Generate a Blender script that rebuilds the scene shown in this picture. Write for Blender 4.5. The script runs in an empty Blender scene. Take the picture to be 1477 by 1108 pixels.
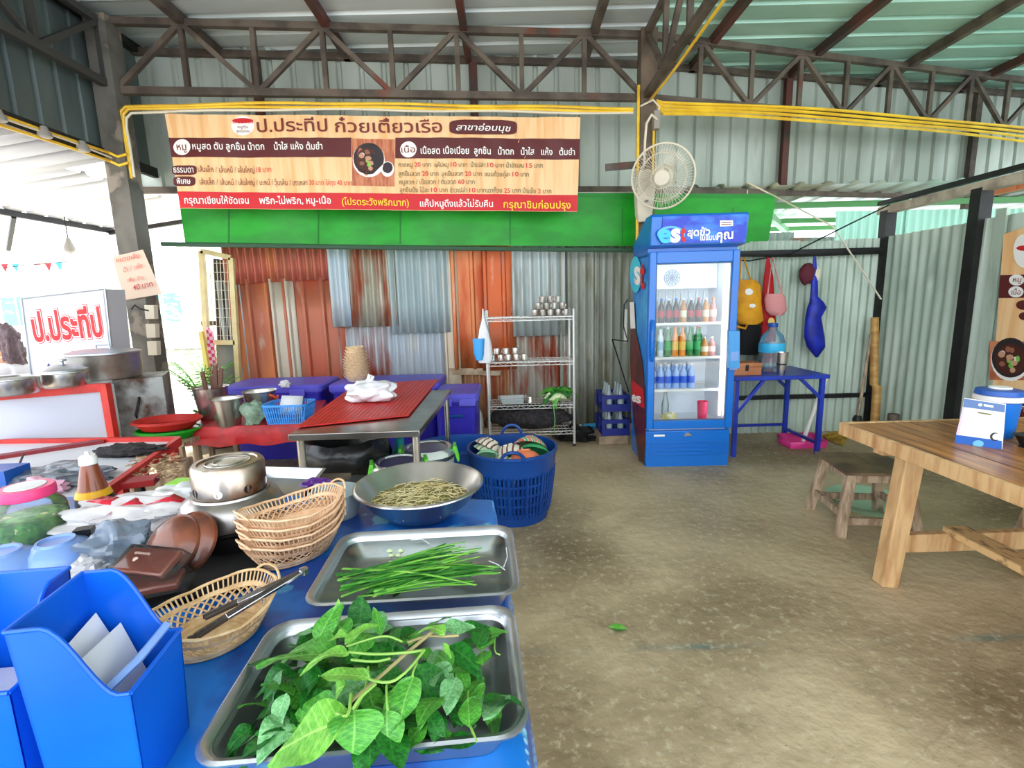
import bpy, math, random
import numpy as np
from mathutils import Vector, Matrix, noise
from math import sin, cos, pi, radians as rad
random.seed(7)
SC = bpy.context.scene
COL = SC.collection

# ---------------------------------------------------------------- camera
F, CX, CY, EYE = 710.0, 738.5, 554.0, Vector((0, 0, 1.4))
def _n(v): return v / np.linalg.norm(v)
_y = _n(np.array([(731 - CX) / F, -(435 - CY) / F, -1.0]))
_x = np.array([1, .026, 0.0]); _x = _n(_x - _y * _x.dot(_y)); _z = np.cross(_x, _y)
RW = Matrix((tuple(_x), tuple(_y), tuple(_z)))            # camera -> world
cam = bpy.data.objects.new('camera', bpy.data.cameras.new('camera'))
cam.data.sensor_fit = 'HORIZONTAL'; cam.data.sensor_width = 36; cam.data.lens = F / 1477 * 36
cam.data.clip_start = .02; cam.data.clip_end = 200
cam.matrix_world = Matrix.Translation(EYE) @ RW.to_4x4()
COL.objects.link(cam); SC.camera = cam
SC.view_settings.view_transform = 'Standard'; SC.view_settings.look = 'None'
SC.view_settings.gamma = 1; SC.view_settings.use_curve_mapping = False
SC.view_settings.exposure = 1.95
# ---------------------------------------------------------------- sky, sun
wd = bpy.data.worlds.new('sky'); SC.world = wd; wd.use_nodes = True
bg = wd.node_tree.nodes['Background']
bg.inputs[0].default_value = (.86, .93, 1.0, 1); bg.inputs[1].default_value = 1.15
sun = bpy.data.objects.new('sun', bpy.data.lights.new('sun', 'SUN'))
sun.data.energy = 3.5; sun.data.angle = rad(6); sun.data.color = (1, .96, .9)
sun.rotation_euler = (rad(-14), rad(-14), 0); COL.objects.link(sun)

# measuring helpers: the point of a picture ray on a real plane
def ray(px, py): return RW @ Vector(((px - CX) / F, -(py - CY) / F, -1))
def oz(px, py, z): d = ray(px, py); return EYE + d * ((z - EYE.z) / d.z)
def oy(px, py, y): d = ray(px, py); return EYE + d * (y / d.y)
def ox(px, py, x): d = ray(px, py); return EYE + d * (x / d.x)
class Plane:
    """upright plane through two floor points; u along it, v up, n towards the room"""
    def __init__(s, a, b, lean=0):
        s.o = Vector((a[0], a[1], 0)); s.u = (Vector((b[0], b[1], 0)) - s.o).normalized()
        s.v = Vector((0, 0, 1)); s.n = s.u.cross(s.v)
        if lean: s.v = (s.v + s.n * lean).normalized(); s.n = s.u.cross(s.v)
    def uv(s, px, py):
        d = ray(px, py); t = (s.o - EYE).dot(s.n) / d.dot(s.n); p = EYE + d * t - s.o
        return p.dot(s.u), p.dot(s.v)
    def at(s, u, v, off=0): return s.o + s.u * u + s.v * v + s.n * off
    def px(s, px, py, off=0): return s.at(*s.uv(px, py), off)

# ---------------------------------------------------------------- mesh helpers
class MB:
    def __init__(s): s.v = []; s.f = []
    def add(s, vs, fs):
        k = len(s.v); s.v += [tuple(v) for v in vs]; s.f += [tuple(i + k for i in f) for f in fs]; return s
    def box(s, x0, x1, y0, y1, z0, z1, m=None):
        vs = [Vector((x, y, z)) for z in (z0, z1) for y in (y0, y1) for x in (x0, x1)]
        if m: vs = [m @ v for v in vs]
        return s.add(vs, [(0, 2, 3, 1), (4, 5, 7, 6), (0, 1, 5, 4), (2, 6, 7, 3), (0, 4, 6, 2), (1, 3, 7, 5)])
    def cb(s, c, d, rz=0, rx=0, ry=0):
        m = Matrix.Translation(Vector(c)) @ Matrix.Rotation(rz, 4, 'Z') @ Matrix.Rotation(ry, 4, 'Y') @ Matrix.Rotation(rx, 4, 'X')
        return s.box(-d[0] / 2, d[0] / 2, -d[1] / 2, d[1] / 2, -d[2] / 2, d[2] / 2, m)
    def bar(s, p, q, w, h=None, up=(0, 0, 1), w2=None, h2=None):
        h = h or w; p = Vector(p); q = Vector(q); d = (q - p).normalized(); up = Vector(up)
        if abs(d.dot(up)) > .98: up = Vector((0, 1, 0))
        a = d.cross(up).normalized(); b = a.cross(d); w2 = w2 or w; h2 = h2 or h
        vs = [c + a * (i * ww / 2) + b * (j * hh / 2) for c, ww, hh in ((p, w, h), (q, w2, h2)) for i, j in ((-1, -1), (1, -1), (1, 1), (-1, 1))]
        return s.add(vs, [(0, 3, 2, 1), (4, 5, 6, 7), (0, 1, 5, 4), (1, 2, 6, 5), (2, 3, 7, 6), (3, 0, 4, 7)])
    def rings(s, rs, cap0=False, cap1=False, close=True):
        n = len(rs[0]); k = len(s.v); s.v += [tuple(p) for r in rs for p in r]
        for i in range(len(rs) - 1):
            for j in range(n if close else n - 1):
                j2 = (j + 1) % n
                s.f.append((k + i * n + j, k + i * n + j2, k + (i + 1) * n + j2, k + (i + 1) * n + j))
        if cap0: s.f.append(tuple(k + j for j in range(n))[::-1])
        if cap1: s.f.append(tuple(k + (len(rs) - 1) * n + j for j in range(n)))
        return s
    def lathe(s, prof, n=24, c=(0, 0, 0), sx=1, sy=1, m=None):
        rs = [[Vector((c[0] + r * cos(2 * pi * j / n) * sx, c[1] + r * sin(2 * pi * j / n) * sy, c[2] + z)) for j in range(n)] for r, z in prof]
        if m: rs = [[m @ p for p in r] for r in rs]
        return s.rings(rs, prof[0][0] > 1e-5, prof[-1][0] > 1e-5)
    def tube(s, pts, r, n=6, closed=False, r2=None, flat=1):
        pts = [Vector(p) for p in pts]; rs = []; m = len(pts); a = None
        for i, p in enumerate(pts):
            d = (pts[(i + 1) % m] - pts[i - 1]) if closed else (pts[min(i + 1, m - 1)] - pts[max(i - 1, 0)])
            d = d.normalized() if d.length > 1e-9 else Vector((0, 0, 1))
            if a is None: a = d.cross(Vector((0, 0, 1)) if abs(d.z) < .9 else Vector((1, 0, 0)))
            a = (a - d * a.dot(d)).normalized(); b = d.cross(a)
            rr = r if r2 is None else r + (r2 - r) * i / (m - 1)
            rs.append([p + a * (cos(2 * pi * j / n) * rr) + b * (sin(2 * pi * j / n) * rr * flat) for j in range(n)])
        if closed: rs.append(rs[0]); return s.rings(rs)
        return s.rings(rs, True, True)
    def grid(s, fn, nu, nv):
        k = len(s.v); s.v += [tuple(fn(i / nu, j / nv)) for j in range(nv + 1) for i in range(nu + 1)]
        for j in range(nv):
            for i in range(nu):
                a = k + j * (nu + 1) + i; s.f.append((a, a + 1, a + nu + 2, a + nu + 1))
        return s
    def blob(s, c, r, amp=.15, seed=0, nu=20, nv=12, fr=2.0, flat=None):
        def fn(a, b):
            th = a * 2 * pi; ph = (b - .5) * pi
            d = Vector((cos(ph) * cos(th), cos(ph) * sin(th), sin(ph)))
            k = 1 + amp * (noise.noise(d * fr + Vector((seed, 0, 0))) * 1.6 + .22 * noise.noise(d * fr * 2.3 + Vector((0, seed, 0))))
            p = Vector((d.x * r[0], d.y * r[1], d.z * r[2])) * k
            if flat is not None: p.z = max(p.z, flat)
            return Vector(c) + p
        return s.grid(fn, nu, nv)
    def poly(s, pts): return s.add(pts, [tuple(range(len(pts)))])
    def mesh(s, name, ang=38):
        me = bpy.data.meshes.new(name); me.from_pydata([tuple(v) for v in s.v], [], s.f); me.validate()
        if ang:
            me.polygons.foreach_set('use_smooth', [True] * len(me.polygons)); me.set_sharp_from_angle(angle=rad(ang))
        me.update(); return me
def inv_root(o):
    m = o.matrix_basis.copy()
    while o.parent: o = o.parent; m = o.matrix_basis @ m
    return m.inverted()
def PT(par, name, mb, mat, label=None, kind=None, w=False, bev=0, ang=38, sol=0, sub=0):
    """a part: one mesh under its thing (w=True: the vertices were written in world space)"""
    if w:
        iv = inv_root(par); mb.v = [tuple(iv @ Vector(v)) for v in mb.v]
    o = bpy.data.objects.new(name, mb.mesh(name, ang)); COL.objects.link(o); o.parent = par
    finish(o, mat, label, kind, bev, sol, sub); return o
def finish(o, mat, label=None, kind=None, bev=0, sol=0, sub=0):
    if mat: o.data.materials.append(mat)
    if label: o['label'] = label
    if kind: o['kind'] = kind
    if sub: m = o.modifiers.new('s', 'SUBSURF'); m.levels = m.render_levels = sub
    if sol: m = o.modifiers.new('t', 'SOLIDIFY'); m.thickness = sol; m.offset = 0
    if bev: m = o.modifiers.new('b', 'BEVEL'); m.width = bev; m.segments = 2; m.limit_method = 'ANGLE'
def tag(o, label, cat, group=None, kind=None):
    if label: o['label'] = label
    if cat: o['category'] = cat
    if group: o['group'] = group
    if kind: o['kind'] = kind
    return o
def T(name, label, cat, loc=(0, 0, 0), rz=0, group=None, kind=None):
    o = bpy.data.objects.new(name, None); o.empty_display_size = .05; COL.objects.link(o)
    o.location = loc; o.rotation_euler = (0, 0, rz); return tag(o, label, cat, group, kind)
def ONE(name, label, cat, mb, mat, loc=(0, 0, 0), rz=0, group=None, w=False, kind=None, **k):
    if w: mb.v = [tuple(Vector(v) - Vector(loc)) for v in mb.v]
    ang = k.pop('ang', 38)
    o = bpy.data.objects.new(name, mb.mesh(name, ang)); COL.objects.link(o); o.location = loc; o.rotation_euler = (0, 0, rz)
    finish(o, mat, **k); return tag(o, label, cat, group, kind)
def ST(name, mb, mat, par=None, **k):
    o = bpy.data.objects.new(name, mb.mesh(name, k.pop('ang', 38))); COL.objects.link(o)
    if par: o.parent = par
    else: o['kind'] = 'structure'
    finish(o, mat, **k); return o
def SE(name):
    o = bpy.data.objects.new(name, None); COL.objects.link(o); o['kind'] = 'structure'; return o
def dup(r, loc, rz=0, label=None, mats=None, scale=None):
    def cp(o, par):
        c = o.copy(); COL.objects.link(c); c.parent = par
        for ch in KIDS(o): cp(ch, c)
        return c
    c = cp(r, None); c.location = loc; c.rotation_euler = (0, 0, rz)
    if scale: c.scale = scale
    if label: c['label'] = label
    return c
def KIDS(o): return [c for c in COL.objects if c.parent == o]

def rrect(w, d, r, z, n=6, cx=0, cy=0):
    out = []
    for k, (sx, sy) in enumerate(((1, 1), (-1, 1), (-1, -1), (1, -1))):
        for i in range(n + 1):
            a = pi / 2 * (k + i / n); out.append(Vector((cx + sx * (w / 2 - r) + r * cos(a), cy + sy * (d / 2 - r) + r * sin(a), z)))
    return out

# ---------------------------------------------------------------- materials
def lin(c):
    return tuple(((x / 255 + .055) / 1.055) ** 2.4 if x > 10 else x / 255 / 12.92 for x in c) + (1,)
def M(name, c, rough=.5, metal=0, c2=None, sc=6, st=(1, 1, 1), lo=.4, hi=.6, bump=0, bsc=40, bst=(1, 1, 1), coat=0, trans=0, alpha=1, ior=1.45, c3=None, lo3=.6, hi3=.7, sc3=3, emit=0, spec=.5, det=4, sss=0):
    m = bpy.data.materials.new(name); m.use_nodes = True; nt = m.node_tree; N = nt.nodes; L = nt.links
    b = N['Principled BSDF']; b.inputs['Base Color'].default_value = lin(c); b.inputs['Roughness'].default_value = rough
    b.inputs['Metallic'].default_value = metal; b.inputs['Coat Weight'].default_value = coat; b.inputs['IOR'].default_value = ior
    b.inputs['Transmission Weight'].default_value = trans; b.inputs['Alpha'].default_value = alpha
    b.inputs['Specular IOR Level'].default_value = spec
    if emit: b.inputs['Emission Color'].default_value = lin(c); b.inputs['Emission Strength'].default_value = emit
    if sss: b.inputs['Subsurface Weight'].default_value = sss; b.inputs['Subsurface Radius'].default_value = (.02, .02, .02)
    tc = N.new('ShaderNodeTexCoord')
    def nz(scale, stretch, detail=4):
        mp = N.new('ShaderNodeMapping'); mp.inputs['Scale'].default_value = stretch; L.new(tc.outputs['Object'], mp.inputs[0])
        t = N.new('ShaderNodeTexNoise'); t.inputs['Scale'].default_value = scale; t.inputs['Detail'].default_value = detail
        L.new(mp.outputs[0], t.inputs[0]); return t.outputs[0]
    def mix(fac, a, bb, lo, hi):
        r = N.new('ShaderNodeMapRange'); r.inputs[1].default_value = lo; r.inputs[2].default_value = hi; L.new(fac, r.inputs[0])
        x = N.new('ShaderNodeMix'); x.data_type = 'RGBA'; L.new(r.outputs[0], x.inputs[0])
        if isinstance(a, tuple): x.inputs[6].default_value = lin(a)
        else: L.new(a, x.inputs[6])
        x.inputs[7].default_value = lin(bb); return x.outputs[2]
    out = c
    if c2: out = mix(nz(sc, st, det), c, c2, lo, hi)
    if c3: out = mix(nz(sc3, st, 5), out, c3, lo3, hi3)
    if c2 or c3: L.new(out, b.inputs['Base Color'])
    if bump:
        bp = N.new('ShaderNodeBump'); bp.inputs['Strength'].default_value = bump; bp.inputs['Distance'].default_value = .01
        L.new(nz(bsc, bst), bp.inputs['Height']); L.new(bp.outputs[0], b.inputs['Normal'])
    return m
def CLEAR(name, tint=(1, 1, 1), gl=.12, rough=.03, dif=0, dcol=(255, 255, 255)):
    """thin clear film, glass or still water: see-through, with a fresnel sheen and some milky scatter"""
    m = bpy.data.materials.new(name); m.use_nodes = True; nt = m.node_tree; N = nt.nodes; L = nt.links
    N.remove(N['Principled BSDF']); o = N['Material Output']
    t = N.new('ShaderNodeBsdfTransparent'); t.inputs[0].default_value = (*tint, 1)
    g = N.new('ShaderNodeBsdfGlossy'); g.inputs['Roughness'].default_value = rough
    f = N.new('ShaderNodeFresnel'); f.inputs[0].default_value = 1.33 + gl
    x = N.new('ShaderNodeMixShader'); L.new(f.outputs[0], x.inputs[0]); last = t.outputs[0]
    if dif:
        d = N.new('ShaderNodeBsdfDiffuse'); d.inputs[0].default_value = lin(dcol)
        y = N.new('ShaderNodeMixShader'); y.inputs[0].default_value = dif; L.new(t.outputs[0], y.inputs[1]); L.new(d.outputs[0], y.inputs[2]); last = y.outputs[0]
    L.new(last, x.inputs[1]); L.new(g.outputs[0], x.inputs[2]); L.new(x.outputs[0], o.inputs[0]); return m
m_steel = M('stainless steel', (212, 210, 205), .27, .95, c2=(180, 177, 172), sc=5, bump=.05, bsc=8)
m_tray = M('tray steel', (200, 204, 208), .33, .92, c2=(172, 177, 182), sc=4)
m_frame = M('grey steel section', (104, 92, 80), .6, .2, c2=(76, 66, 58), sc=5, c3=(118, 60, 42), lo3=.62, hi3=.75)
m_rustframe = M('rusty purlin paint', (96, 52, 44), .6, .1, c2=(70, 56, 50), sc=3)
m_dark = M('dark painted steel', (38, 38, 38), .5, .2, c2=(28, 26, 26), sc=6)
m_clad = M('zinc cladding', (186, 194, 184), .5, .15, c2=(160, 168, 156), sc=2, st=(1, 1, .3), c3=(112, 106, 92), lo3=.62, hi3=.85)
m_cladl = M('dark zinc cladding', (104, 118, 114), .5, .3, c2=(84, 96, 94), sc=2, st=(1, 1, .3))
m_roof = M('zinc roof sheet', (206, 214, 214), .42, .2, c2=(188, 198, 196), sc=2, st=(.4, 1, 1))
m_roofg = M('zinc roof sheet with green light tint', (176, 214, 198), .42, .2, c2=(158, 198, 182), sc=2, st=(.4, 1, 1))  # green cast of the light on the right-hand ceiling, put into the sheet colour
m_greenwall = M('pale green tin', (196, 210, 196), .5, .1, c2=(172, 188, 172), sc=2.5, st=(2, 2, .5), c3=(120, 134, 120), lo3=.58, hi3=.8)
m_red = M('red lacquer', (196, 44, 36), .4, c2=(170, 34, 30), sc=5)
m_white = M('white panel', (214, 216, 222), .4)
m_blue = M('blue plastic', (10, 98, 216), .32, c2=(8, 86, 200), sc=3, sss=.1, bump=.03, bsc=60)
m_navy = M('navy plastic', (12, 66, 140), .35, c2=(10, 54, 122), sc=3)
m_tubblue = M('mid blue plastic', (24, 84, 170), .35)
m_purple = M('violet blue plastic', (52, 44, 176), .38, c2=(44, 36, 156), sc=3)
m_lilac = M('faded violet lid', (96, 92, 206), .42, c2=(82, 78, 190), sc=3)
m_black = M('black plastic', (22, 22, 24), .4)
m_bagblack = M('black bin film', (26, 26, 28), .25, bump=.5, bsc=14)
m_wood = M('warm tabletop plank', (196, 132, 66), .36, c2=(126, 76, 36), sc=5, st=(6, .6, 6), lo=.35, hi=.65, bump=.12, bsc=12, bst=(8, .6, 8), coat=.15)
m_wood2 = M('pale table timber', (216, 178, 128), .5, c2=(170, 118, 72), sc=5, st=(5, 5, .8), lo=.42, hi=.72, bump=.1, bsc=14, bst=(6, 6, .6))
m_wood3 = M('grey weathered timber', (190, 166, 140), .7, c2=(142, 118, 94), sc=7, st=(5, 5, 1), bump=.2, bsc=14, bst=(6, 6, 1))
m_seat = M('dark seat board', (118, 98, 70), .6, c2=(84, 68, 48), sc=7)
m_rattan = M('rattan', (228, 196, 148), .55, c2=(206, 168, 118), sc=30)
m_rattanp = M('pinkish rattan', (234, 196, 158), .55, c2=(214, 170, 130), sc=30)
m_clay = M('brown glazed clay', (120, 62, 36), .35, c2=(54, 34, 28), sc=9, lo=.4, hi=.62, coat=.3)
m_choc = M('chocolate brown card', (124, 58, 40), .3, coat=.6)
m_green = M('lime plastic', (96, 196, 60), .4)
m_tarp = M('green tarpaulin', (8, 160, 22), .45, c2=(6, 138, 18), sc=2.5, st=(1, 1, 2), bump=.15, bsc=7)
m_yellow = M('yellow conduit', (246, 204, 54), .4, c2=(226, 178, 40), sc=4)
m_cream = M('cream plastic', (222, 212, 190), .4)
m_ltblue = M('pale blue melamine', (124, 158, 216), .3, coat=.2)
m_water = CLEAR('still water', (.93, .97, .93), .0, .02)
m_film = CLEAR('thin clear film', (.96, .97, .98), .15, .12, .22, (235, 238, 240))
m_filmw = CLEAR('milky film', (1, 1, 1), .1, .3, .72, (245, 246, 248))
m_filmg = CLEAR('smoky film', (.8, .84, .88), .2, .15, .35, (150, 162, 176))
m_glass = CLEAR('glass', (.97, .99, .98), .18, .02)
m_tubclear = CLEAR('clear tub plastic', (.95, .98, .98), .15, .15, .45, (210, 225, 225))
m_cable = M('black cable', (20, 20, 20), .5)
m_paper = M('paper', (236, 232, 222), .7)
m_maroon = M('maroon print', (92, 30, 30), .5)
m_redp = M('red print', (206, 26, 34), .5)
m_whitep = M('white print', (244, 240, 234), .5)
m_yellowp = M('yellow print', (244, 206, 50), .5)
m_tan = M('wood grain print', (246, 204, 152), .5, c2=(234, 178, 118), sc=3, st=(5, 5, .35), lo=.4, hi=.65)
m_leafd = M('dark leaf', (34, 116, 34), .4, c2=(20, 86, 26), sc=12, bump=.2, bsc=40, spec=.4)
m_leafm = M('mid leaf', (82, 160, 50), .42, c2=(54, 134, 40), sc=14, bump=.2, bsc=40)
m_leafl = M('light leaf', (124, 192, 72), .42, c2=(96, 168, 54), sc=14, bump=.2, bsc=40)
m_leafb = M('blue green leaf', (120, 176, 116), .45, c2=(84, 150, 84), sc=14, bump=.2, bsc=40)
m_stem = M('stem', (140, 186, 84), .5)

# ---------------------------------------------------------------- writing
_ref = {}
def text_mesh(s, bold=0, shear=0):
    c = bpy.data.curves.new('t', 'FONT'); c.body = s; c.size = 1; c.offset = bold; c.shear = shear; c.resolution_u = 3
    o = bpy.data.objects.new('t', c); COL.objects.link(o); bpy.context.view_layer.update()
    me = bpy.data.meshes.new_from_object(o.evaluated_get(bpy.context.evaluated_depsgraph_get()))
    vs = [tuple(v.co) for v in me.vertices]; fs = [tuple(p.vertices) for p in me.polygons]
    bpy.data.objects.remove(o); bpy.data.curves.remove(c); bpy.data.meshes.remove(me); return vs, fs
def write(par, s, mat, pl, a, b, h, off=.006, bold=0, name='lettering', wr=None, ref='ก', shear=0, label=None):
    """writing on plane pl: baseline from picture point a to b, base letters h picture pixels tall"""
    if ref not in _ref:
        vs, _ = text_mesh(ref); _ref[ref] = max(v[1] for v in vs)
    vs, fs = text_mesh(s, bold, shear)
    if not vs: return
    x0 = min(v[0] for v in vs); x1 = max(v[0] for v in vs)
    ua, va = pl.uv(*a); ub, vb = pl.uv(*b); uc, vc = pl.uv(a[0], a[1] - h)
    sy = math.hypot(uc - ua, vc - va) / _ref[ref]; mb = MB(); out = []
    for v in vs:
        k = (v[0] - x0) / (x1 - x0); u = ua + (ub - ua) * k; w = va + (vb - va) * k + v[1] * sy
        out.append(pl.at(u, w, off + (wr(u, w) if wr else 0)))
    mb.add(out, fs); return PT(par, name, mb, mat, w=True, ang=0, label=label)
def patch(par, name, pl, quad, mat, off=.003, nu=1, nv=1, wr=None, label=None):
    q = [Vector(pl.uv(*p)) for p in quad]; mb = MB()      # quad: tl, tr, br, bl
    def fn(i, j):
        p = (q[0] * (1 - i) + q[1] * i) * (1 - j) + (q[3] * (1 - i) + q[2] * i) * j
        return pl.at(p.x, p.y, off + (wr(p.x, p.y) if wr else 0))
    mb.grid(fn, nu, nv); mb.f = [f[::-1] for f in mb.f]
    return PT(par, name, mb, mat, w=True, label=label)
def disc(par, name, pl, c, rx, ry, mat, off=.004, wr=None, p=2, n=28, label=None):
    mb = MB(); pts = []
    for i in range(n):
        a = 2 * pi * i / n; k = lambda t: math.copysign(abs(t) ** (2 / p), t)
        u, v = pl.uv(c[0] + rx * k(cos(a)), c[1] - ry * k(sin(a))); pts.append(pl.at(u, v, off + (wr(u, v) if wr else 0)))
    mb.poly(pts); return PT(par, name, mb, mat, w=True, ang=0, label=label)

# ================================================================ STRUCTURE
ZR = 3.88
mt = MB(); mt.grid(lambda i, j: Vector((-4.0 + 13.5 * i, -3 + 11 * j, 0)), 1, 1)
m_floor = M('worn concrete', (204, 184, 148), .62, c2=(164, 145, 112), sc=1.1, lo=.35, hi=.65, c3=(122, 104, 74), sc3=.55, lo3=.47, hi3=.64, bump=1.0, bsc=14)
nt = m_floor.node_tree; N, L = nt.nodes, nt.links; b = N['Principled BSDF']
tc = N.new('ShaderNodeTexCoord'); sp = N.new('ShaderNodeSeparateXYZ'); L.new(tc.outputs['Object'], sp.inputs[0])
def mth(op, a, bb, cl=False):
    n = N.new('ShaderNodeMath'); n.operation = op; n.use_clamp = cl
    for k, v in enumerate((a, bb)):
        if isinstance(v, (int, float)): n.inputs[k].default_value = v
        else: L.new(v, n.inputs[k])
    return n.outputs[0]
def tex(scale, detail=5, rough=.6, st=(1, 1, 1)):
    mp = N.new('ShaderNodeMapping'); mp.inputs['Scale'].default_value = st; L.new(tc.outputs['Object'], mp.inputs[0])
    t = N.new('ShaderNodeTexNoise'); t.inputs['Scale'].default_value = scale; t.inputs['Detail'].default_value = detail; t.inputs['Roughness'].default_value = rough
    L.new(mp.outputs[0], t.inputs[0]); return t.outputs[0]
def mixc(fac, a, c):
    x = N.new('ShaderNodeMix'); x.data_type = 'RGBA'; L.new(fac, x.inputs[0]); L.new(a, x.inputs[6]); x.inputs[7].default_value = lin(c); return x.outputs[2]
base = b.inputs['Base Color'].links[0].from_socket
wob = mth('MULTIPLY', mth('SUBTRACT', tex(1.5), .5), .06)
line = mth('SUBTRACT', 1, mth('MULTIPLY', mth('ABSOLUTE', mth('ADD', mth('SUBTRACT', sp.outputs[1], 1.785), wob), 0), 34), True)
line = mth('MULTIPLY', line, mth('MULTIPLY', mth('SUBTRACT', tex(1.9), .46), 6, True), True)
line = mth('MULTIPLY', line, .75)
c1 = mixc(line, base, (70, 112, 112))
fine = mth('MULTIPLY', mth('SUBTRACT', tex(26, 6, .7), .53), 9, True)
c2_ = mixc(mth('MULTIPLY', fine, .6), c1, (206, 194, 164))
pit = mth('MULTIPLY', mth('SUBTRACT', tex(60, 3, .6, (1, 1.6, 1)), .66), 12, True)
c3_ = mixc(mth('MULTIPLY', pit, .7), c2_, (70, 58, 44))
# scuffed swirls and hairline cracks
vor = N.new('ShaderNodeTexVoronoi'); vor.feature = 'DISTANCE_TO_EDGE'; vor.inputs['Scale'].default_value = .75
mp = N.new('ShaderNodeMapping'); L.new(tc.outputs['Object'], mp.inputs[0])
ad = N.new('ShaderNodeVectorMath'); ad.operation = 'ADD'; L.new(mp.outputs[0], ad.inputs[0])
t2 = N.new('ShaderNodeTexNoise'); t2.inputs['Scale'].default_value = 1.3; t2.inputs['Detail'].default_value = 3; L.new(tc.outputs['Object'], t2.inputs[0]); L.new(t2.outputs[1], ad.inputs[1])
L.new(ad.outputs[0], vor.inputs['Vector'])
crk = mth('SUBTRACT', 1, mth('MULTIPLY', vor.outputs[0], 180), True)
c4_ = mixc(mth('MULTIPLY', crk, .16), c3_, (80, 68, 52))
L.new(c4_, b.inputs['Base Color'])
wet = mth('MULTIPLY', mth('SUBTRACT', .62, mth('MULTIPLY', mth('SUBTRACT', tex(.8), .45), .9, True)), 1)
L.new(wet, b.inputs['Roughness'])
ST('floor', mt, m_floor)
mt = MB(); mt.grid(lambda i, j: Vector((-40 + 36.0 * i, -10 + 50 * j, -.02)), 1, 1)
ST('ground_outside', mt, M('sunlit pale ground', (190, 182, 168), .9, c2=(150, 146, 136), sc=.8))

def cor(mb, pl, u0, u1, v0, v1, pitch, amp, off=0, kind='sin', du=0, ph=0, wav=0):
    pr_ = []
    if kind == 'sin':
        n = max(4, int((u1 - u0) / pitch * 8))
        pr_ = [(u0 + (u1 - u0) * i / n, amp * sin(2 * pi * ((u1 - u0) * i / n / pitch + ph))) for i in range(n + 1)]
    else:
        x = u0 + ph * pitch; pr_.append((u0, 0))
        while x < u1 - pitch * .4:
            for a, h in ((.0, 0), (.07, amp), (.2, amp), (.27, 0)):
                if u0 < x + a * pitch < u1: pr_.append((x + a * pitch, h))
            x += pitch
        pr_.append((u1, 0))
    rows = 5
    rs = [[pl.at(u + du * j / (rows - 1), v0 + (v1 - v0) * j / (rows - 1) + (0 if j or not wav else wav * noise.noise(Vector((u * 3, 1, 0)))), off + h + .006 * noise.noise(Vector((u * 2, j, v0)))) for u, h in pr_] for j in range(rows)]
    return mb.rings(rs, close=False)

# --- roof: sheets with ribs, on purlins
ceil = SE('ceiling')
prof = []
for k in range(3):
    y = k * .28; prof += [(y, 0), (y + .19, 0), (y + .205, .035), (y + .25, .035), (y + .265, 0)]
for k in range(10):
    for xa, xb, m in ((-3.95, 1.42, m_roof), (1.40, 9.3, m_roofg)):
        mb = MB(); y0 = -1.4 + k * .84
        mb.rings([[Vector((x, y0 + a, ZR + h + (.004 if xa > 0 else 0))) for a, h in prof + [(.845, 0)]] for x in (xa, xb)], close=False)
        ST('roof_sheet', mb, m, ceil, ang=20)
for k in range(-1, 10):
    x = -2.7 + 1.19 * k; yb = 5.45 if x < 1.4 else 5.7 + (x - 1.4) * .2
    ST('purlin', MB().box(x - .03, x + .03, -1.4, min(yb, 6.9), ZR - .09, ZR - .005), m_rustframe if k % 3 else m_frame, ceil)

# --- upper cladding at the back, above the openings
wu = SE('wall_back_upper')
segs = [((-3.85, 5.14), (1.42, 5.67), m_clad), ((1.42, 5.67), (9.2, 7.25), m_clad)]
for (a, b_, m) in segs:
    pl = Plane(a, b_); W = (Vector(b_) - Vector(a)).length; n = int(W / .88) + 1
    for i in range(n):
        u0 = i * .88; u1 = min(u0 + .9, W)
        if u1 - u0 < .1: continue
        ST('cladding_sheet', cor(MB(), pl, u0, u1, 2.57, ZR + .03, .22, -.03, .004 * (i % 2), 'trap', ph=.1), m, wu)
    for z in (ZR - .06, 2.57): ST('girt', MB().bar(pl.at(0, z, .035), pl.at(W, z, .035), .05, .06), m_frame, wu)
for a, z0 in (((1128, 200), 2.6), ((1392, 250), 0), ((376, 140), 2.6), ((684, 140), 2.6)):
    pl = Plane(*segs[0][:2]) if a[0] < 900 else Plane(*segs[1][:2])
    u, v = pl.uv(*a); ST('wall_stud', MB().bar(pl.at(u, z0, .05), pl.at(u, ZR - .1, .05), .07, .07), m_rustframe if a[0] != 1392 else m_frame, wu)

# --- main truss across (bottom chord z 3.27, top chord 3.81), bending back at the centre post
def truss(name, a, b_, n, m=m_frame, zb=3.27, zt=3.81, w=.055, start=0, ends=(0, 0)):
    s = SE(name); a = Vector((*a, 0)); b_ = Vector((*b_, 0)); P = lambda t, z: a + (b_ - a) * t + Vector((0, 0, z))
    ST('chord', MB().bar(P(0, zb), P(1, zb), w, w * 1.1), m, s); ST('chord', MB().bar(P(0, zt), P(1, zt), w, w), m, s)
    for i in range(n * 2 + 1):
        t = i / (n * 2); ST('upright', MB().bar(P(t, zb), P(t, zt), w * .75), m, s)
        if i < n * 2:
            t2 = (i + 1) / (n * 2); up = i % 2 == start
            ST('diagonal', MB().bar(P(t, zb if up else zt), P(t2, zt if up else zb), w * .75), m, s)
    return s
A = (-3.3, 4.62); B = (1.36, 5.04); C_ = (8.2, 6.75)
truss('beam_truss', A, B, 4, start=0)
truss('beam_truss', B, C_, 6, start=0)
truss('beam_truss', (1.36, 5.0), (1.36, -.6), 5, start=1)
truss('beam_truss', (-3.33, 4.55), (-3.33, -.5), 4, start=1, zb=3.3, zt=3.78, m=M('dark grey section', (70, 70, 66), .6, .2))
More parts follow.
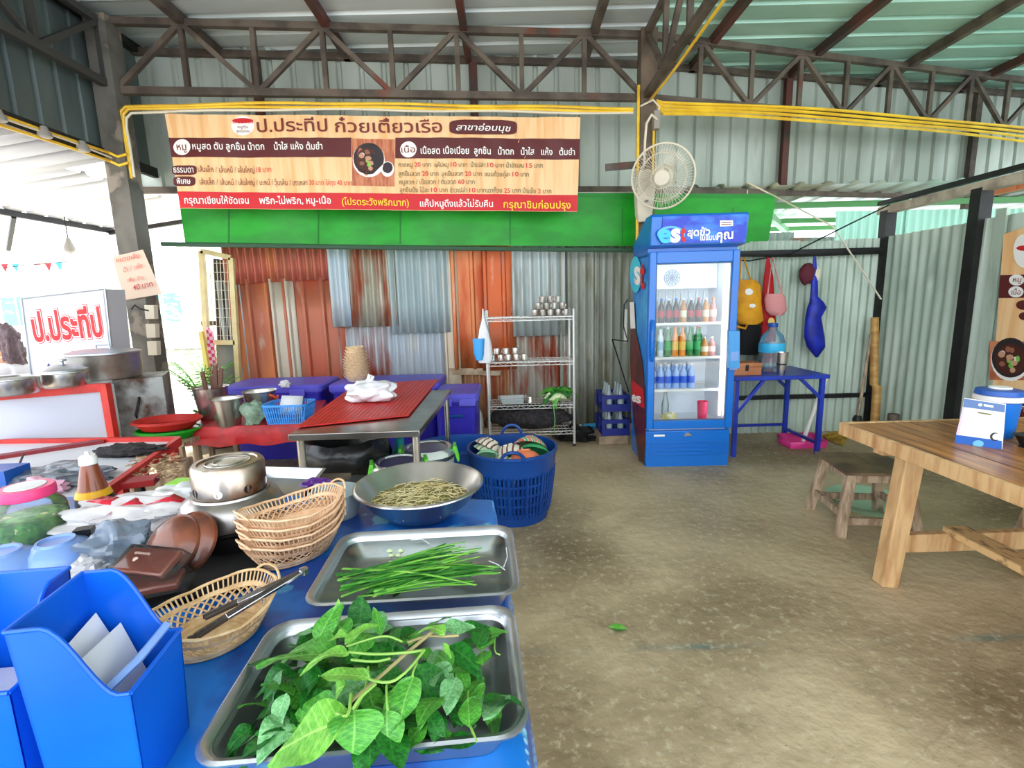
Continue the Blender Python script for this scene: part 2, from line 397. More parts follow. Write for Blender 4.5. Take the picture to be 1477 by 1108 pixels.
# short run between left post and rear corner
ST('beam_side', MB().bar((-3.42, 4.7, 3.78), (-3.6, 5.15, 3.78), .06).bar((-3.42, 4.7, 3.3), (-3.6, 5.15, 3.3), .05).bar((-3.42, 4.7, 3.76), (-3.58, 5.15, 3.3), .05), m_frame)
# posts
m_post = M('grey painted post', (112, 108, 100), .6, .1, c2=(84, 80, 72), sc=3, c3=(140, 130, 116), lo3=.55, hi3=.6)
ST('column_left', MB().box(-3.43, -3.25, 4.53, 4.7, 0, ZR - .05), m_post)
ST('column_centre', MB().box(1.3, 1.45, 4.96, 5.1, 0, ZR - .04), M('brown grey post', (110, 92, 74), .6, c2=(84, 70, 56), sc=4))
ST('wall_stud_bracket', MB().bar((1.32, 4.98, 2.66), (.98, 4.98, 2.64), .04, .06), m_frame)
# --- left cladding (above the open side)
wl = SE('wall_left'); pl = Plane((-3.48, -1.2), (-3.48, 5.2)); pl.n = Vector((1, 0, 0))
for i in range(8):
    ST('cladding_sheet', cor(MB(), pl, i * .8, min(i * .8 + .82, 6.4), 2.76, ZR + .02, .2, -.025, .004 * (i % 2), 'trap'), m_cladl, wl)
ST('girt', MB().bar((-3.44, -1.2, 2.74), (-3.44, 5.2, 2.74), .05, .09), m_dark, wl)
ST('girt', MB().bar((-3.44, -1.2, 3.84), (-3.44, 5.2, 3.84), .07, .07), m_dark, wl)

# --- tin sheets of the lower back wall
PB = Plane((-3.3, 5.36), (1.6, 5.46)); PB.n = Vector((.02, -1, 0)).normalized()
wb = SE('wall_back')
def tin(c, rust, k=.5, seed=0, st=(1.4, 1.4, .35), c3=(206, 196, 180)):
    lo = .66 - k * .42
    m = M('tin', c, .5, .25, c2=rust, sc=2.6 + seed * .13, st=st, lo=lo, hi=lo + .16, c3=c3, sc3=5, lo3=.64, hi3=.82, bump=.1, bsc=20)
    return m
GREY, RUST, ORG, BRN = (178, 186, 188), (152, 82, 54), (208, 126, 78), (176, 104, 78)
sheets = [ # x0,x1,y0,y1, pitch, kind, off, colour, rust, k
    (322, 356, 404, 562, .075, 'sin', .0, GREY, (120, 140, 130), .3), (338, 410, 402, 562, .19, 'trap', .012, ORG, BRN, .55),
    (398, 432, 402, 562, .16, 'trap', .022, (200, 190, 172), BRN, .4), (414, 500, 400, 562, .2, 'trap', .012, BRN, (190, 96, 70), .5),
    (325, 404, 345, 409, .078, 'sin', .04, (176, 92, 72), ORG, .35), (400, 481, 345, 405, .078, 'sin', .045, (178, 96, 78), BRN, .4),
    (490, 575, 462, 566, .078, 'sin', .0, (180, 182, 186), (152, 62, 40), .62), (562, 652, 470, 566, .078, 'sin', .012, (180, 188, 196), (170, 82, 56), .3),
    (478, 506, 345, 471, .1, 'sin', .055, (178, 192, 200), GREY, .4), (494, 572, 345, 471, .08, 'sin', .04, (166, 162, 144), (150, 74, 44), .48),
    (563, 648, 345, 480, .08, 'sin', .05, (164, 180, 182), (182, 190, 190), .4), (640, 662, 345, 566, .12, 'trap', .03, (206, 190, 166), BRN, .3),
    (652, 702, 345, 532, .2, 'trap', .02, ORG, (186, 84, 40), .4), (697, 742, 345, 532, .2, 'trap', .028, (200, 96, 46), BRN, .45),
    (648, 742, 528, 620, .08, 'sin', .0, (176, 132, 96), (150, 66, 40), .62),
    (738, 814, 345, 484, .09, 'sin', .05, (182, 192, 190), (150, 150, 140), .3), (734, 820, 470, 622, .085, 'sin', .012, (176, 168, 156), (150, 74, 48), .55),
    (806, 862, 345, 622, .085, 'sin', .024, (160, 164, 154), (136, 134, 116), .5), (856, 925, 345, 622, .085, 'sin', .012, (156, 160, 150), (130, 128, 112), .5)]
for i, (x0, x1, y0, y1, p, kd, off, c, r, k) in enumerate(sheets):
    ym = (y0 + min(y1, 560)) / 2; u0 = PB.uv(x0, ym)[0]; u1 = PB.uv(x1, ym)[0]
    v1 = PB.uv((x0 + x1) / 2, y0)[1] if y0 != 345 else 2.3; v0 = max(0, PB.uv((x0 + x1) / 2, y1)[1])
    if y1 >= 560: v0 = 0
    o = ST('tin_sheet', cor(MB(), PB, u0, u1, v0, v1, p, (.018 if kd == 'sin' else .034), off + .018, kd, wav=.015), tin(c, r, k, i), wb, sol=.0015)
for z in (2.3, 1.25, .5): ST('rail', MB().bar(PB.at(0, z, -.04), PB.at(4.5, z, -.04), .05), m_frame, wb)
m_tim = M('bleached timber', (196, 176, 150), .8, c2=(160, 136, 110), sc=8)
ST('timber_patch', MB().bar(PB.px(648, 535, .05), PB.px(697, 535, .05), .03, .07), m_tim, wb)
ST('timber_patch', MB().bar(PB.px(697, 537, .06), PB.px(722, 537, .06), .03, .05), m_tim, wb)

# --- pale green tin at right: back part, wall along the right
PG = Plane((1.9, 4.9), (3.72, 4.88)); wg = SE('wall_back_right')
for i in range(4):
    a = .0 + i * .46; ST('tin_sheet', cor(MB(), PG, a, min(a + .48, 1.86), 0, 1.9 + .01 * (i % 2), .076, .012, .004 * (i % 2), 'sin'), m_greenwall, wg)
for z in (1.8, .38): ST('rail', MB().bar(PG.at(-.1, z, .045), PG.at(1.84, z, .045), .04, .04), m_dark, wg)
XR = 3.68
PR = Plane((XR, 4.9), (XR, 0)); wr_ = SE('wall_right')
for i in range(6):
    a = .02 + i * .8; top = 1.9 if i == 0 else 1.93
    if i == 0: ST('tin_sheet', cor(MB(), PR, .05, 1.0, 0.02, 1.92, .1, .012, .02), m_greenwall, wr_)
    else: ST('tin_sheet', cor(MB(), PR, 1.0 + (i - 1) * .8, 1.0 + (i - 1) * .8 + .82, 0, 1.93, .22, .012, .0 + .004 * (i % 2), 'trap'), m_greenwall, wr_)
for y in (4.86, 3.92, 2.5): ST('post', MB().box(XR - .07, XR + .03, y - .045, y + .045, 0, 2.16), m_dark, wr_)
ST('beam', MB().bar((XR - .02, 4.95, 2.17), (XR - .02, 1.0, 2.17), .09, .07), M('cream beam', (190, 178, 158), .6, c2=(150, 136, 120), sc=6), wr_)
ST('beam', MB().bar((XR - .04, 4.95, 2.24), (XR - .04, 1.0, 2.24), .06, .035), m_dark, wr_)
ST('lap_strip', MB().box(XR - .03, XR - .01, 3.7, 3.78, 0, 1.98), m_greenwall, wr_)

# ================================================================ OUTSIDE, seen through the openings
m_beamg = M('green painted beam', (96, 160, 96), .5)
m_sky_sheet = M('translucent roof sheet', (226, 238, 234), .4, c2=(206, 222, 220), sc=3, trans=.55)
lt = SE('roof_rear_lean_to')
for i in range(7):
    x = 1.9 + i * .9; m = m_sky_sheet if i in (2, 3) else m_clad
    mb = MB(); mb.rings([[Vector((x + a, y, 2.6 - .03 * (y - 5.8) + h)) for a, h in ((0, 0), (.17, 0), (.2, .03), (.25, .03), (.28, 0), (.47, 0), (.5, .03), (.55, .03), (.58, 0), (.77, 0), (.8, .03), (.86, .03), (.9, 0))] for y in (5.75, 8.4)], close=False)
    ST('roof_sheet', mb, m, lt)
for y in (6.5, 7.6, 8.3): ST('beam', MB().bar((1.8, y, 2.53 - .03 * (y - 5.8)), (8.2, y, 2.53 - .03 * (y - 5.8)), .06, .07), m_beamg, lt)
ST('beam', MB().bar((2.9, 6.0, 2.5), (4.6, 8.3, 2.42), .08, .08), m_beamg, lt)
ow = SE('wall_beyond'); PO = Plane((1.5, 7.3), (8.5, 7.3))
for i in range(8): ST('tin_sheet', cor(MB(), PO, i * .88, i * .88 + .9, 0, 2.2 + .04 * (i % 3), .1, .014, .005 * (i % 2)), tin((176, 188, 184), BRN, .15 if i % 3 else .5, i), ow)
gr_ = SE('roof_right_lean_to'); m_aqua = M('aqua translucent roof', (150, 222, 196), .3, trans=.6)
for i in range(4):
    y0 = 2.1 + i * .8; mb = MB()
    mb.rings([[Vector((x, y0 + a, 2.46 + (x - 4.95) * .2 + h)) for a, h in ((0, 0), (.17, 0), (.19, .03), (.24, .03), (.26, 0), (.43, 0), (.45, .03), (.5, .03), (.52, 0), (.7, 0), (.72, .03), (.77, .03), (.8, 0))] for x in (4.95, 8.2)], close=False)
    ST('roof_sheet', mb, m_aqua, gr_)
m_terra = M('terracotta painted rafter', (190, 112, 70), .5)
for y in (2.6, 3.8, 5.0): ST('rafter', MB().bar((4.95, y, 2.38), (8.2, y, 3.03), .07, .09), m_terra, gr_)
ST('rafter', MB().bar((5.0, 2.1, 2.38), (5.0, 5.3, 2.38), .06, .08), m_terra, gr_)
ST('rafter', MB().bar((6.0, 2.1, 2.58), (6.0, 5.3, 2.58), .06, .06), m_frame, gr_)
orr = SE('wall_beyond_right'); PQ = Plane((3.9, 6.0), (9.5, 6.4))
for i in range(5): ST('tin_sheet', cor(MB(), PQ, i * .88, i * .88 + .9, 0, 2.35, .1, .014, .005 * (i % 2)), M('aqua washed tin', (164, 214, 196), .4, .2), orr)
ords = ['first', 'second', 'third', 'fourth', 'fifth', 'sixth', 'seventh', 'eighth', 'ninth', 'tenth', 'eleventh', 'twelfth']

# ================================================================ BANNER, TARPAULIN, CABLES
PN = Plane((-3.3, 4.56), (1.36, 4.98))
wr = lambda u, v: .007 * sin(5 * u + 2 * v) + .006 * sin(11 * u - 7 * v) * (.5 + .5 * sin(u * 2)) + .004 * sin(23 * u + 9 * v)
def quad(a, b): return [(a[0], a[1]), (b[0], a[1]), (b[0], b[1]), (a[0], b[1])]
bn = T('menu_banner', 'wide wood-patterned vinyl noodle menu banner hung below the main truss', 'banner', PN.px(540, 240))
def bl(y): return 238 + (y - 165) * .165           # left and right edge of the cloth at height y
def br(y): return 837 - (y - 170) * .035
def band(name, y0, y1, x0, x1, m, off=.003, dy=.008):
    f = lambda x: (x - 540) * dy
    return patch(bn, name, PN, [(x0 if x0 else bl(y0), y0 + f(x0 or 240)), (x1 if x1 else br(y0), y0 + f(x1 or 837)), (x1 if x1 else br(y1), y1 + f(x1 or 835)), (x0 if x0 else bl(y1), y1 + f(x0 or 260))], m, off, 60, 6, wr)
band('vinyl_sheet', 167, 303, None, None, m_tan, .0)
band('maroon_band', 199, 227, None, 507, m_maroon, .003, .0); band('maroon_band', 198, 228, 570, None, m_maroon, .003)
band('red_band', 279, 302.5, None, None, m_redp)
D = lambda c, rx, ry, m, off=.005, p=2, nm='roundel': disc(bn, nm, PN, c, rx, ry, m, off, wr, p)
Wt = lambda s, a, b, h, m, bold=0, off=.008, **k: write(bn, s, m, PN, a, b, h, off, bold, wr=wr, **k)
D((263, 212.5), 12.5, 11.5, m_whitep); D((589, 215.5), 12, 11.5, m_whitep); D((350, 181), 16.5, 14, m_whitep, .003)
D((697, 184), 49, 10.5, m_maroon, .012, 5, 'pill'); D((267, 246), 18, 7, m_maroon, .007, 4, 'pill'); D((267, 262), 16, 7, m_maroon, .007, 4, 'pill')
m_brownp = M('brown print', (120, 44, 34), .5); m_grnp = M('grey green print', (120, 110, 70), .5); m_pink = M('pink red print', (214, 60, 60), .5)
Wt('ป.ประทีป', (371, 190), (473, 190), 14, m_brownp, .012); Wt('ก๋วยเตี๋ยวเรือ', (484, 191), (638, 191.5), 14, m_brownp, .012)
Wt('สาขาอ่อนนุช', (658, 189), (737, 190), 7, m_whitep, .01, .017, shear=.2)
Wt('หมู', (256, 217), (270, 217), 8, m_brownp, .004, .010); Wt('เนื้อ', (579, 220), (599, 220), 7, m_brownp, .004, .010)
Wt('หมูสด ตับ ลูกชิ้น น้ำตก    น้ำใส แห้ง ต้มยำ', (279, 216), (466, 216), 7.5, m_whitep, .014)
Wt('เนื้อสด เนื้อเปื่อย  ลูกชิ้น   น้ำตก   น้ำใส   แห้ง   ต้มยำ', (607, 222), (829, 224), 7.5, m_whitep, .014)
Wt('ธรรมดา', (252, 249.5), (281, 249.5), 7, m_whitep, .012, .011); Wt('พิเศษ', (257, 266), (277, 266), 6.5, m_whitep, .012, .011)
Wt('เส้นเล็ก / เส้นหมี่ / เส้นใหญ่', (288, 249), (367, 249), 6.5, m_brownp); Wt('18 บาท', (370, 248.5), (392, 248.5), 6, m_pink)
Wt('เส้นเล็ก / เส้นหมี่ / เส้นใหญ่ / บะหมี่ / วุ้นเส้น / เกาเหลา', (290, 267), (444, 267.5), 6.5, m_brownp); Wt('30 บาท ใส่ถุง 40 บาท', (447, 267.5), (508, 268), 6, m_pink)
for y, row in ((241.5, [('กากหมู', '20', 575), ('แค๊ปหมู', '10', 627), ('น้ำเปล่า', '10', 679), ('น้ำอัดลม', '15', 730)]), (254.5, [('ลูกชิ้นลวก', '20', 575), ('ลูกชิ้นลวก', '20', 637), ('ขนมถ้วยคู่ละ', '10', 699)]),
               (266.5, [('หมูลวก / เนื้อลวก / ตับลวก', '60', 576)]), (278, [('ลูกชิ้นปิ้ง ไม้ละ', '10', 577), ('ข้าวเปล่า', '10', 649), ('เฉาก๊วย', '25', 702), ('น้ำแข็ง', '2', 754)])):
    for nm, pr_, x in row:
        wN = len(nm) * 3.3 if len(nm) < 20 else 82; yy = y + (x - 540) * .008 - 1
        wN = {'กากหมู': 20, 'แค๊ปหมู': 20, 'น้ำเปล่า': 21, 'น้ำอัดลม': 26, 'ลูกชิ้นลวก': 31, 'ขนมถ้วยคู่ละ': 37, 'ข้าวเปล่า': 25, 'เฉาก๊วย': 22, 'น้ำแข็ง': 19, 'ลูกชิ้นปิ้ง ไม้ละ': 42}.get(nm, wN)
        Wt(nm, (x, yy), (x + wN, yy), 5.3, m_grnp, .006); Wt(pr_, (x + wN + 3, yy), (x + wN + 3 + 4.4 * len(pr_), yy), 5.3, m_pink, .01); Wt('บาท', (x + wN + 6 + 4.4 * len(pr_), yy), (x + wN + 18 + 4.4 * len(pr_), yy), 5, m_grnp, .006)
Wt('กรุณาเขียนให้ชัดเจน', (268, 294), (360, 294), 7.5, m_whitep, .012); Wt('พริก-ไม่พริก, หมู-เนื้อ', (375, 294), (478, 294), 7.5, m_whitep, .012)
Wt('(โปรดระวังพริกมาก)', (494, 296), (590, 297), 7.5, m_yellowp, .012); Wt('แค๊ปหมูดึงแล้วไม่รับคืน', (606, 298), (711, 299), 7.5, m_whitep, .012)
Wt('กรุณาชิมก่อนปรุง', (726, 300), (823, 301), 8, m_yellowp, .012)
Wt('ป.ประทีป', (336, 178), (365, 178), 3.5, m_redp, .02); Wt('หมูตุ๋น', (343, 185), (358, 185), 3, m_brownp); Wt('สูตรโบราณ', (341, 191), (360, 191), 3, m_brownp)
b_ = MB(); disc(bn, 'roundel_hull', PN, (350, 174), 15, 3.5, m_redp, .0055, wr, 2)
def dish(par, pl, cx, cy, s, wrf=None, frame=(508, 200, 569, 268), side=True):
    x0, y0, x1, y1 = frame
    P_ = lambda nm, q, m, off: patch(par, nm, pl, q, m, off, 6, 6, wrf)
    P_('photo_print', [(x0, y0), (x1, y0 + 1), (x1, y1 + 1), (x0, y1)], M('photo table print', (176, 92, 62), .5, c2=(206, 132, 92), sc=6, st=(6, 1, 1)), .004)
    d = lambda nm, c, rx, ry, m, off, n=24: disc(par, nm, pl, c, rx, ry, m, off, wrf, 2, n)
    d('bowl_print', (cx, cy + 2 * s), 23 * s, 25 * s, m_whitep, .0055); d('bowl_print', (cx, cy), 22 * s, 23 * s, M('dark bowl print', (44, 34, 34), .5), .0062)
    d('broth_print', (cx, cy + 2 * s), 18 * s, 18 * s, M('broth print', (74, 34, 22), .5), .0068)
    R_ = random.Random(3)
    for i in range(14):
        a = R_.random() * 6.28; r = R_.random() * 13 * s
        d('garnish_print', (cx + r * cos(a), cy + 2 * s + r * sin(a)), (2 + 3 * R_.random()) * s, (2 + 2 * R_.random()) * s, R_.choice([m_leafl, m_whitep, M('pork print', (198, 150, 120), .5), M('meat print', (150, 92, 70), .5)]), .0074 + i * .0001, 9)
    if side: d('cup_print', (cx + 27 * s, cy + 15 * s), 9.5 * s, 11 * s, m_whitep, .006); d('cup_print', (cx + 27 * s, cy + 13 * s), 7.5 * s, 8 * s, M('sauce print', (46, 30, 40), .5), .0068)
dish(bn, PN, 532, 229, 1.0, wr)

PT_ = Plane((-3.65, 4.86), (1.42, 5.27))
tw = lambda u, v: .012 * sin(4 * u + 3 * v) + .008 * sin(9 * u - 5 * v) + .02 * (sin(1.3 * u))
tp = T('green_tarpaulin', 'long bright green tarpaulin strip rolled down behind the banner', 'tarpaulin', PT_.px(680, 320))
patch(tp, 'sheet', PT_, [(256, 272), (1117, 281), (1106, 356), (270, 352)], m_tarp, 0, 90, 8, tw)
for x in (330, 460, 577, 736, 897, 1056):
    patch(tp, 'seam', PT_, [(x - .7, 300), (x + .7, 300), (x + .7, 352), (x - .7, 352)], M('seam', (16, 120, 36), .6), .006, 1, 8, tw)
patch(tp, 'top_hem', PT_, [(256, 272), (1117, 281), (1117, 287), (256, 278)], M('tarp hem', (12, 136, 34), .5), .004, 90, 1, tw)
PT(tp, 'bottom_rod', MB().tube([PT_.px(238, 353, .05), PT_.px(560, 358, .05), PT_.px(912, 362, .05)], .022, 8), M('green grey rod', (60, 92, 70), .5), w=True)
# hanging strings
def one(nm, label, cat, mb, mat, **k):
    c = mb.v[0]; return ONE(nm, label, cat, mb, mat, loc=c, w=True, **k)

# conduits along the bottom chord
def chord_pt(px, py, off=.06):
    pl = PNL if px < 925 else PNR
    return pl.px(px, py, off)
PNL = Plane(A, B); PNR = Plane(B, C_)
for i, (ya, yb, yc, r, m) in enumerate(((157, 152, 160, .013, m_yellow), (160, 158, 164, .013, m_yellow), (166, 161, 167, .011, m_cream))):
    pts = [chord_pt(192 + 4 * i, 262 - i * 2), chord_pt(188 + 3 * i, 215), chord_pt(181 + 4 * i, ya + 22), chord_pt(181 + 4 * i, ya + 8), chord_pt(188 + 4 * i, ya + 1)]
    pts += [chord_pt(x, ya + (yb - ya) * min(1, (x - 190) / 250) + (yc - yb) * max(0, (x - 440) / 476) + sin(x * .03 + i)) for x in range(230, 917, 40)]
    one('electrical_conduit', ['topmost yellow conduit along the chord above the banner', 'second yellow conduit along the chord above the banner', 'cream conduit lying just over the banner top'][i], 'conduit', MB().tube(pts, r, 6), m, group=None)
for i in range(4):
    y0 = 153 + i * 5.2; y1 = 191 + i * 6.2
    pts = [chord_pt(934, 140, .02), chord_pt(936 + i * 2, 148 + i * 3, .07), chord_pt(950, y0, .08)] + [chord_pt(x, y0 + (y1 - y0) * ((x - 950) / 540) ** 1.6 + .8 * sin(x * .02 + i), .08) for x in range(990, 1500, 40)]
    one('electrical_conduit', ['topmost of the four yellow conduits running right of the centre post', 'second of the four yellow conduits running right of the centre post', 'third of the four yellow conduits running right of the centre post', 'lowest of the four yellow conduits running right of the centre post'][i], 'conduit', MB().tube(pts, .015, 6), m_yellow)
one('electrical_conduit', 'yellow conduit running down the centre post behind the fan', 'conduit', MB().tube([(1.28, 4.96, 3.35), (1.275, 4.94, 3.0), (1.28, 4.94, 2.2), (1.285, 4.94, .8), (1.29, 4.95, .02)], .014, 6), m_yellow)
one('electrical_conduit', 'short yellow conduit on the right face of the centre post', 'conduit', MB().tube([(1.42, 4.93, 3.1), (1.42, 4.93, 2.3)], .011, 6), m_yellow)
one('cable', 'yellow cable climbing along the truss from the centre post to the ceiling', 'cable', MB().tube([(1.39, 4.95, 3.22), (1.41, 4.4, 3.22), (1.42, 3.0, 3.24), (1.41, 1.5, 3.22)], .012, 6), m_yellow)
for i, (z, y1) in enumerate(((2.73, 4.5), (2.66, 4.5))):
    one('electrical_conduit', ['upper thin conduit along the left eave beam', 'lower thin conduit along the left eave beam'][i], 'conduit', MB().tube([(-3.36, y, z + .012 * sin(y * 3 + i)) for y in [.5 + k * .5 for k in range(9)]] + [(-3.3, 4.52, z - .02), (-3.22, 4.52, z + .0)], .011, 6), m_yellow)
one('lamp_cable', 'grey cable strung along the left eave', 'cable', MB().tube([(-3.34, y, 2.7 + .008 * sin(y * 5)) for y in [.5 + k * .4 for k in range(11)]], .008, 5), m_cream)
m_ins = M('grey insulator', (150, 146, 138), .4)
ins = None
for k in range(6):
    loc = (-3.33, 4.2 - .33 * k, 2.7); la = f'small grey knob insulator on the left eave, {ords[k]} from the left post'
    if ins is None: ins = ONE('insulator', la, 'insulator', MB().lathe([(.001, .045), (.02, .04), (.028, .015), (.04, .0), (.045, -.03), (.03, -.04), (.001, -.04)], 10), m_ins, loc, group='insulators along the left eave')
    else: dup(ins, loc, 0, la)
# --- junction box, switches on posts
one('socket_box', 'grey electrical box on the centre post above the fan', 'electrical box', MB().cb((1.43, 4.9, 3.02), (.06, .08, .16)), M('grey box', (150, 140, 128), .5), bev=.006)
one('cable', 'white cord looping from the box down to the fan', 'cable', MB().tube([(1.43, 4.87, 3.02), (1.36, 4.8, 3.04), (1.31, 4.78, 2.96), (1.3, 4.78, 2.82), (1.3, 4.8, 2.6)], .011, 6), m_cream)
one('cable', 'white cord bent around the top of the centre post', 'cable', MB().tube([(1.3, 4.96, 3.17), (1.4, 4.9, 3.2), (1.46, 4.9, 3.14), (1.44, 4.9, 3.06)], .009, 6), m_cream)

# --- wall fan
fan = T('wall_fan', 'white wall-mounted fan with round wire cage on the centre post', 'fan', (1.36, 4.95, 2.1))
fc = oy(956, 255, 4.62); nrm = (Vector((-.38, -.85, -.3))).normalized()
ux = nrm.cross(Vector((0, 0, 1))).normalized(); uy = ux.cross(nrm) * -1
if uy.z < 0: uy = -uy
fp = lambda r, a, h: fc + ux * (r * cos(a)) + uy * (r * sin(a)) + nrm * h
RF = .272
ring = lambda mb, r, h, t=.004, n=48: mb.tube([fp(r, 2 * pi * i / n, h) for i in range(n)], t, 6, closed=True)
PT(fan, 'cage_rim', ring(MB(), RF, 0, .009), m_cream, w=True)
mb = MB(); ring(mb, .2, .055, .003); ring(mb, .09, .085, .003)
for i in range(64):
    a = 2 * pi * i / 64; mb.tube([fp(.055, a, .09), fp(.16, a, .075), fp(.22, a, .045), fp(RF, a, 0)], .0017, 4)
PT(fan, 'front_grille', mb, m_cream, w=True)
mb = MB(); ring(mb, .2, -.08, .003); ring(mb, .1, -.1, .003)
for i in range(48):
    a = 2 * pi * (i + .5) / 48; mb.tube([fp(.06, a, -.11), fp(.2, a, -.08), fp(RF, a, 0)], .0017, 4)
PT(fan, 'rear_grille', mb, m_cream, w=True)
mb = MB(); Mx = Matrix.Translation(fc) @ Matrix((ux, uy, nrm)).transposed().to_4x4()
PT(fan, 'hub_badge', MB().lathe([(.065, .082), (.068, .09), (.06, .1), (.001, .103)], 28, m=Mx), m_cream, w=True)
mb = MB()
for k in range(3):
    def bl_(i, j, k=k):
        a = 2 * pi * k / 3 + (j - .5) * 1.25 * (.5 + .5 * i); r = .05 + i * .18
        return fp(r, a, .01 + .05 * (j - .5))
    mb.grid(bl_, 6, 8)
PT(fan, 'blade', mb, CLEAR('clear fan blade', (.95, .95, .93), .1, .2, .25, (230, 224, 206)), w=True, label='translucent blades of the fan')
PT(fan, 'motor_housing', MB().lathe([(.001, .0), (.07, -.02), (.085, -.06), (.085, -.14), (.06, -.19), (.001, -.2)], 24, m=Mx), m_cream, w=True)
mb = MB(); b0 = Vector((1.34, 4.9, 2.3)); 
mb.rings([[Vector((1.33 + sx * w_, 4.94 + d_, z)) for sx, d_ in ((-1, 0), (-1, -dd), (-.5, -dd - .02), (.5, -dd - .02), (1, -dd), (1, 0))] for z, w_, dd in ((2.12, .045, .05), (2.18, .07, .09), (2.4, .085, .12), (2.52, .075, .12), (2.58, .05, .08))], True, True)
PT(fan, 'wall_mount', mb, m_cream, w=True); PT(fan, 'mount_label', MB().box(1.31, 1.35, 4.79, 4.80, 2.28, 2.3), M('grey label', (120, 120, 120)), w=True)
mb = MB(); mb.tube([(1.33, 4.86, 2.5), fc - nrm * .2 + Vector((0, .02, -.02)), fc - nrm * .15], .035, 10); PT(fan, 'neck', mb, m_cream, w=True)
PT(fan, 'pull_cord', MB().tube([(1.36, 4.82, 2.12), (1.4, 4.8, 1.95)], .003, 5), m_cream, w=True)

# ================================================================ FRIDGE
FX0, FX1, FY0, FY1 = 0, .70, 0, .54
fr = T('display_fridge', 'tall blue glass-door drinks fridge with lit sign on top', 'fridge', (1.12, 3.92, 0), rad(-1))
m_fb = M('fridge blue enamel', (10, 108, 200), .3, coat=.3); m_fside = M('fridge side print', (24, 124, 210), .3, c2=(90, 190, 232), sc=2.2, st=(1, 2, 1.2), lo=.45, hi=.7)
m_fin = M('fridge liner', (236, 240, 246), .4)
PT(fr, 'plinth', MB().box(0.01, .69, .03, .53, 0, .05), m_fb)
mb = MB(); mb.box(0, .7, .03, .54, .04, .31); PT(fr, 'lower_panel', mb, m_fb, bev=.01)
for k in range(4): PT(fr, 'panel_rib', MB().box(.03, .67, .018, .032, .1 + k * .035, .112 + k * .035), m_fb, bev=.003)
PT(fr, 'side_panel', MB().box(0, .035, .06, .54, .31, 1.74), m_fside); PT(fr, 'side_panel', MB().box(.665, .7, .06, .54, .31, 1.74), m_fb)
PT(fr, 'back_panel', MB().box(.035, .665, .5, .54, .31, 1.74), m_fin, label='white inner back wall'); PT(fr, 'floor_panel', MB().box(.035, .665, .06, .5, .31, .35), m_fin)
PT(fr, 'top_panel', MB().box(0, .7, .06, .54, 1.72, 1.78), m_fb)
PT(fr, 'liner', MB().box(.035, .045, .07, .5, .35, 1.72).box(.655, .665, .07, .5, .35, 1.72).box(.045, .655, .07, .5, 1.7, 1.72), m_fin)
for i, z in enumerate((.63, .9, 1.18)):
    mb = MB().box(.05, .65, .1, .48, z, z + .008); s_ = PT(fr, 'shelf', MB().box(.05, .65, .1, .115, z - .005, z + .015).box(.05, .65, .465, .48, z - .005, z + .01), m_whitep)
    mb = MB()
    for k in range(25): mb.box(.055 + k * .0245, .058 + k * .0245, .1, .48, z, z + .004)
    PT(s_, 'shelf_wire', mb, m_whitep)
dr = PT(fr, 'door', MB().box(.0, .055, 0, .05, .33, 1.75).box(.645, .7, 0, .05, .33, 1.75).box(.055, .645, 0, .05, .33, .40).box(.055, .645, 0, .05, 1.66, 1.75), m_fb, bev=.006)
PT(dr, 'pane', MB().box(.055, .645, .02, .026, .40, 1.66), m_glass); PT(dr, 'handle', MB().tube([(.03, -.005, .9), (.025, -.035, .93), (.022, -.045, 1.0), (.022, -.045, 1.12), (.025, -.035, 1.19), (.03, -.005, 1.22)], .013, 8), m_fb)
PT(dr, 'gasket', MB().box(.055, .062, .012, .03, .4, 1.66).box(.638, .645, .012, .03, .4, 1.66).box(.055, .645, .012, .03, .4, .407).box(.055, .645, .012, .03, 1.653, 1.66), M('grey gasket', (90, 100, 120), .5))
m_led = M('fridge light tube', (236, 244, 255), .5, emit=2.4)
PT(fr, 'light_tube', MB().box(.615, .63, .07, .085, .42, 1.64), m_led, label='lit white light tube inside the door edge'); PT(fr, 'light_tube', MB().box(.08, .6, .075, .09, 1.66, 1.675), m_led)
mb = MB()
for r in (.02, .035, .05, .065): mb.tube([(.27 + r * cos(a), .3, 1.56 + r * sin(a)) for a in [2 * pi * k / 20 for k in range(20)]], .003, 5, closed=True)
for k in range(12): a = k * pi / 6; mb.tube([(.27, .3, 1.56), (.27 + .066 * cos(a), .3, 1.56 + .066 * sin(a))], .002, 4)
PT(fr, 'air_guard', mb, M('grey guard', (150, 160, 176), .4)); PT(fr, 'evaporator_cover', MB().box(.05, .65, .31, .5, 1.47, 1.7), m_fin)
PT(fr, 'castor', MB().lathe([(.03, 0), (.03, .04)], 10, (.06, .1, 0)), m_black)
PT(fr, 'badge', MB().rings([[Vector((.35 + x, y, .275 + z)) for x, z in ((-.035, -.012), (.035, -.012), (.02, .005), (.0, .02), (-.02, .005))] for y in (.03, .018)], False, True), m_steel)
PT(fr, 'label_sticker', MB().box(.07, .16, .026, .031, .262, .278), m_whitep)
PFR = Plane((1.12, 3.92), (1.12 + cos(rad(-1)), 3.92 + sin(rad(-1))))
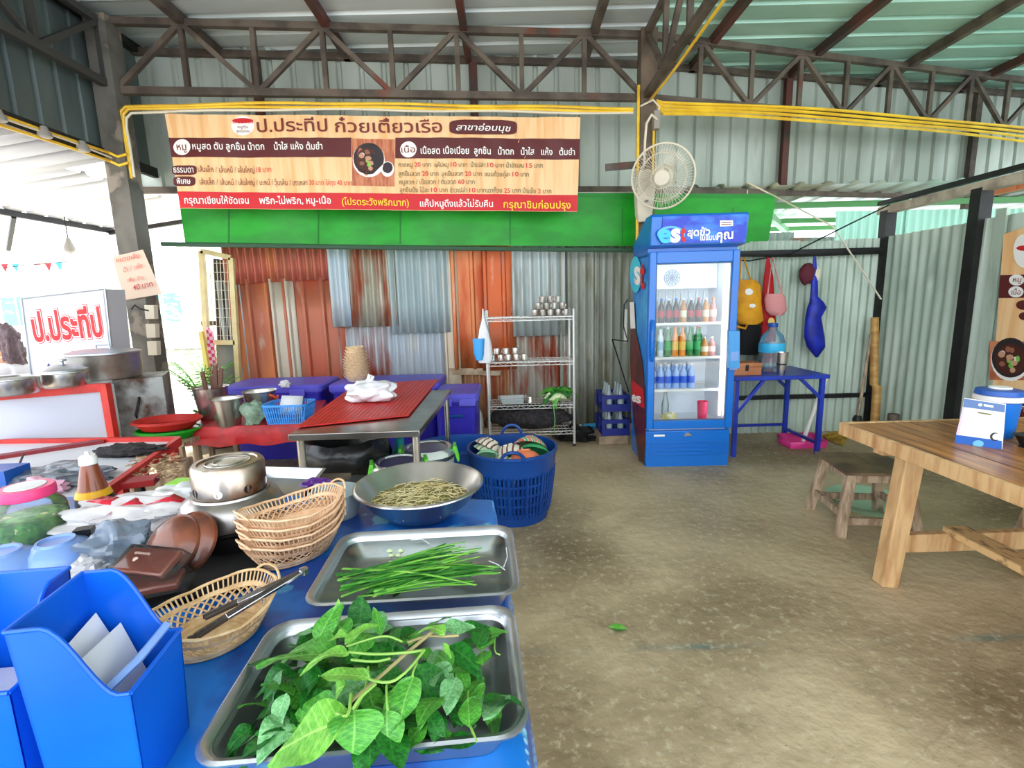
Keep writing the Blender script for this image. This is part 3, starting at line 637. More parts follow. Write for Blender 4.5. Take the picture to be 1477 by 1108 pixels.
# sign canopy leaning forward
prof = [(.08, 1.78), (-.04, 1.79), (-.07, 2.0), (-.05, 2.02), (.10, 2.02), (.5, 1.86), (.52, 1.78)]
cn = PT(fr, 'sign_canopy', MB().rings([[Vector((x, y, z)) for y, z in prof] for x in (-.01, .72)], True, True), m_fb, bev=.006)
ps = Plane((1.12, 3.92), (1.12 + cos(rad(-1)), 3.92 + sin(rad(-1)))); ps.o = Vector((1.12, 3.86, 0)); 
m_signb = M('deep blue sign print', (16, 50, 190), .3, c2=(44, 130, 228), sc=5, st=(1, 1, 2), lo=.5, hi=.7)
mb = MB().box(.07, .70, -.076, -.05, 1.80, 2.0); sg = PT(fr, 'sign_face', mb, m_signb)
fr['z'] = 0
psf = Plane((1.12, 3.84), (1.12 + cos(rad(-1)), 3.84 + sin(rad(-1))))
def FW(s, a, b, h, m, bold=.02, off=.004, **k): return write(fr, s, m, psf, a, b, h, off, bold, **k)
m_sky = M('sky blue print', (60, 190, 240), .4)
FW('e', (950, 350), (968, 349), 17, m_sky, .03, ref='x', name='logo_letter'); FW('s', (967, 349), (981, 348), 17, m_whitep, .04, .005, ref='x', name='logo_letter'); FW('t', (981, 348), (989, 347), 15, m_redp, .05, .006, ref='x', name='logo_letter')
disc(fr, 'logo_swirl', psf, (968, 338), 20, 12, M('pale blue swirl', (90, 180, 236), .4), .002)
disc(fr, 'logo_swirl', psf, (969, 340), 17, 11, m_signb, .003)
FW('สุดขั้ว', (991, 341), (1024, 339), 8, m_whitep, .03); FW('ในแบบ', (1009, 347), (1032, 346), 6.5, m_whitep, .03); FW('คุณ', (1033, 346), (1057, 344), 10, m_whitep, .03)
patch(fr, 'price_sticker', psf, [(1038, 318), (1057, 318), (1057, 326), (1038, 327)], m_whitep, .004)
for y_ in (320.5, 323.5): patch(fr, 'sticker_print', psf, [(1040, y_), (1055, y_), (1055, y_ + 1.2), (1040, y_ + 1.2)], m_brownp, .006)
# side print: bottle, letters
pss = Plane((1.115, 4.47), (1.118, 3.96)); pss.n = Vector((-1, 0, 0))
sidelet = lambda s, a, b, h, m, **k: write(fr, s, m, pss, a, b, h, .006, .03, ref='x', name='side_letter', **k)
disc(fr, 'side_swirl', pss, (917, 396), 8, 26, M('aqua swirl', (60, 200, 226), .4), .003)
sidelet('e', (910, 412), (917, 412), 17, m_sky); sidelet('s', (915, 408), (924, 410), 22, m_whitep); sidelet('t', (923, 414), (930, 416), 26, m_redp)
def spoly(nm, pts, m, off): return PT(fr, nm, MB().poly([pss.px(x, y, off) for x, y in pts][::-1]), m, w=True, ang=0)
spoly('side_bottle_print', [(910, 448), (915, 446), (917, 478), (926, 520), (930, 560), (931, 640), (929, 668), (921, 664), (913, 600), (909, 520), (910, 480)], M('cola print', (112, 26, 30), .3, c2=(60, 18, 24), sc=6), .003)
spoly('side_bottle_print', [(912, 548), (928, 562), (930, 590), (912, 578)], m_redp, .004); spoly('side_cap_print', [(909, 436), (915, 436), (917, 474), (910, 474)], m_whitep, .0045)
sidelet('e', (912, 578), (918, 580), 9, m_whitep); sidelet('s', (918, 580), (925, 582), 9, m_whitep)
# blue pocket of leaflets hooked on the door edge
lp = T('leaflet_holder', 'blue plastic leaflet pocket clipped to the right edge of the fridge', 'holder', PFR.px(1054, 532, .03))
PT(lp, 'pocket', MB().rings([[PFR.px(x, y, o) for o in (.01, .05) for x in ((1048, 1063) if o == .01 else (1063, 1048))] for y in (477, 495, 530)], True, True), M('pale blue plastic', (70, 150, 214), .35), w=True)
PT(lp, 'card', MB().poly([PFR.px(x, y, .03) for x, y in ((1050, 533), (1061, 533), (1061, 477), (1050, 477))]).poly([PFR.px(x, y, .052) for x, y in ((1050, 520), (1061, 519), (1061, 506), (1050, 507))]), m_ltblue, w=True)

# fridge stock
m_cap = {k: M(k + ' cap', c, .4) for k, c in dict(white=(230, 232, 236), green=(40, 150, 70), orange=(240, 140, 30), red=(200, 40, 40), blue=(40, 90, 200)).items()}
liq = dict(cola=((34, 16, 16), (170, 30, 40)), orange=((240, 140, 30), (245, 200, 90)), green=((30, 130, 60), (60, 170, 90)), amber=((196, 130, 50), (230, 220, 190)), pinkish=((200, 130, 120), (240, 200, 190)), clear=((214, 228, 236), (150, 190, 220)), water=((150, 186, 240), (40, 100, 220)))
m_liq = {k: M(k + ' drink', c[0], .12, spec=.6, coat=.3) for k, c in liq.items()}; m_lab = {k: M(k + ' label', c[1], .4) for k, c in liq.items()}
proto = {}
def bottle(kind, x, y, z, h, r, capc, label, group):
    key = (kind, round(h, 3), round(r, 4), capc)
    loc = PFRW(x, y, z)
    if key in proto: return dup(proto[key], loc, 0, label)
    t = T('drink_bottle', label, 'bottle', loc, 0, group)
    PT(t, 'body', MB().lathe([(.001, 0), (r * .95, .0), (r, h * .04), (r, h * .55), (r * .9, h * .66), (r * .42, h * .82), (r * .36, h * .92)], 12), m_liq[kind])
    PT(t, 'label', MB().lathe([(r * 1.02, h * .22), (r * 1.03, h * .24), (r * 1.03, h * .48), (r * 1.02, h * .5)], 12), m_lab[kind])
    PT(t, 'cap', MB().lathe([(r * .42, h * .91), (r * .44, h * .92), (r * .42, h * .99), (.001, h)], 10), m_cap[capc]); proto[key] = t; return t
_fm = Matrix.Translation((1.12, 3.92, 0)) @ Matrix.Rotation(rad(-1), 4, 'Z')
def PFRW(x, y, z): return _fm @ Vector((x, y, z))
row1 = ['cola', 'cola', 'cola', 'cola', 'amber', 'cola', 'cola', 'amber', 'pinkish']; cp1 = ['white', 'blue', 'white', 'blue', 'white', 'white', 'red', 'white', 'orange']
for i, k in enumerate(row1): bottle(k, .085 + i * .061, .17, 1.192, .20, .027, cp1[i], f'{k} drink bottle, {ords[i]} from the handle side on the top fridge shelf', 'bottles on the top fridge shelf')
row2 = ['green', 'clear', 'green', 'orange', 'orange', 'green', 'green', 'amber', 'pinkish']; cp2 = ['white', 'green', 'white', 'orange', 'orange', 'green', 'red', 'white', 'white']
for i, k in enumerate(row2):
    hh = .25 if i < 7 else .16
    bottle(k, .085 + i * .061, .17, .912, hh, .027 if i < 7 else .03, cp2[i], f'{k} drink bottle, {ords[i]} from the handle side on the second fridge shelf', 'bottles on the second fridge shelf')
for i in range(8): bottle('cola' if i < 3 else 'green', .09 + i * .06, .28, .912, .235, .026, 'green', f'bottle in the rear row of the second fridge shelf, {ords[i]} from the handle side', 'rear bottles in the fridge')
for j in range(2):
    for i in range(6): bottle('water', .09 + i * .064, .17 + j * .09, .642, .21, .03, 'white', f'small water bottle with blue wrap, {ords[i]} of the {"front" if j == 0 else "rear"} row on the third fridge shelf', 'water bottles in the fridge')
gl = None
for i in range(8):
    l = PFRW(.09 + i * .063, .26, 1.192); la = f'empty clear glass bottle behind the top shelf drinks, {ords[i]} from the handle side'
    if not gl: gl = ONE('glass_bottle', la, 'bottle', MB().lathe([(.001, 0), (.026, 0), (.026, .14), (.012, .2), (.012, .255), (.015, .26)], 12), m_tubclear, l, group='clear bottles in the fridge')
    else: dup(gl, l, 0, la)
ONE('drink_cup', 'bright pink plastic cup on the fridge floor', 'cup', MB().lathe([(.001, 0), (.035, 0), (.045, .17), (.042, .17), (.034, .02)], 16), M('hot pink plastic', (238, 50, 100), .4), PFRW(.52, .18, .352), group=None)
ONE('clear_bag', 'knotted bag of yellow fruit on the fridge floor', 'bag', MB().blob((0, 0, .035), (.075, .05, .045), .3, 3, flat=-.034), M('yellow fruit', (232, 214, 96), .3, c2=(244, 240, 210), sc=30), PFRW(.23, .16, .352))
ONE('tall_clear_bottle', 'tall empty clear bottle standing behind the yellow bag in the fridge', 'bottle', MB().lathe([(.001, 0), (.03, 0), (.032, .12), (.015, .2), (.015, .24)], 14), m_tubclear, PFRW(.24, .3, .352))

# ================================================================ WIRE RACK AND WHAT IS ON IT
m_rack = M('white rack wire', (206, 206, 200), .35, .3)
RX0, RX1, RY0, RY1 = -.20, .62, 4.62, 4.95
rk = T('wire_rack', 'four-tier white wire shelving rack against the rusty tin wall', 'rack', (.21, 4.78, 0))
for x in (RX0, RX1):
    for y in (RY0, RY1):
        pst = PT(rk, 'post', MB().lathe([(.012, .02), (.012, 1.31), (.009, 1.32)], 8, (x, y, 0)), m_rack, w=True)
        PT(pst, 'foot', MB().lathe([(.016, 0), (.018, .01), (.01, .025)], 8, (x, y, 0)), m_black, w=True)
TZ = (.15, .41, .83, 1.25)
for z in TZ:
    sh = MB()
    for y in (RY0, RY1):
        sh.bar((RX0, y, z), (RX1, y, z), .007).bar((RX0, y, z - .03), (RX1, y, z - .03), .006)
        n = 16; sh.tube([(RX0 + (RX1 - RX0) * i / n, y, z - (.03 if i % 2 else 0)) for i in range(n + 1)], .003, 4)
    for x in (RX0, RX1): sh.bar((x, RY0, z), (x, RY1, z), .007).bar((x, RY0, z - .03), (x, RY1, z - .03), .006)
    for i in range(1, 22): x = RX0 + (RX1 - RX0) * i / 22; sh.bar((x, RY0, z + .002), (x, RY1, z + .002), .004)
    for i in range(1, 3): y = RY0 + (RY1 - RY0) * i / 3; sh.bar((RX0, y, z - .004), (RX1, y, z - .004), .006)
    PT(rk, 'wire_shelf', sh, m_rack, w=True)
m_cup = M('dull cup steel', (216, 210, 202), .3, .8, c2=(170, 158, 146), sc=14)
cup = None
def put_cup(x, y, z, la, grp, tilt=0):
    global cup
    if cup is None:
        cup = T('steel_cup', la, 'cup', (x, y, z), 0, grp)
        PT(cup, 'body', MB().lathe([(.034, 0), (.036, .003), (.034, .006), (.033, .055), (.031, .06), (.001, .061)], 18), m_cup)
        PT(cup, 'handle', MB().tube([(.032, 0, .048), (.05, 0, .045), (.054, 0, .03), (.048, 0, .014), (.032, 0, .012)], .003, 5), m_cup)
        return
    c = dup(cup, (x, y, z), random.uniform(-2.5, .5), la); c['group'] = grp
xs0 = [.265, .34, .415, .49, .565]
for lv, (xs, z) in enumerate(((xs0, 1.256), ([.3, .378, .455, .53], 1.318), ([.34, .415, .49], 1.38))):
    for i, x in enumerate(xs): put_cup(x, 4.76 + .01 * (i % 2), z, f'steel cup, {ords[i]} from left, {["bottom", "middle", "top"][lv]} row of the rack top heap', 'steel cups on the top tier')
for i in range(4): put_cup(.30 + .078 * i, 4.85, 1.256, f'steel cup, {ords[i]} from left, rear row of the rack top heap', 'steel cups on the top tier')
for lv, (xs, z) in enumerate((([-.155, -.075, .0, .078, .155], .836), ([-.11, -.02, .07], .898))):
    for i, x in enumerate(xs): put_cup(x, 4.75, z, f'steel cup, {ords[i]} from left, {["lower", "upper"][lv]} row on the second rack tier', 'steel cups on the second tier')
put_cup(.2, 4.74, .416, 'single steel cup beside the clear tray on the third tier', None)
tr = MB(); tr.rings([rrect(.29, .2, .03, .055), rrect(.27, .18, .03, .05), rrect(.24, .15, .03, .004), rrect(.25, .16, .03, .0)], False, True)
ONE('clear_tray', 'shallow clear plastic tray lying on the third tier of the rack', 'tray', tr, m_tubclear, (.03, 4.76, .418))
# leafy vegetable
vg = T('leafy_vegetable', 'head of leafy green vegetable drooping over the third tier of the rack', 'vegetable', (.47, 4.72, .42))
PT(vg, 'pale_heart', MB().blob((0, 0, .06), (.13, .09, .05), .25, 4, flat=-.05), M('pale stalk', (206, 220, 170), .5))
for i in range(9):
    a = i * .75; mb = MB()
    def lf(u, v, a=a, i=i):
        r = u * .19; wv = (v - .5) * .16 * sin(min(1, u + .15) * pi * .9)
        x = cos(a) * r - sin(a) * wv; y = sin(a) * r * .6 + cos(a) * wv
        return Vector((x, y, .11 + .03 * sin(u * 3) - (.16 if i in (5, 6) else .06) * u * u + .012 * sin(v * 14 + i)))
    mb.grid(lf, 8, 8); PT(vg, 'leaf', mb, m_leafd if i % 2 else m_leafm, sol=.002)
# hanging clear bag with blue scoop
cb_ = T('hanging_bag', 'clear plastic bag with a blue scoop hung on the rack corner', 'bag', (-.22, 4.58, 1.02))
PT(cb_, 'film', MB().rings([[Vector((-.22 + w_ * cos(t), 4.58 + .03 * sin(t), z)) for t in [k * pi / 6 for k in range(12)]] for z, w_ in ((1.34, .008), (1.26, .015), (1.15, .045), (1.0, .07), (.88, .08), (.84, .06))], True, True), m_filmw, w=True)
PT(cb_, 'scoop', MB().rings([[Vector((-.27 + w_ * cos(t), 4.55 + .03 * sin(t), z)) for t in [k * pi / 6 for k in range(12)]] for z, w_ in ((1.07, .055), (1.05, .055), (.92, .045), (.87, .03))], False, True), M('sky plastic', (60, 160, 226), .4), w=True)
# black netting bag under the third tier
m_net = M('black netting cloth', (26, 24, 26), .8, c2=(52, 46, 48), sc=30, bump=.5, bsc=50)
ONE('black_net_bundle', 'folded black netting packed on the lower tier of the rack', 'netting', MB().blob((0, 0, 0), (.4, .15, .13), .16, 5, 30, 16, flat=-.105), m_net, (.2, 4.78, .262))
ONE('black_bag', 'crumpled black bag on the floor under the right end of the rack', 'bag', MB().blob((0, 0, .06), (.2, .13, .09), .4, 9, flat=-.058), m_bagblack, (.68, 4.82, 0))
one('hanging_string', 'green string dangling from the vegetable on the rack', 'string', MB().tube([(.42, 4.6, .4), (.43, 4.58, .28), (.42, 4.59, .12)], .004, 5), m_leafb)
one('blue_pipe', 'short light blue water pipe lying on the floor by the crates', 'pipe', MB().tube([(.78, 5.15, .04), (1.12, 5.22, .04)], .038, 14), M('pipe blue', (60, 156, 206), .4))
ONE('white_sack', 'white plastic sack slumped between ice chest and rack', 'sack', MB().blob((0, 0, .18), (.06, .08, .22), .3, 11, flat=-.178), m_filmw, (-.33, 4.75, 0))

# crates with empty bottles, brick
def crate(z, la):
    c = T('bottle_crate', la, 'crate', (1.02, 4.78, z), 0, 'bottle crates beside the fridge')
    mb = MB(); w_, d_, h_ = .24, .32, .16
    for x in (-w_ / 2, w_ / 2): mb.box(x - .006, x + .006, -d_ / 2, d_ / 2, 0, .07).box(x - .006, x + .006, -d_ / 2, d_ / 2, .12, h_)
    for y in (-d_ / 2, d_ / 2): mb.box(-w_ / 2, w_ / 2, y - .006, y + .006, 0, .07).box(-w_ / 2, w_ / 2, y - .006, y + .006, .12, h_)
    mb.box(-w_ / 2, w_ / 2, -d_ / 2, d_ / 2, 0, .01)
    for sx in (-1, 1):
        for sy in (-1, 0, 1): mb.cb((sx * w_ / 2, sy * d_ / 2, h_ / 2), (.03, .03, h_))
    PT(c, 'crate_body', mb, M('crate blue', (24, 38, 124), .4)); PT(c, 'divider', MB().box(-.003, .003, -.15, .15, .01, .1).box(-.11, .11, -.055, -.05, .01, .1).box(-.11, .11, .05, .055, .01, .1), m_navy); return c
crate(.09, 'lower dark blue bottle crate beside the fridge'); crate(.33, 'upper dark blue bottle crate beside the fridge')
eb = None; n_ = 0
for z, nm in ((.1, 'lower'), (.34, 'upper')):
    for i in range(2):
        for j in range(3):
            l = (.965 + .11 * i, 4.67 + .11 * j, z + .002); la = f'empty clear bottle in the {nm} crate, {["left", "fridge"][i]} side, {ords[j]} from the front'
            if not eb: eb = ONE('empty_bottle', la, 'bottle', MB().lathe([(.001, 0), (.032, 0), (.033, .12), (.013, .19), (.013, .235), (.016, .24), (.012, .245)], 14), m_tubclear, l, group='empty bottles in the crates')
            else: dup(eb, l, 0, la)
ONE('concrete_brick', 'dusty concrete brick under the bottle crates', 'brick', MB().box(-.15, .14, -.15, .15, 0, .088), M('dusty brick', (168, 146, 120), .9, c2=(140, 120, 98), sc=12, bump=.4, bsc=20), (1.0, 4.76, 0), rad(3), bev=.008)
one('power_cable', 'black power cord hanging on the tin wall beside the fridge', 'cable', MB().tube([PB.px(x, y, .07) for x, y in ((903, 432), (898, 440), (897, 470), (903, 492))] + [Vector((1.04, 4.9, 1.0)), Vector((1.08, 4.6, .7)), Vector((1.1, 4.45, .55))], .007, 6), m_cable)
one('white_power_strip', 'narrow white strip fixed to tin wall behind the fridge cord', 'strip', MB().cb(PB.px(900, 470, .06), (.03, .02, .36)), m_whitep)

# big blue basket with stacked bowls
bk = T('laundry_basket', 'large round dark blue perforated basket full of bowls', 'basket', (.01, 3.12, 0))
def rad_(z): return .225 + .065 * (z / .47) ** .8
NB = 30
mb = MB(); mb.lathe([(.001, .012), (.215, .012), (.225, 0), (rad_(.07), .07), (rad_(.07) - .006, .07), (.21, .02)], 40)
PT(bk, 'basket_base', mb, m_navy)
mb = MB(); mb.rings([[Vector((r * cos(2 * pi * j / 40), r * sin(2 * pi * j / 40), z)) for j in range(40)] for r, z in ((rad_(.33), .33), (rad_(.44), .44), (rad_(.44) + .012, .455), (rad_(.44) + .012, .468), (rad_(.44) - .004, .468), (rad_(.33) - .006, .33))]); PT(bk, 'basket_rim', mb, m_navy)
mb = MB()
for zz in (.07, .135, .2, .265):
    rr = [[Vector((r * cos(2 * pi * j / 40), r * sin(2 * pi * j / 40), z)) for j in range(40)] for r, z in ((rad_(zz), zz), (rad_(zz + .016), zz + .016), (rad_(zz) - .006, zz + .016), (rad_(zz) - .006, zz))]
    mb.rings(rr + [rr[0]])
for j in range(NB * 2):
    a = 2 * pi * j / (NB * 2); mb.tube([(rad_(z) * cos(a) * .988, rad_(z) * sin(a) * .988, z) for z in (.06, .2, .34)], .009 if j % 4 else .014, 4)
PT(bk, 'basket_lattice', mb, m_navy)
for s in (1, -1):
    PT(bk, 'basket_handle', MB().tube([(.07 * cos(t) * 1.0, s * (rad_(.45) + .0 + .012) - s * .09 * sin(t) * (1 if s < 0 else 0), .46 + .07 * sin(t) * (1 if s > 0 else .35)) for t in [k * pi / 8 for k in range(9)]], .011, 8), m_navy)
def bowlprof(r, h): return [(r * .4, 0), (r * .42, .008), (r * .7, h * .35), (r * .93, h * .75), (r, h), (r * .96, h), (r * .88, h * .75), (r * .66, h * .38), (.001, .012)]
m_bw = dict(white=M('white bowl', (222, 222, 208), .35), green=M('green bowl', (70, 170, 110), .35), orange=M('coral bowl', (228, 126, 88), .35), mint=M('mint bowl', (150, 210, 170), .35))
def stripes(m1, c1, c2, ax=(1, 0, 0)):
    m = M('striped bowl', c1, .35); nt = m.node_tree; tcx = nt.nodes.new('ShaderNodeTexCoord'); wv = nt.nodes.new('ShaderNodeTexWave'); wv.inputs['Scale'].default_value = 9; wv.inputs['Distortion'].default_value = 1.5
    cr = nt.nodes.new('ShaderNodeValToRGB'); cr.color_ramp.interpolation = 'CONSTANT'; e = cr.color_ramp.elements; e[0].color = lin(c1); e[1].position = .45; e[1].color = lin((226, 222, 204)); x = e.new(.8); x.color = lin(c2)
    nt.links.new(tcx.outputs['Object'], wv.inputs[0]); nt.links.new(wv.outputs[1], cr.inputs[0]); nt.links.new(cr.outputs[0], nt.nodes['Principled BSDF'].inputs['Base Color']); return m
ms = [stripes(0, (226, 222, 204), (60, 160, 100)), stripes(0, (214, 120, 96), (70, 170, 110)), m_bw['orange'], m_bw['green'], m_bw['mint'], stripes(0, (226, 222, 204), (120, 60, 50))]
B0 = bk.location
bspec = [((-.13, .09, .40), .105, (150, 20), 5, 'cream bowl with green stripes at the back left of the blue basket'), ((-.14, .07, .36), .105, (150, 25), 0, 'striped bowl nested under the back left bowl in the blue basket'),
         ((-.04, -.04, .40), .1, (165, -20), 5, 'cream bowl with a brown stripe in the middle of the blue basket'), ((-.16, -.08, .37), .085, (140, -30), 4, 'mint bowl at the left front of the blue basket'),
         ((.13, .06, .41), .115, (150, 30), 1, 'large coral and green striped bowl at the right of the blue basket'), ((.15, .04, .365), .115, (148, 35), 3, 'green bowl nested under the coral striped bowl in the blue basket'),
         ((.07, -.12, .39), .105, (160, 0), 2, 'coral orange bowl at the front of the blue basket'), ((.0, -.1, .33), .1, (170, 10), 0, 'striped bowl lying low in the centre of the blue basket'), ((-.07, -.14, .355), .085, (155, -15), 0, 'small striped bowl at the front left of the blue basket'), ((-.02, .13, .34), .1, (165, 15), 3, 'green bowl low at the rear of the blue basket')]
for (x, y, z), r, (rx, ry), mi, la in bspec:
    o = ONE('plastic_bowl', la, 'bowl', MB().lathe(bowlprof(r, r * .62), 28), ms[mi], (B0.x + x, B0.y + y, z + .085), group='bowls in the blue basket'); o.rotation_euler = (rad(rx), rad(ry), rad(x * 200))
# blue oval tub behind it, clear tubs with green clips
ONE('blue_tub', 'mid blue oval plastic tub behind the large basket', 'tub', MB().lathe([(.001, .01), (.2, .01), (.22, 0), (.26, .34), (.29, .35), (.29, .375), (.25, .36), (.21, .03)], 36, sx=1.15, sy=.8), m_tubblue, (-.36, 3.55, 0))
def cliptub(loc, r, h, la, rz=0):
    t = T('lidded_tub', la, 'tub', loc, rz)
    PT(t, 'tub_body', MB().lathe([(.001, 0), (r * .8, 0), (r * .85, .01), (r * .97, h * .9), (r * .95, h * .9), (r * .8, .02)], 32), m_tubclear)
    PT(t, 'lid', MB().lathe([(.001, h + .012), (r * .7, h + .012), (r * .75, h + .02), (r * .85, h + .02), (r * 1.0, h), (r * 1.03, h - .02), (r * .98, h - .02)], 32), CLEAR('frosted lid', (1, 1, 1), .1, .3, .92, (214, 224, 216)))
    for a in (0, pi):
        m_ = Matrix.Rotation(a, 4, 'Z'); mb = MB()
        mb.bar(m_ @ Vector((r * .98, -.04, h + .01)), m_ @ Vector((r * 1.1, -.03, h - .07)), .012, .02).bar(m_ @ Vector((r * .98, .04, h + .01)), m_ @ Vector((r * 1.1, .03, h - .07)), .012, .02)
        mb.bar(m_ @ Vector((r * .98, -.05, h + .012)), m_ @ Vector((r * .98, .05, h + .012)), .02, .025).bar(m_ @ Vector((r * 1.1, -.04, h - .07)), m_ @ Vector((r * 1.1, .04, h - .07)), .014, .02)
        PT(t, 'clip', mb, m_green, label='lime green lid clip', bev=.003)
cliptub((-.52, 2.98, 0), .17, .50, 'taller clear lidded tub with lime clips behind the sprout bowl', .1)
cliptub((-.62, 2.62, .0), .15, .53, 'nearer clear lidded tub with lime clips under the steel table edge', pi + .25)
# bin with black liner
bi = T('bin', 'round grey black bin with a black liner under the steel table', 'bin', (-1.02, 2.95, 0))
PT(bi, 'bin_body', MB().lathe([(.001, .0), (.2, .0), (.25, .56), (.26, .57), (.24, .57), (.19, .02)], 32), M('charcoal plastic', (60, 60, 62), .5))
mb = MB(); mb.grid(lambda u, v: Vector(((.24 + .035 * sin(v * pi) + .012 * noise.noise(Vector((u * 20, v * 3, 0)))) * cos(2 * pi * u), (.24 + .035 * sin(v * pi) + .012 * noise.noise(Vector((u * 20, v * 3, 5)))) * sin(2 * pi * u), .42 + .19 * v + .02 * noise.noise(Vector((u * 14, v * 2, 2))))), 60, 8)
mb.grid(lambda u, v: Vector(((.24 - .1 * v) * cos(2 * pi * u), (.24 - .1 * v) * sin(2 * pi * u), .60 - .12 * v + .03 * noise.noise(Vector((u * 12, v * 2, 2))))), 40, 5); PT(bi, 'liner', mb, m_bagblack)
ONE('teal_bottle', 'teal plastic bottle standing behind the bin', 'bottle', MB().lathe([(.001, 0), (.06, 0), (.065, .4), (.03, .48), (.03, .52), (.001, .53)], 20), M('teal plastic', (20, 150, 150), .4), (-.74, 3.18, 0))

# ---- steel table with red slatted mat
stb = T('steel_table', 'stainless steel work table with a red mat on top', 'table', (-.82, 3.0, 0))
t0, t1, t2, t3 = oz(415, 627, .77), oz(605, 621, .77), oz(651, 562, .77), None
t3 = t0 + (t2 - t1)
mb = MB(); top = [t0, t1, t2, t3]; mb.rings([[p + Vector((0, 0, -.035)) for p in top], top], True, True); PT(stb, 'tabletop', mb, M('table steel', (184, 178, 170), .22, .95, c2=(150, 144, 138), sc=4), w=True, bev=.004)
cen = sum(top, Vector()) / 4
for i, p in enumerate(top):
    q = p + (cen - p) * .1; PT(stb, 'leg', MB().lathe([(.02, 0), (.02, .735)], 12, (q.x, q.y, 0)), m_steel, w=True)
legs = [p + (cen - p) * .1 for p in top]
a, b_ = legs[2], legs[3]; PT(stb, 'stretcher', MB().tube([(a.x, a.y, .2), (b_.x, b_.y, .2)], .012, 8), m_steel, w=True)
mat_ = T('red_mat', 'red slatted roll-up mat spread on the steel table', 'mat', (-.85, 3.0, .772))
ma = [oz(436, 612, .776), oz(600, 613, .776), oz(634, 546, .776), oz(500, 556, .776)]; ma = [oz(428, 617, .776), oz(590, 600, .776), oz(633, 548, .776), oz(512, 556, .776)]
m_mat = M('red slat plastic', (206, 40, 36), .4, c2=(186, 32, 30), sc=20)
ns = 22
mquad = lambda u, v: (ma[0] * (1 - u) + ma[1] * u) * (1 - v) + (ma[3] * (1 - u) + ma[2] * u) * v
for i in range(ns):
    u0, u1 = i / ns, (i + .9) / ns; mb = MB(); mb.rings([[mquad(u0, v), mquad(u1, v), mquad(u1, v) + Vector((0, 0, .006)), mquad(u0, v) + Vector((0, 0, .006))] for v in (0, 1)], True, True)
    PT(mat_, 'slat', mb, m_mat, w=True)
PT(mat_, 'backing', MB().poly([p + Vector((0, 0, -.002)) for p in ma]), m_mat, w=True)
m_crimp = CLEAR('white bag film', (1, 1, 1), .15, .2, .78, (246, 246, 250))
o = ONE('plastic_bag', 'knotted white plastic bag on the red mat of the steel table', 'bag', MB().blob((0, 0, .06), (.16, .11, .075), .22, 21, 44, 26, fr=2.2, flat=-.058).tube([(-.02, .0, .12), (-.0, .0, .17), (.02, .01, .16), (.0, .0, .12)], .012, 6), m_crimp, oz(536, 580, .778) + Vector((0, 0, .003)))
o.location.z = .786
# ---- red cloth table
m_cloth = M('shiny red oilcloth', (178, 12, 20), .35, c2=(146, 8, 16), sc=9, bump=.5, bsc=10)
rt = T('red_cloth_table', 'low table covered by shiny red oilcloth carrying steel pails', 'table', (-1.95, 3.3, 0))
ca = [oz(270, 618, .58), oz(455, 612, .58), oz(470, 578, .58), oz(330, 582, .58)]
PT(rt, 'board', MB().rings([[p + Vector((0, 0, -.02)) for p in ca], ca], True, True), m_wood3, w=True)
mb = MB(); ring0 = ca; NC = 80; per = []
for i in range(4):
    for k in range(20): per.append(ca[i] * (1 - k / 20) + ca[(i + 1) % 4] * (k / 20))
cc = sum(ca, Vector()) / 4; rs = []
for d_, z in ((0, .004), (.0, .0), (.012, -.03), (.02, -.08), (.025, -.13)):
    rs.append([p + (p - cc).normalized() * (d_ + (.012 * noise.noise(Vector((i * .5, z * 8, 0))) if z < -.01 else 0)) + Vector((0, 0, z + .002 + (.01 * sin(i * .9) if z < -.1 else 0))) for i, p in enumerate(per)])
mb.rings(rs[::-1], False, True); PT(rt, 'oilcloth', mb, m_cloth, w=True)
for p in ca: q = p + (cc - p) * .08; PT(rt, 'leg', MB().bar((q.x, q.y, 0), (q.x, q.y, .56), .04), m_wood3, w=True)
def pail(px, py, r, h, la, z=.584, deep=True):
    t = T('steel_pail', la, 'pail', oz(px, py, z), 0, 'steel pails on the red table')
    PT(t, 'pail_body', MB().lathe([(.001, .003), (r * .7, .0), (r * .74, .01), (r * .98, h), (r * 1.04, h + .006), (r * 1.02, h), (r * .95, h - .004), (r * .7, .012), (.001, .014)], 28), m_steel); return t
p1 = pail(309, 604, .12, .24, 'tall steel pail holding wooden handles at the left of the red table')
p2 = pail(331, 613, .105, .19, 'steel pail in front of the tall one on the red table')
p3 = pail(378, 602, .115, .2, 'wide steel pail with an orange handle grip behind the blue basket'); PT(p3, 'grip', MB().tube([(.1, -.05, .18), (.125, -.03, .16), (.13, .0, .14), (.12, .03, .16)], .008, 6), M('orange grip', (230, 90, 40), .4))
for i, (dx, dy, h, m) in enumerate(((-.03, 0, .36, m_wood3), (.03, .02, .4, m_wood3), (.07, -.01, .38, m_wood3), (.0, .04, .32, m_wood3))):
    l = p1.location; one('wooden_spatula', f'wooden utensil handle, {ords[i]} of those standing in the tall steel pail', 'utensil', MB().bar((l.x + dx * .5, l.y + dy * .5, l.z + .02), (l.x + dx * 1.5, l.y + dy, l.z + h), .028, .012), M('dark handle wood', (98, 62, 48), .6) if i == 0 else bpy.data.materials['dark handle wood'])
bb = ONE('bagged_food', 'knotted clear bag of greens between steel pail and blue basket', 'bag', MB().blob((0, 0, .08), (.075, .06, .085), .3, 31, flat=-.078), CLEAR('greenish bag', (.9, .97, .93), .15, .15, .4, (150, 190, 160)), oz(368, 612, .586))
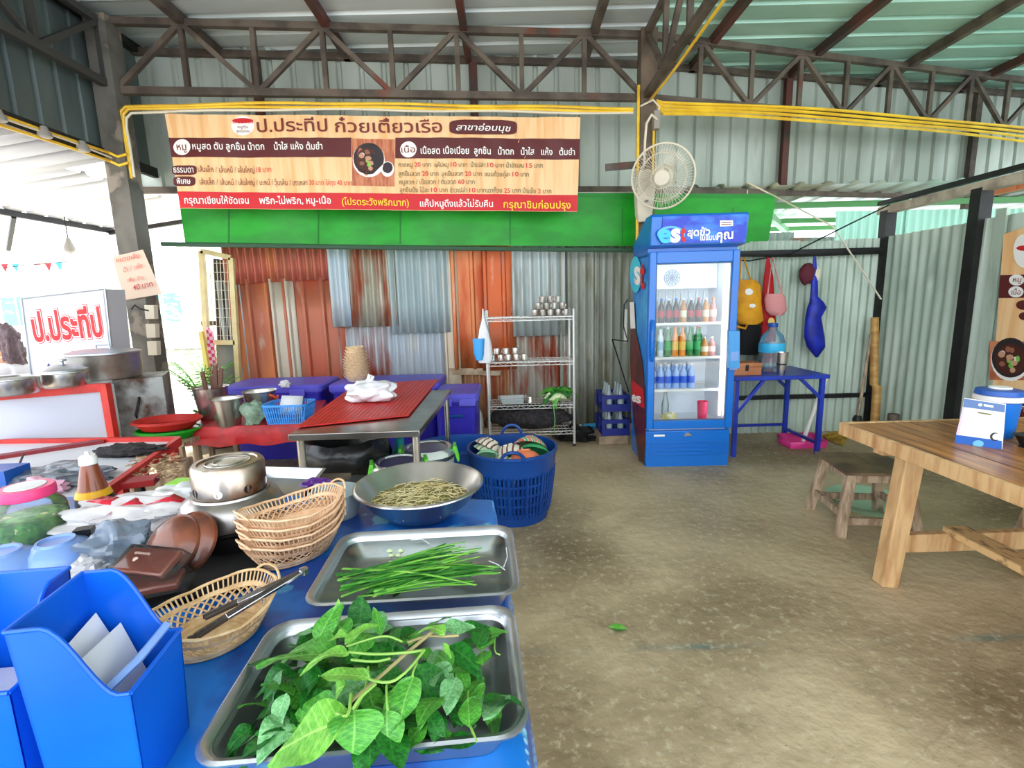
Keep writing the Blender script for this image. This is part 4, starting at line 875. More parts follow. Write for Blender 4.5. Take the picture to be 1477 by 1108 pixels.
# small blue basket
sb = T('plastic_basket', 'light blue slotted plastic basket with paper inside on the red table', 'basket', oz(420, 608, .586))
bw, bd, bh = .30, .2, .14; m_lb = M('light blue plastic', (66, 146, 226), .35, sss=.1)
PT(sb, 'basket_base', MB().box(-bw * .42, bw * .42, -bd * .4, bd * .4, 0, .006), m_lb)
PT(sb, 'basket_rim', MB().rings([rrect(bw, bd, .05, bh), rrect(bw + .03, bd + .03, .06, bh + .004), rrect(bw + .03, bd + .03, .06, bh - .012), rrect(bw, bd, .05, bh - .014)]), m_lb)
mb = MB(); r0 = rrect(bw * .84, bd * .8, .03, 0, 8); r1 = rrect(bw, bd, .05, bh, 8)
for a, c in zip(r0, r1): pass
N_ = 56
def perp(rr_, t): k = t * len(rr_); i = int(k) % len(rr_); f = k - int(k); return rr_[i] * (1 - f) + rr_[(i + 1) % len(rr_)] * f
def even(w_, d_, n, z):
    out = []; P_ = 2 * (w_ + d_)
    for i in range(n):
        s_ = i / n * P_
        if s_ < w_: out.append(Vector((-w_ / 2 + s_, -d_ / 2, z)))
        elif s_ < w_ + d_: out.append(Vector((w_ / 2, -d_ / 2 + s_ - w_, z)))
        elif s_ < 2 * w_ + d_: out.append(Vector((w_ / 2 - (s_ - w_ - d_), d_ / 2, z)))
        else: out.append(Vector((-w_ / 2, d_ / 2 - (s_ - 2 * w_ - d_), z)))
    return out
for a, c in zip(even(bw * .84, bd * .8, N_, 0), even(bw * .98, bd * .96, N_, bh)): mb.bar(a, c, .007, .004)
for f in (.3, .62): 
    e = even(bw * (.84 + .14 * f), bd * (.8 + .16 * f), N_, bh * f); mb.tube(e, .004, 4, closed=True)
PT(sb, 'basket_slats', mb, m_lb)
PT(sb, 'paper_sheet', MB().poly([(-.1, .02, .05), (.06, .04, .04), (.07, .08, .17), (-.08, .07, .18)]), m_filmw, sol=.002)

# ---- ice chests along the wall
def chest(x0, x1, y0, y1, z, la, over=.03, rz=0):
    t = T('ice_chest', la, 'ice chest', ((x0 + x1) / 2, (y0 + y1) / 2, 0), rz, 'violet ice chests along the tin wall')
    w_, d_ = x1 - x0, y1 - y0
    PT(t, 'chest_body', MB().rings([rrect(w_ * .92, d_ * .9, .04, 0), rrect(w_ * .97, d_ * .96, .05, z - .09), rrect(w_, d_, .05, z - .085), rrect(w_, d_, .05, z - .06)], True, True), m_purple)
    PT(t, 'lid', MB().rings([rrect(w_ + .02, d_ + .02, .05, z - .065), rrect(w_ + .03, d_ + .03, .06, z - .055), rrect(w_ + .03, d_ + .03, .06, z - .015), rrect(w_ - .0, d_, .05, z)], True, True), m_lilac)
    for sx in (-.28, .28): PT(t, 'latch', MB().box(sx * w_ - .07, sx * w_ + .07, -d_ / 2 - .035, -d_ / 2 - .012, z - .1, z - .035), m_lilac, bev=.008)
    PT(t, 'hand_grip', MB().box(-.06, .06, -d_ / 2 - .01, -d_ / 2 + .004, z - .2, z - .17), m_navy, bev=.006)
    return t
chest(-2.62, -1.72, 4.42, 4.95, .70, 'leftmost violet ice chest, behind the steel pails')
chest(-1.62, -.64, 4.38, 4.92, .70, 'middle violet ice chest carrying the stack of woven baskets')
chest(-.62, -.27, 3.98, 4.5, .66, 'small violet ice chest between steel table and wire rack')
ONE('baby_toy', 'small white and pink plastic toy on the left ice chest edge', 'toy', MB().blob((0, 0, .03), (.05, .03, .035), .3, 3, flat=-.03), m_filmw, (-2.02, 4.38, .69))
m_rt2 = M('bleached rattan', (238, 212, 174), .6, c2=(222, 188, 148), sc=30)
sbk = None; bl_o = oy(514, 548, 4.55)
for i in range(10):
    l = (bl_o.x, 4.58, .702 + i * .027); la = f'small round woven basket, {ords[i]} from the bottom of the stack on the ice chest'
    if sbk is None:
        mb = MB(); n = 48
        def rg(r, z, w_=0): return [Vector(((r + w_ * .006 * sin(8 * 2 * pi * j / n)) * cos(2 * pi * j / n), (r + w_ * .006 * sin(8 * 2 * pi * j / n)) * sin(2 * pi * j / n), z + w_ * .004 * sin(8 * 2 * pi * j / n))) for j in range(n)]
        sbk = ONE('woven_basket', la, 'basket', mb.rings([rg(.075, 0), rg(.1, .03), rg(.112, .045, 1), rg(.116, .05, 1), rg(.108, .05, 1), rg(.07, .01)], True, True), m_rt2, l, group='woven baskets stacked on the ice chest')
    else:
        k = 1 if i < 7 else 1 - (i - 6) * .07; dup(sbk, l, i * .3, la, scale=(k, k, 1))
o = ONE('upturned_basket', 'upturned small woven basket capping the stack on the ice chest', 'basket', MB().lathe([(.085, 0), (.07, .02), (.085, .045), (.08, .05), (.06, .03)], 32), m_rt2, (bl_o.x, 4.58, .975))

# ================================================================ RIGHT BACK CORNER
bt = T('blue_table', 'blue painted steel folding table beside the fridge', 'table', (2.35, 4.4, 0))
m_bt = M('blue table paint', (34, 60, 176), .35, c2=(28, 48, 150), sc=4)
PT(bt, 'tabletop', MB().rings([[Vector(p) for p in ((1.92, 4.12, z), (2.74, 4.12, z), (2.74, 4.72, z), (1.92, 4.72, z))] for z in (.68, .715)], True, True), m_bt, w=True, bev=.005)
for x in (1.96, 2.7):
    for y in (4.16, 4.68): PT(bt, 'leg', MB().bar((x, y, 0), (x, y, .69), .035), m_bt, w=True)
for y in (4.16, 4.68):
    PT(bt, 'brace', MB().bar((2.7, y, .5), (2.5, y, .69), .025), m_bt, w=True); PT(bt, 'brace', MB().bar((1.96, y, .38), (2.2, y, .69), .025), m_bt, w=True)
PT(bt, 'stretcher', MB().bar((2.7, 4.16, .1), (2.7, 4.68, .1), .025), m_bt, w=True); PT(bt, 'stretcher', MB().bar((1.96, 4.68, .14), (2.7, 4.68, .14), .025), m_bt, w=True)
wx = T('wooden_box', 'small varnished wooden box with dark clasp on the blue table', 'box', (2.06, 4.28, .716))
PT(wx, 'box_body', MB().box(-.13, .13, -.08, .08, 0, .07), M('varnished pine', (196, 128, 84), .45, c2=(176, 108, 68), sc=8), bev=.003); PT(wx, 'lid', MB().box(-.132, .132, -.082, .082, .072, .105), bpy.data.materials['varnished pine'], bev=.003); PT(wx, 'clasp', MB().box(-.012, .012, -.09, -.08, .04, .09), m_black)
wbt = T('water_bottle', 'large clear refill water bottle on the blue table', 'bottle', (2.4, 4.45, .716))
PT(wbt, 'bottle_body', MB().lathe([(.001, 0), (.1, 0), (.108, .02), (.108, .1), (.102, .12), (.108, .14), (.108, .25), (.09, .32), (.04, .37), (.035, .40)], 28), CLEAR('bluish clear plastic', (.86, .94, .97), .2, .05, .22, (190, 215, 225)))
PT(wbt, 'paper_label', MB().lathe([(.109, .17), (.11, .172), (.11, .25), (.109, .252)], 28), m_sky); PT(wbt, 'cap', MB().lathe([(.04, .395), (.042, .40), (.04, .43), (.001, .435)], 18), m_tubblue)
tb = T('steel_tumbler', 'tapered stainless tumbler in front of the water bottle', 'tumbler', (2.37, 4.22, .716))
PT(tb, 'tumbler_body', MB().lathe([(.001, 0), (.032, 0), (.034, .01), (.04, .09), (.045, .095), (.052, .19), (.049, .19), (.03, .02)], 24), m_steel); PT(tb, 'grip_band', MB().lathe([(.0405, .082), (.0415, .084), (.043, .094), (.042, .097)], 24), m_black)
# rail with hung things
one('hanging_rail', 'dark steel rail along the pale tin behind the blue table', 'rail', MB().tube([(1.88, 4.79, 1.79), (2.7, 4.8, 1.76), (3.62, 4.8, 1.77)], .014, 8), m_dark)
one('black_cable', 'thin black cable sagging along the rail and up to the corner post', 'cable', MB().tube([(1.9, 4.78, 1.76), (2.3, 4.77, 1.72), (2.7, 4.76, 1.78), (3.2, 4.76, 2.02), (3.6, 4.78, 2.2)], .007, 5), m_cable)
one('rope', 'pale rope running down from cladding to the corner post', 'rope', MB().tube([(2.62, 5.55, 2.6), (3.1, 4.8, 2.02), (3.58, 4.74, 1.33)], .008, 5), m_cream)
one('string', 'thin white string hanging from the cladding bottom rail', 'string', MB().tube([(2.72, 5.75, 2.56), (2.72, 5.75, 2.05)], .005, 5), m_cream)
PH = Plane((1.9, 4.73), (3.6, 4.73))
def cloth(nm, label, cat, outline, mat, off=0, th=.05, seed=0, parts=()):
    """a hung cloth thing from its outline rows [(y, x0, x1)]"""
    c = PH.px((outline[0][1] + outline[0][2]) / 2, outline[0][0], off); t = T(nm, label, cat, c); n = 14; rs = []
    for (y, x0, x1) in outline:
        a = PH.px(x0, y, off); b_ = PH.px(x1, y, off); m_ = (a + b_) / 2; hw = (b_ - a) / 2; r = []
        for k in range(n):
            t_ = 2 * pi * k / n; wv = 1 + .12 * noise.noise(Vector((k, y * .1, seed)))
            r.append(m_ + hw * cos(t_) + Vector((0, -th * sin(t_) * wv * min(1, hw.length * 12), 0)))
        rs.append(r)
    PT(t, 'cloth_body', MB().rings(rs, True, True), mat, w=True, ang=70); return t
m_yel = M('golden fabric', (232, 162, 24), .7, c2=(210, 140, 16), sc=8, bump=.3, bsc=14); m_redf = M('dark red fabric', (178, 16, 24), .7, bump=.3, bsc=14); m_pinkf = M('pink fabric', (222, 146, 146), .7, bump=.3, bsc=14); m_bluef = M('royal blue nylon', (22, 44, 176), .5, c2=(16, 30, 140), sc=10, bump=.4, bsc=12); m_blackf = M('black fabric', (16, 16, 20), .8)
yb = cloth('tote_bag', 'yellow tote bag with white print hanging beside the fridge', 'bag', [(404, 1062, 1088), (412, 1060, 1096), (440, 1060, 1097), (462, 1060, 1100), (468, 1066, 1092)], m_yel, .02, .05, 1)
for xs in (((1064, 410), (1066, 372), (1070, 372), (1080, 406)),): PT(yb, 'strap', MB().tube([PH.px(x, y, .04) for x, y in xs], .011, 6, flat=.5), m_yel, w=True)
PT(yb, 'strap', MB().tube([PH.px(x, y, .01) for x, y in ((1060, 470), (1074, 474), (1080, 462))], .012, 6), m_yel, w=True)
phf = Plane((1.9, 4.66), (3.6, 4.66)); disc(yb, 'print', phf, (1080, 421), 6, 5, m_whitep, .004, None, 2, 9); disc(yb, 'print', phf, (1085, 441), 5, 3, m_whitep, .004, None, 2, 9)
cloth('black_bag', 'black cloth bag hanging below the yellow tote', 'bag', [(455, 1070, 1098), (480, 1068, 1099), (512, 1066, 1096)], m_blackf, -.02, .04, 2)
ra = cloth('apron', 'long red apron with yellow print hanging behind the pink bag', 'apron', [(371, 1108, 1112), (400, 1104, 1118), (440, 1100, 1120), (470, 1100, 1122), (500, 1098, 1121), (524, 1096, 1118)], m_redf, -.03, .035, 3)
disc(ra, 'print', Plane((1.9, 4.69), (3.6, 4.69)), (1111, 464), 5, 6, M('pale gold print', (230, 200, 110), .6), .02, None, 2, 8)
pb = cloth('pink_bag', 'small pink cloth bag with a strap over the red apron', 'bag', [(424, 1102, 1127), (432, 1100, 1131), (448, 1102, 1132), (455, 1108, 1126)], m_pinkf, .03, .05, 4)
PT(pb, 'strap', MB().tube([PH.px(x, y, .05) for x, y in ((1103, 426), (1110, 372), (1124, 426))], .008, 6), m_pinkf, w=True)
cloth('folded_umbrella', 'crumpled royal blue nylon bag hanging from the rail', 'bag', [(370, 1171, 1175), (395, 1169, 1177), (428, 1167, 1178), (436, 1166, 1186), (444, 1163, 1190), (458, 1160, 1182), (485, 1158, 1187), (500, 1162, 1188), (515, 1174, 1178)], m_bluef, .02, .05, 5).name = 'nylon_bag'
cp_ = T('cap', 'maroon and cream cap hanging on the rail behind the blue bag', 'cap', PH.px(1164, 395, 0))
PT(cp_, 'crown', MB().blob((0, 0, 0), (.075, .05, .1), .1, 3), M('maroon cloth', (92, 28, 44), .8)); PT(cp_, 'brim', MB().blob((.08, -.0, -.01), (.05, .04, .08), .1, 5), m_cream)

# broom, poles, dustpan
one('bamboo_pole', 'thick bamboo pole leaning in the corner behind the wooden table', 'pole', MB().tube([(3.55, 4.62, .0), (3.545, 4.64, .5), (3.53, 4.66, .52), (3.52, 4.72, 1.16)], .04, 10, r2=.035), M('bamboo', (202, 156, 84), .45, c2=(170, 122, 60), sc=6, st=(1, 1, 3)))
one('thin_stick', 'thin brown stick leaning beside the bamboo pole', 'stick', MB().tube([(3.36, 4.6, .22), (3.5, 4.72, 1.0)], .014, 6), m_wood3)
br_ = T('broom', 'worn yellow straw broom head lying at the wall foot', 'broom', (3.3, 4.55, 0)); mb = MB()
for i in range(90):
    a = random.uniform(-.5, .5); mb.tube([(3.34, 4.58, .2), (3.3 - .12 * cos(a) - .0, 4.52 + .1 * a, .07 + .03 * random.random()), (3.16 - .12 * cos(a * 1.3) , 4.5 + .32 * a, .01 + .02 * random.random())], .005, 3)
PT(br_, 'bristles', mb, M('straw', (190, 156, 60), .8, c2=(150, 112, 40), sc=20), kind='stuff', w=True); PT(br_, 'binding', MB().lathe([(.03, 0), (.045, .03), (.03, .07)], 12, (3.345, 4.585, .16)), m_cable, w=True)
ONE('rubber_boot', 'dark brown post stub standing at the corner foot', 'post', MB().lathe([(.05, 0), (.045, .28), (.001, .28)], 10), m_frame, (3.56, 4.42, 0)).name = 'stub_post'
one('white_mop_stick', 'white plastic mop handle leaning on the blue table corner', 'mop', MB().tube([(2.72, 4.4, .05), (2.82, 4.3, .66)], .018, 8), m_whitep)
dp = T('dustpan', 'pink plastic dustpan on the floor under the blue table', 'dustpan', (2.72, 4.42, 0)); PT(dp, 'pan', MB().rings([[Vector((-.16, -.1, .005)), Vector((.16, -.1, .005)), Vector((.16, .1, .005)), Vector((-.16, .1, .005))], [Vector((-.17, -.12, .07)), Vector((.17, -.12, .07)), Vector((.17, .12, .09)), Vector((-.17, .12, .09))]], True, False), M('pink plastic', (226, 60, 140), .4), sol=.006)

# ================================================================ WOODEN TABLE, STOOL
tw_ = T('wooden_table', 'rustic plank dining table with splayed legs at right', 'table', (2.1, 1.7, 0))
X0, X1, Y0, Y1, TT = 1.70, 2.76, .35, 2.40, .75
np_ = 7; w_ = (X1 - X0) / np_
random.seed(4)
for i in range(np_):
    xa = X0 + i * w_; PT(tw_, 'plank', MB().box(xa + .002, xa + w_ - .002, Y0, Y1 + random.uniform(-.008, .008), TT - .03, TT + random.uniform(-.001, .001)), m_wood, w=True, bev=.002)
PT(tw_, 'edge_rail', MB().box(X0 - .02, X0, Y0, Y1 + .01, TT - .065, TT - .001), m_wood2, w=True, bev=.003, label='front edge rail'); PT(tw_, 'edge_rail', MB().box(X0 - .02, X1, Y1 + .01, Y1 + .03, TT - .065, TT), m_wood2, w=True, bev=.003)
for y in (2.18, .65):
    PT(tw_, 'leg', MB().bar((1.80, y, .0), (1.86, y, .70), .08, .07, (0, 1, 0), .09, .07), m_wood2, w=True, bev=.004); PT(tw_, 'leg', MB().bar((2.54, y + .0, .0), (2.46, y, .70), .08, .07, (0, 1, 0), .09, .07), m_wood2, w=True, bev=.004)
    PT(tw_, 'crossbar', MB().box(1.78, 2.48, y - .02, y + .02, .17, .26), m_wood2, w=True, bev=.004); PT(tw_, 'crossbar', MB().box(1.7, 2.66, y - .03, y + .03, .66, .72), m_wood2, w=True)
PT(tw_, 'long_stretcher', MB().bar((2.12, 2.2, .265), (2.12, .6, .265), .11, .035), M('splintered pale board', (222, 184, 128), .6, c2=(120, 84, 54), sc=14, st=(4, 1, 1), lo=.5, hi=.68), w=True, bev=.004)
def stool(loc, rz, la):
    t = T('stool', la, 'stool', loc, rz, 'rough wooden stools'); S = .17; H_ = .375
    PT(t, 'seat', MB().box(-.2, .01, -.2, .2, H_, H_ + .018).box(.015, .2, -.2, .2, H_, H_ + .016), m_seat, bev=.003)
    for sx in (-1, 1):
        for sy in (-1, 1): PT(t, 'leg', MB().bar((sx * .205, sy * .2, 0), (sx * .15, sy * .15, H_), .05, .042), m_wood3, bev=.003)
        PT(t, 'rung', MB().bar((sx * .19, -.18, .13), (sx * .19, .18, .13), .022, .04), m_wood3); PT(t, 'rail', MB().bar((sx * .155, -.16, .345), (sx * .155, .16, .345), .025, .045), m_wood3)
    for sy in (-1, 1): PT(t, 'rung', MB().bar((-.18, sy * .19, .1), (.18, sy * .19, .1), .022, .04), m_wood3); PT(t, 'rail', MB().bar((-.155, sy * .155, .345), (.155, sy * .155, .345), .025, .045), m_wood3)
stool((2.13, 2.82, 0), rad(-9), 'rough wooden stool with dark seat behind the table leg'); stool((2.98, 2.35, 0), rad(20), 'rough wooden stool beyond the far side of the table, cut by the picture edge')
ONE('green_basin', 'pale green enamel basin under the wooden table top', 'basin', MB().lathe([(.001, .0), (.16, .0), (.22, .06), (.24, .065), (.2, .05), (.15, .01)], 32), M('pale green enamel', (168, 206, 176), .4), (2.35, 3.05, .0))
# menu board and cooler on the table
ck = T('blue_cooler', 'round blue ice bucket with white rim on the wooden table', 'cooler', (2.17, 2.12, .751))
PT(ck, 'bucket_body', MB().lathe([(.001, 0), (.062, 0), (.066, .01), (.076, .17), (.001, .17)], 28), M('cooler blue', (24, 110, 200), .35)); PT(ck, 'rim', MB().lathe([(.078, .16), (.088, .165), (.088, .185), (.07, .19)], 28), m_whitep)
PT(ck, 'lid', MB().lathe([(.08, .187), (.085, .19), (.082, .21), (.045, .216), (.001, .214)], 28), m_tubblue); PT(ck, 'lid_insert', MB().lathe([(.04, .215), (.038, .222), (.001, .222)], 20), m_whitep)
sc_ = T('counter_card', 'upright white and blue payment card stand on the wooden table', 'sign', oz(1410, 652, .75))
PC = Plane(oz(1377, 645, .752)[:2], oz(1446, 655, .752)[:2], -.12); 
mb = MB(); cq = [(1376, 645), (1445, 655), (1451, 583), (1391, 574)]
f_ = [PC.px(x, y) for x, y in cq]; mb.rings([f_, [p - PC.n * .012 for p in f_]], True, True); PT(sc_, 'board', mb, m_whitep, w=True)
bkp = [f_[0] - PC.n * .11, f_[1] - PC.n * .11]; bkp = [Vector((p.x, p.y, .752)) for p in bkp]; PT(sc_, 'prop', MB().rings([[f_[3] - PC.n * .012, f_[2] - PC.n * .012], [bkp[0], bkp[1]]], close=False), m_ltblue, w=True, sol=.003)
cardp = lambda nm, q, m, off=.002: patch(sc_, nm, PC, q, m, off)
cardp('header_band', [(1391, 575), (1450, 584), (1449, 595), (1389, 587)], M('dusty blue print', (90, 120, 170), .5)); cardp('footer_band', [(1379, 627), (1445, 636), (1445, 654), (1376, 644)], M('deep blue print', (20, 90, 180), .5))
cardp('side_strip', [(1389, 587), (1392, 587), (1383, 628), (1379, 627)], M('lilac print', (214, 190, 220), .5))
disc(sc_, 'header_mark', PC, (1414, 584), 3, 2.2, m_whitep, .004); cardp('header_mark', [(1419, 583), (1433, 585), (1433, 588), (1419, 586)], m_whitep, .004); cardp('small_print', [(1410, 594), (1430, 597), (1430, 599), (1410, 596)], m_grnp, .004)
disc(sc_, 'round_mark', PC, (1435, 630), 7, 6, m_black, .003); disc(sc_, 'round_mark', PC, (1437, 630), 5.5, 4.5, m_whitep, .004); disc(sc_, 'round_mark', PC, (1411, 640), 8, 5, M('aqua mark', (110, 180, 220), .5), .004)
ONE('dark_tray', 'dark plastic tray behind the payment card at the picture edge', 'tray', MB().rings([rrect(.2, .16, .03, .05), rrect(.19, .15, .03, .045), rrect(.16, .12, .03, .005), rrect(.17, .13, .03, 0)], False, True), m_dark, (2.2, 1.92, .751), rad(10))
# menu on the right wall
XM = XR - .03; PM = Plane((XM, 4.0), (XM, 1.0))
mn = T('wall_menu', 'wood-patterned noodle menu fixed on the right tin wall', 'menu', PM.px(1460, 450))
patch(mn, 'vinyl_sheet', PM, [(1448, 338), (1560, 300), (1560, 720), (1429, 601)], m_tan, .003, 10, 6)
qv = lambda nm, ya, yb, m, off=.006, xs=0: patch(mn, nm, PM, [(1448 - (ya - 338) * .07 + xs, ya), (1560, ya - (450 - ya) * .05), (1560, yb - (450 - yb) * .05), (1448 - (yb - 338) * .07 + xs, yb)], m, off)
qv('maroon_band', 397, 430, m_maroon); qv('maroon_band', 572, 602, m_maroon)
dm = lambda c, rx, ry, m, off=.008, p=2: disc(mn, 'roundel', PM, c, rx, ry, m, off, None, p)
dm((1478, 362), 15, 24, m_whitep); disc(mn, 'roundel_hull', PM, (1480, 358), 12, 4, m_redp, .009); dm((1468, 404), 11, 8, m_whitep); dm((1467, 421), 11, 8, m_whitep); dm((1478, 440), 11, 7, m_maroon); dm((1480, 456), 9, 6, m_maroon)
write(mn, 'หมู', m_brownp, PM, (1463, 407), (1475, 407), 6, .012); write(mn, 'เนื้อ', m_brownp, PM, (1461, 425), (1474, 425), 6, .012)
dish(mn, PM, 1459, 516, 1.25, None, (1428, 492, 1530, 548), False)
write(mn, 'แก', m_whitep, PM, (1466, 594), (1480, 594), 8, .012)
ONE('fallen_leaf', 'single green leaf lying on the bare concrete floor', 'leaf', MB().grid(lambda u, v: Vector(((u - .5) * .08, (v - .5) * .05 * sin(pi * min(1, u + .05)), .004 + .006 * abs(v - .5) * 2 + .004 * sin(u * 3))), 8, 6), m_leafm, (.44, 1.9, 0), rad(-15))

# ================================================================ FOREGROUND TABLE
m_oil = M('blue patterned oilcloth', (26, 118, 204), .3, c2=(12, 68, 150), sc=5, lo=.42, hi=.55, c3=(90, 176, 206), sc3=9, lo3=.62, hi3=.68)
nt = m_oil.node_tree; N, L = nt.nodes, nt.links; tcx = N.new('ShaderNodeTexCoord'); vo = N.new('ShaderNodeTexVoronoi'); vo.inputs['Scale'].default_value = 55; vo.inputs['Randomness'].default_value = 0
L.new(tcx.outputs['Object'], vo.inputs['Vector']); r_ = N.new('ShaderNodeMath'); r_.operation = 'LESS_THAN'; r_.inputs[1].default_value = .3; L.new(vo.outputs[0], r_.inputs[0])
mx = N.new('ShaderNodeMix'); mx.data_type = 'RGBA'; b = N['Principled BSDF']; L.new(r_.outputs[0], mx.inputs[0]); L.new(b.inputs['Base Color'].links[0].from_socket, mx.inputs[6]); mx.inputs[7].default_value = lin((150, 200, 230)); L.new(mx.outputs[2], b.inputs['Base Color'])
ft = T('serving_table', 'long table under a blue patterned oilcloth with trays and baskets on it', 'table', (-.9, .95, 0))
fc_ = [Vector((-2.1, .30, .75)), Vector((.035, .30, .75)), Vector((-.07, 1.55, .75)), Vector((-.60, 1.62, .75)), Vector((-2.1, 1.72, .75))]
PT(ft, 'board', MB().rings([[p + Vector((0, 0, -.03)) for p in fc_], [p - Vector((0, 0, .003)) for p in fc_]], True, True), m_wood3, w=True)
for x, y in ((-2.0, .4), (-.05, .4), (-.14, 1.45), (-2.0, 1.6)): PT(ft, 'leg', MB().bar((x, y, 0), (x, y, .72), .045), m_frame, w=True)
per = []
for i in range(5):
    for k in range(24): per.append(fc_[i] * (1 - k / 24) + fc_[(i + 1) % 5] * (k / 24))
cc = Vector((-.9, .95, .75)); rs = []
for d_, dz in ((0, .002), (.008, -.006), (.018, -.06), (.024, -.16), (.03, -.24)):
    rs.append([p + Vector(((p - cc).x, (p - cc).y, 0)).normalized() * (d_ + (.014 * sin(i * .8) * min(1, -dz * 6))) + Vector((0, 0, dz)) for i, p in enumerate(per)])
PT(ft, 'oilcloth', MB().rings(rs[::-1], False, True), m_oil, w=True)

# trays
def tray(la, loc, rz, w_, d_, h_=.062):
    t = T('steel_tray', la, 'tray', loc, rz, 'steel vegetable trays'); R_ = .045
    rs = [rrect(w_, d_, R_, h_ - .004), rrect(w_ + .002, d_ + .002, R_, h_), rrect(w_ - .006, d_ - .006, R_, h_ + .003), rrect(w_ - .022, d_ - .022, R_ - .008, h_), rrect(w_ - .034, d_ - .034, R_ - .012, h_ - .01), rrect(w_ - .075, d_ - .075, R_ - .012, .012), rrect(w_ - .095, d_ - .095, R_ - .016, .003)]
    PT(t, 'pan', MB().rings(rs, False, True), m_tray, ang=50)
    PT(t, 'outer_shell', MB().rings([rrect(w_, d_, R_, h_ - .004), rrect(w_ - .03, d_ - .03, R_ - .01, h_ - .006), rrect(w_ - .075, d_ - .075, R_ - .012, .0)], False, True), m_tray)
    k = (.046 - .012) / (h_ - .022); q = .075 - (.075 - .034) * k
    PT(t, 'water', MB().poly(rrect(w_ - q, d_ - q, R_ - .012, .046)), m_water, label='still clear water'); return t
t1_ = tray('near steel tray of water holding basil sprigs', (-.22, .715, .753), rad(4), .455, .30)
t2_ = tray('far steel tray of water holding long green stalks', (-.215, 1.06, .753), rad(3), .44, .315)

# leaves
def leaf_mesh(seed, wid=.5, curl=.25, fold=.25):
    R_ = random.Random(seed); k1 = R_.uniform(.5, 1.3) * curl; k2 = R_.uniform(-1, 1) * .12; mb = MB()
    def fn(u, v):
        s = (v - .5) * 2; prof = (sin(pi * min(1, u ** .8)) ** .75) * (1 - .15 * u) if 0 < u < 1 else 0
        w_ = wid * .5 * prof
        z = -k1 * (u - .25) ** 2 * 1.2 + fold * abs(s) * w_ + .018 * sin(u * 40) * (1 - abs(s)) * abs(s) * 1.6 + .03 * sin(u * 9 + seed + s * 2) * abs(s)
        return Vector((u, s * w_ + k2 * u * u, z))
    mb.grid(fn, 14, 8); return mb.mesh('leaf', 80)
LM = [leaf_mesh(i, .52 if i % 2 else .42, .15 + .12 * (i % 3), .12 + .06 * (i % 3)) for i in range(6)]
def veined(m, c):
    nt = m.node_tree; N, L = nt.nodes, nt.links; tc = N.new('ShaderNodeTexCoord'); s = N.new('ShaderNodeSeparateXYZ'); L.new(tc.outputs['Object'], s.inputs[0])
    ab = N.new('ShaderNodeMath'); ab.operation = 'ABSOLUTE'; L.new(s.outputs[1], ab.inputs[0])
    dg = N.new('ShaderNodeMath'); dg.operation = 'MULTIPLY_ADD'; L.new(ab.outputs[0], dg.inputs[0]); dg.inputs[1].default_value = -1.1; L.new(s.outputs[0], dg.inputs[2])
    fr_ = N.new('ShaderNodeMath'); fr_.operation = 'PINGPONG'; L.new(dg.outputs[0], fr_.inputs[0]); fr_.inputs[1].default_value = .055
    lt_ = N.new('ShaderNodeMapRange'); L.new(fr_.outputs[0], lt_.inputs[0]); lt_.inputs[1].default_value = .0; lt_.inputs[2].default_value = .012; lt_.inputs[3].default_value = .45; lt_.inputs[4].default_value = 0
    md = N.new('ShaderNodeMapRange'); L.new(ab.outputs[0], md.inputs[0]); md.inputs[1].default_value = .004; md.inputs[2].default_value = .014; md.inputs[3].default_value = .7; md.inputs[4].default_value = 0
    mxm = N.new('ShaderNodeMath'); mxm.operation = 'MAXIMUM'; L.new(lt_.outputs[0], mxm.inputs[0]); L.new(md.outputs[0], mxm.inputs[1])
    b = N['Principled BSDF']; x = N.new('ShaderNodeMix'); x.data_type = 'RGBA'; L.new(mxm.outputs[0], x.inputs[0]); L.new(b.inputs['Base Color'].links[0].from_socket, x.inputs[6]); x.inputs[7].default_value = lin(c); L.new(x.outputs[2], b.inputs['Base Color'])
    b.inputs['Subsurface Weight'].default_value = .08; b.inputs['Subsurface Radius'].default_value = (.3, .5, .1)
for m, c in ((m_leafd, (60, 130, 50)), (m_leafm, (130, 190, 90)), (m_leafl, (180, 220, 120)), (m_leafb, (150, 190, 150))): veined(m, c)
bas = T('basil_bunch', 'loose bunch of leafy basil sprigs soaking in the near tray', 'herb', (-.22, .72, .76))
leafmats = {'d': m_leafd, 'm': m_leafm, 'l': m_leafl, 'b': m_leafb}
def put_leaf(p, q, wd, mk, k, roll=0, par=None):
    me = LM[k % 6]
    o = bpy.data.objects.new('leaf', me if mk == 'm0' else me); COL.objects.link(o); o.parent = par or bas
    d = q - p; ln = d.length; x = d.normalized(); y = Vector((0, 0, 1)).cross(x)
    y = y.normalized() if y.length > .05 else Vector((1, 0, 0)); z = x.cross(y)
    m_ = Matrix((x, y, z)).transposed() @ Matrix.Rotation(roll, 3, 'X')
    ws = wd / ((.52 if k % 2 else .42) * 1.0)
    o.matrix_local = Matrix.Translation(p - bas.location) @ m_.to_4x4() @ Matrix.Diagonal((ln, ws, (ln + ws) / 2, 1))
    if not me.materials: me.materials.append(m_leafm)
    o.material_slots[0].link = 'OBJECT'; o.material_slots[0].material = leafmats[mk]; return o
def cz(x, y, z): return oz(260 + x / 2.84, 730 + y / 2.84, z)
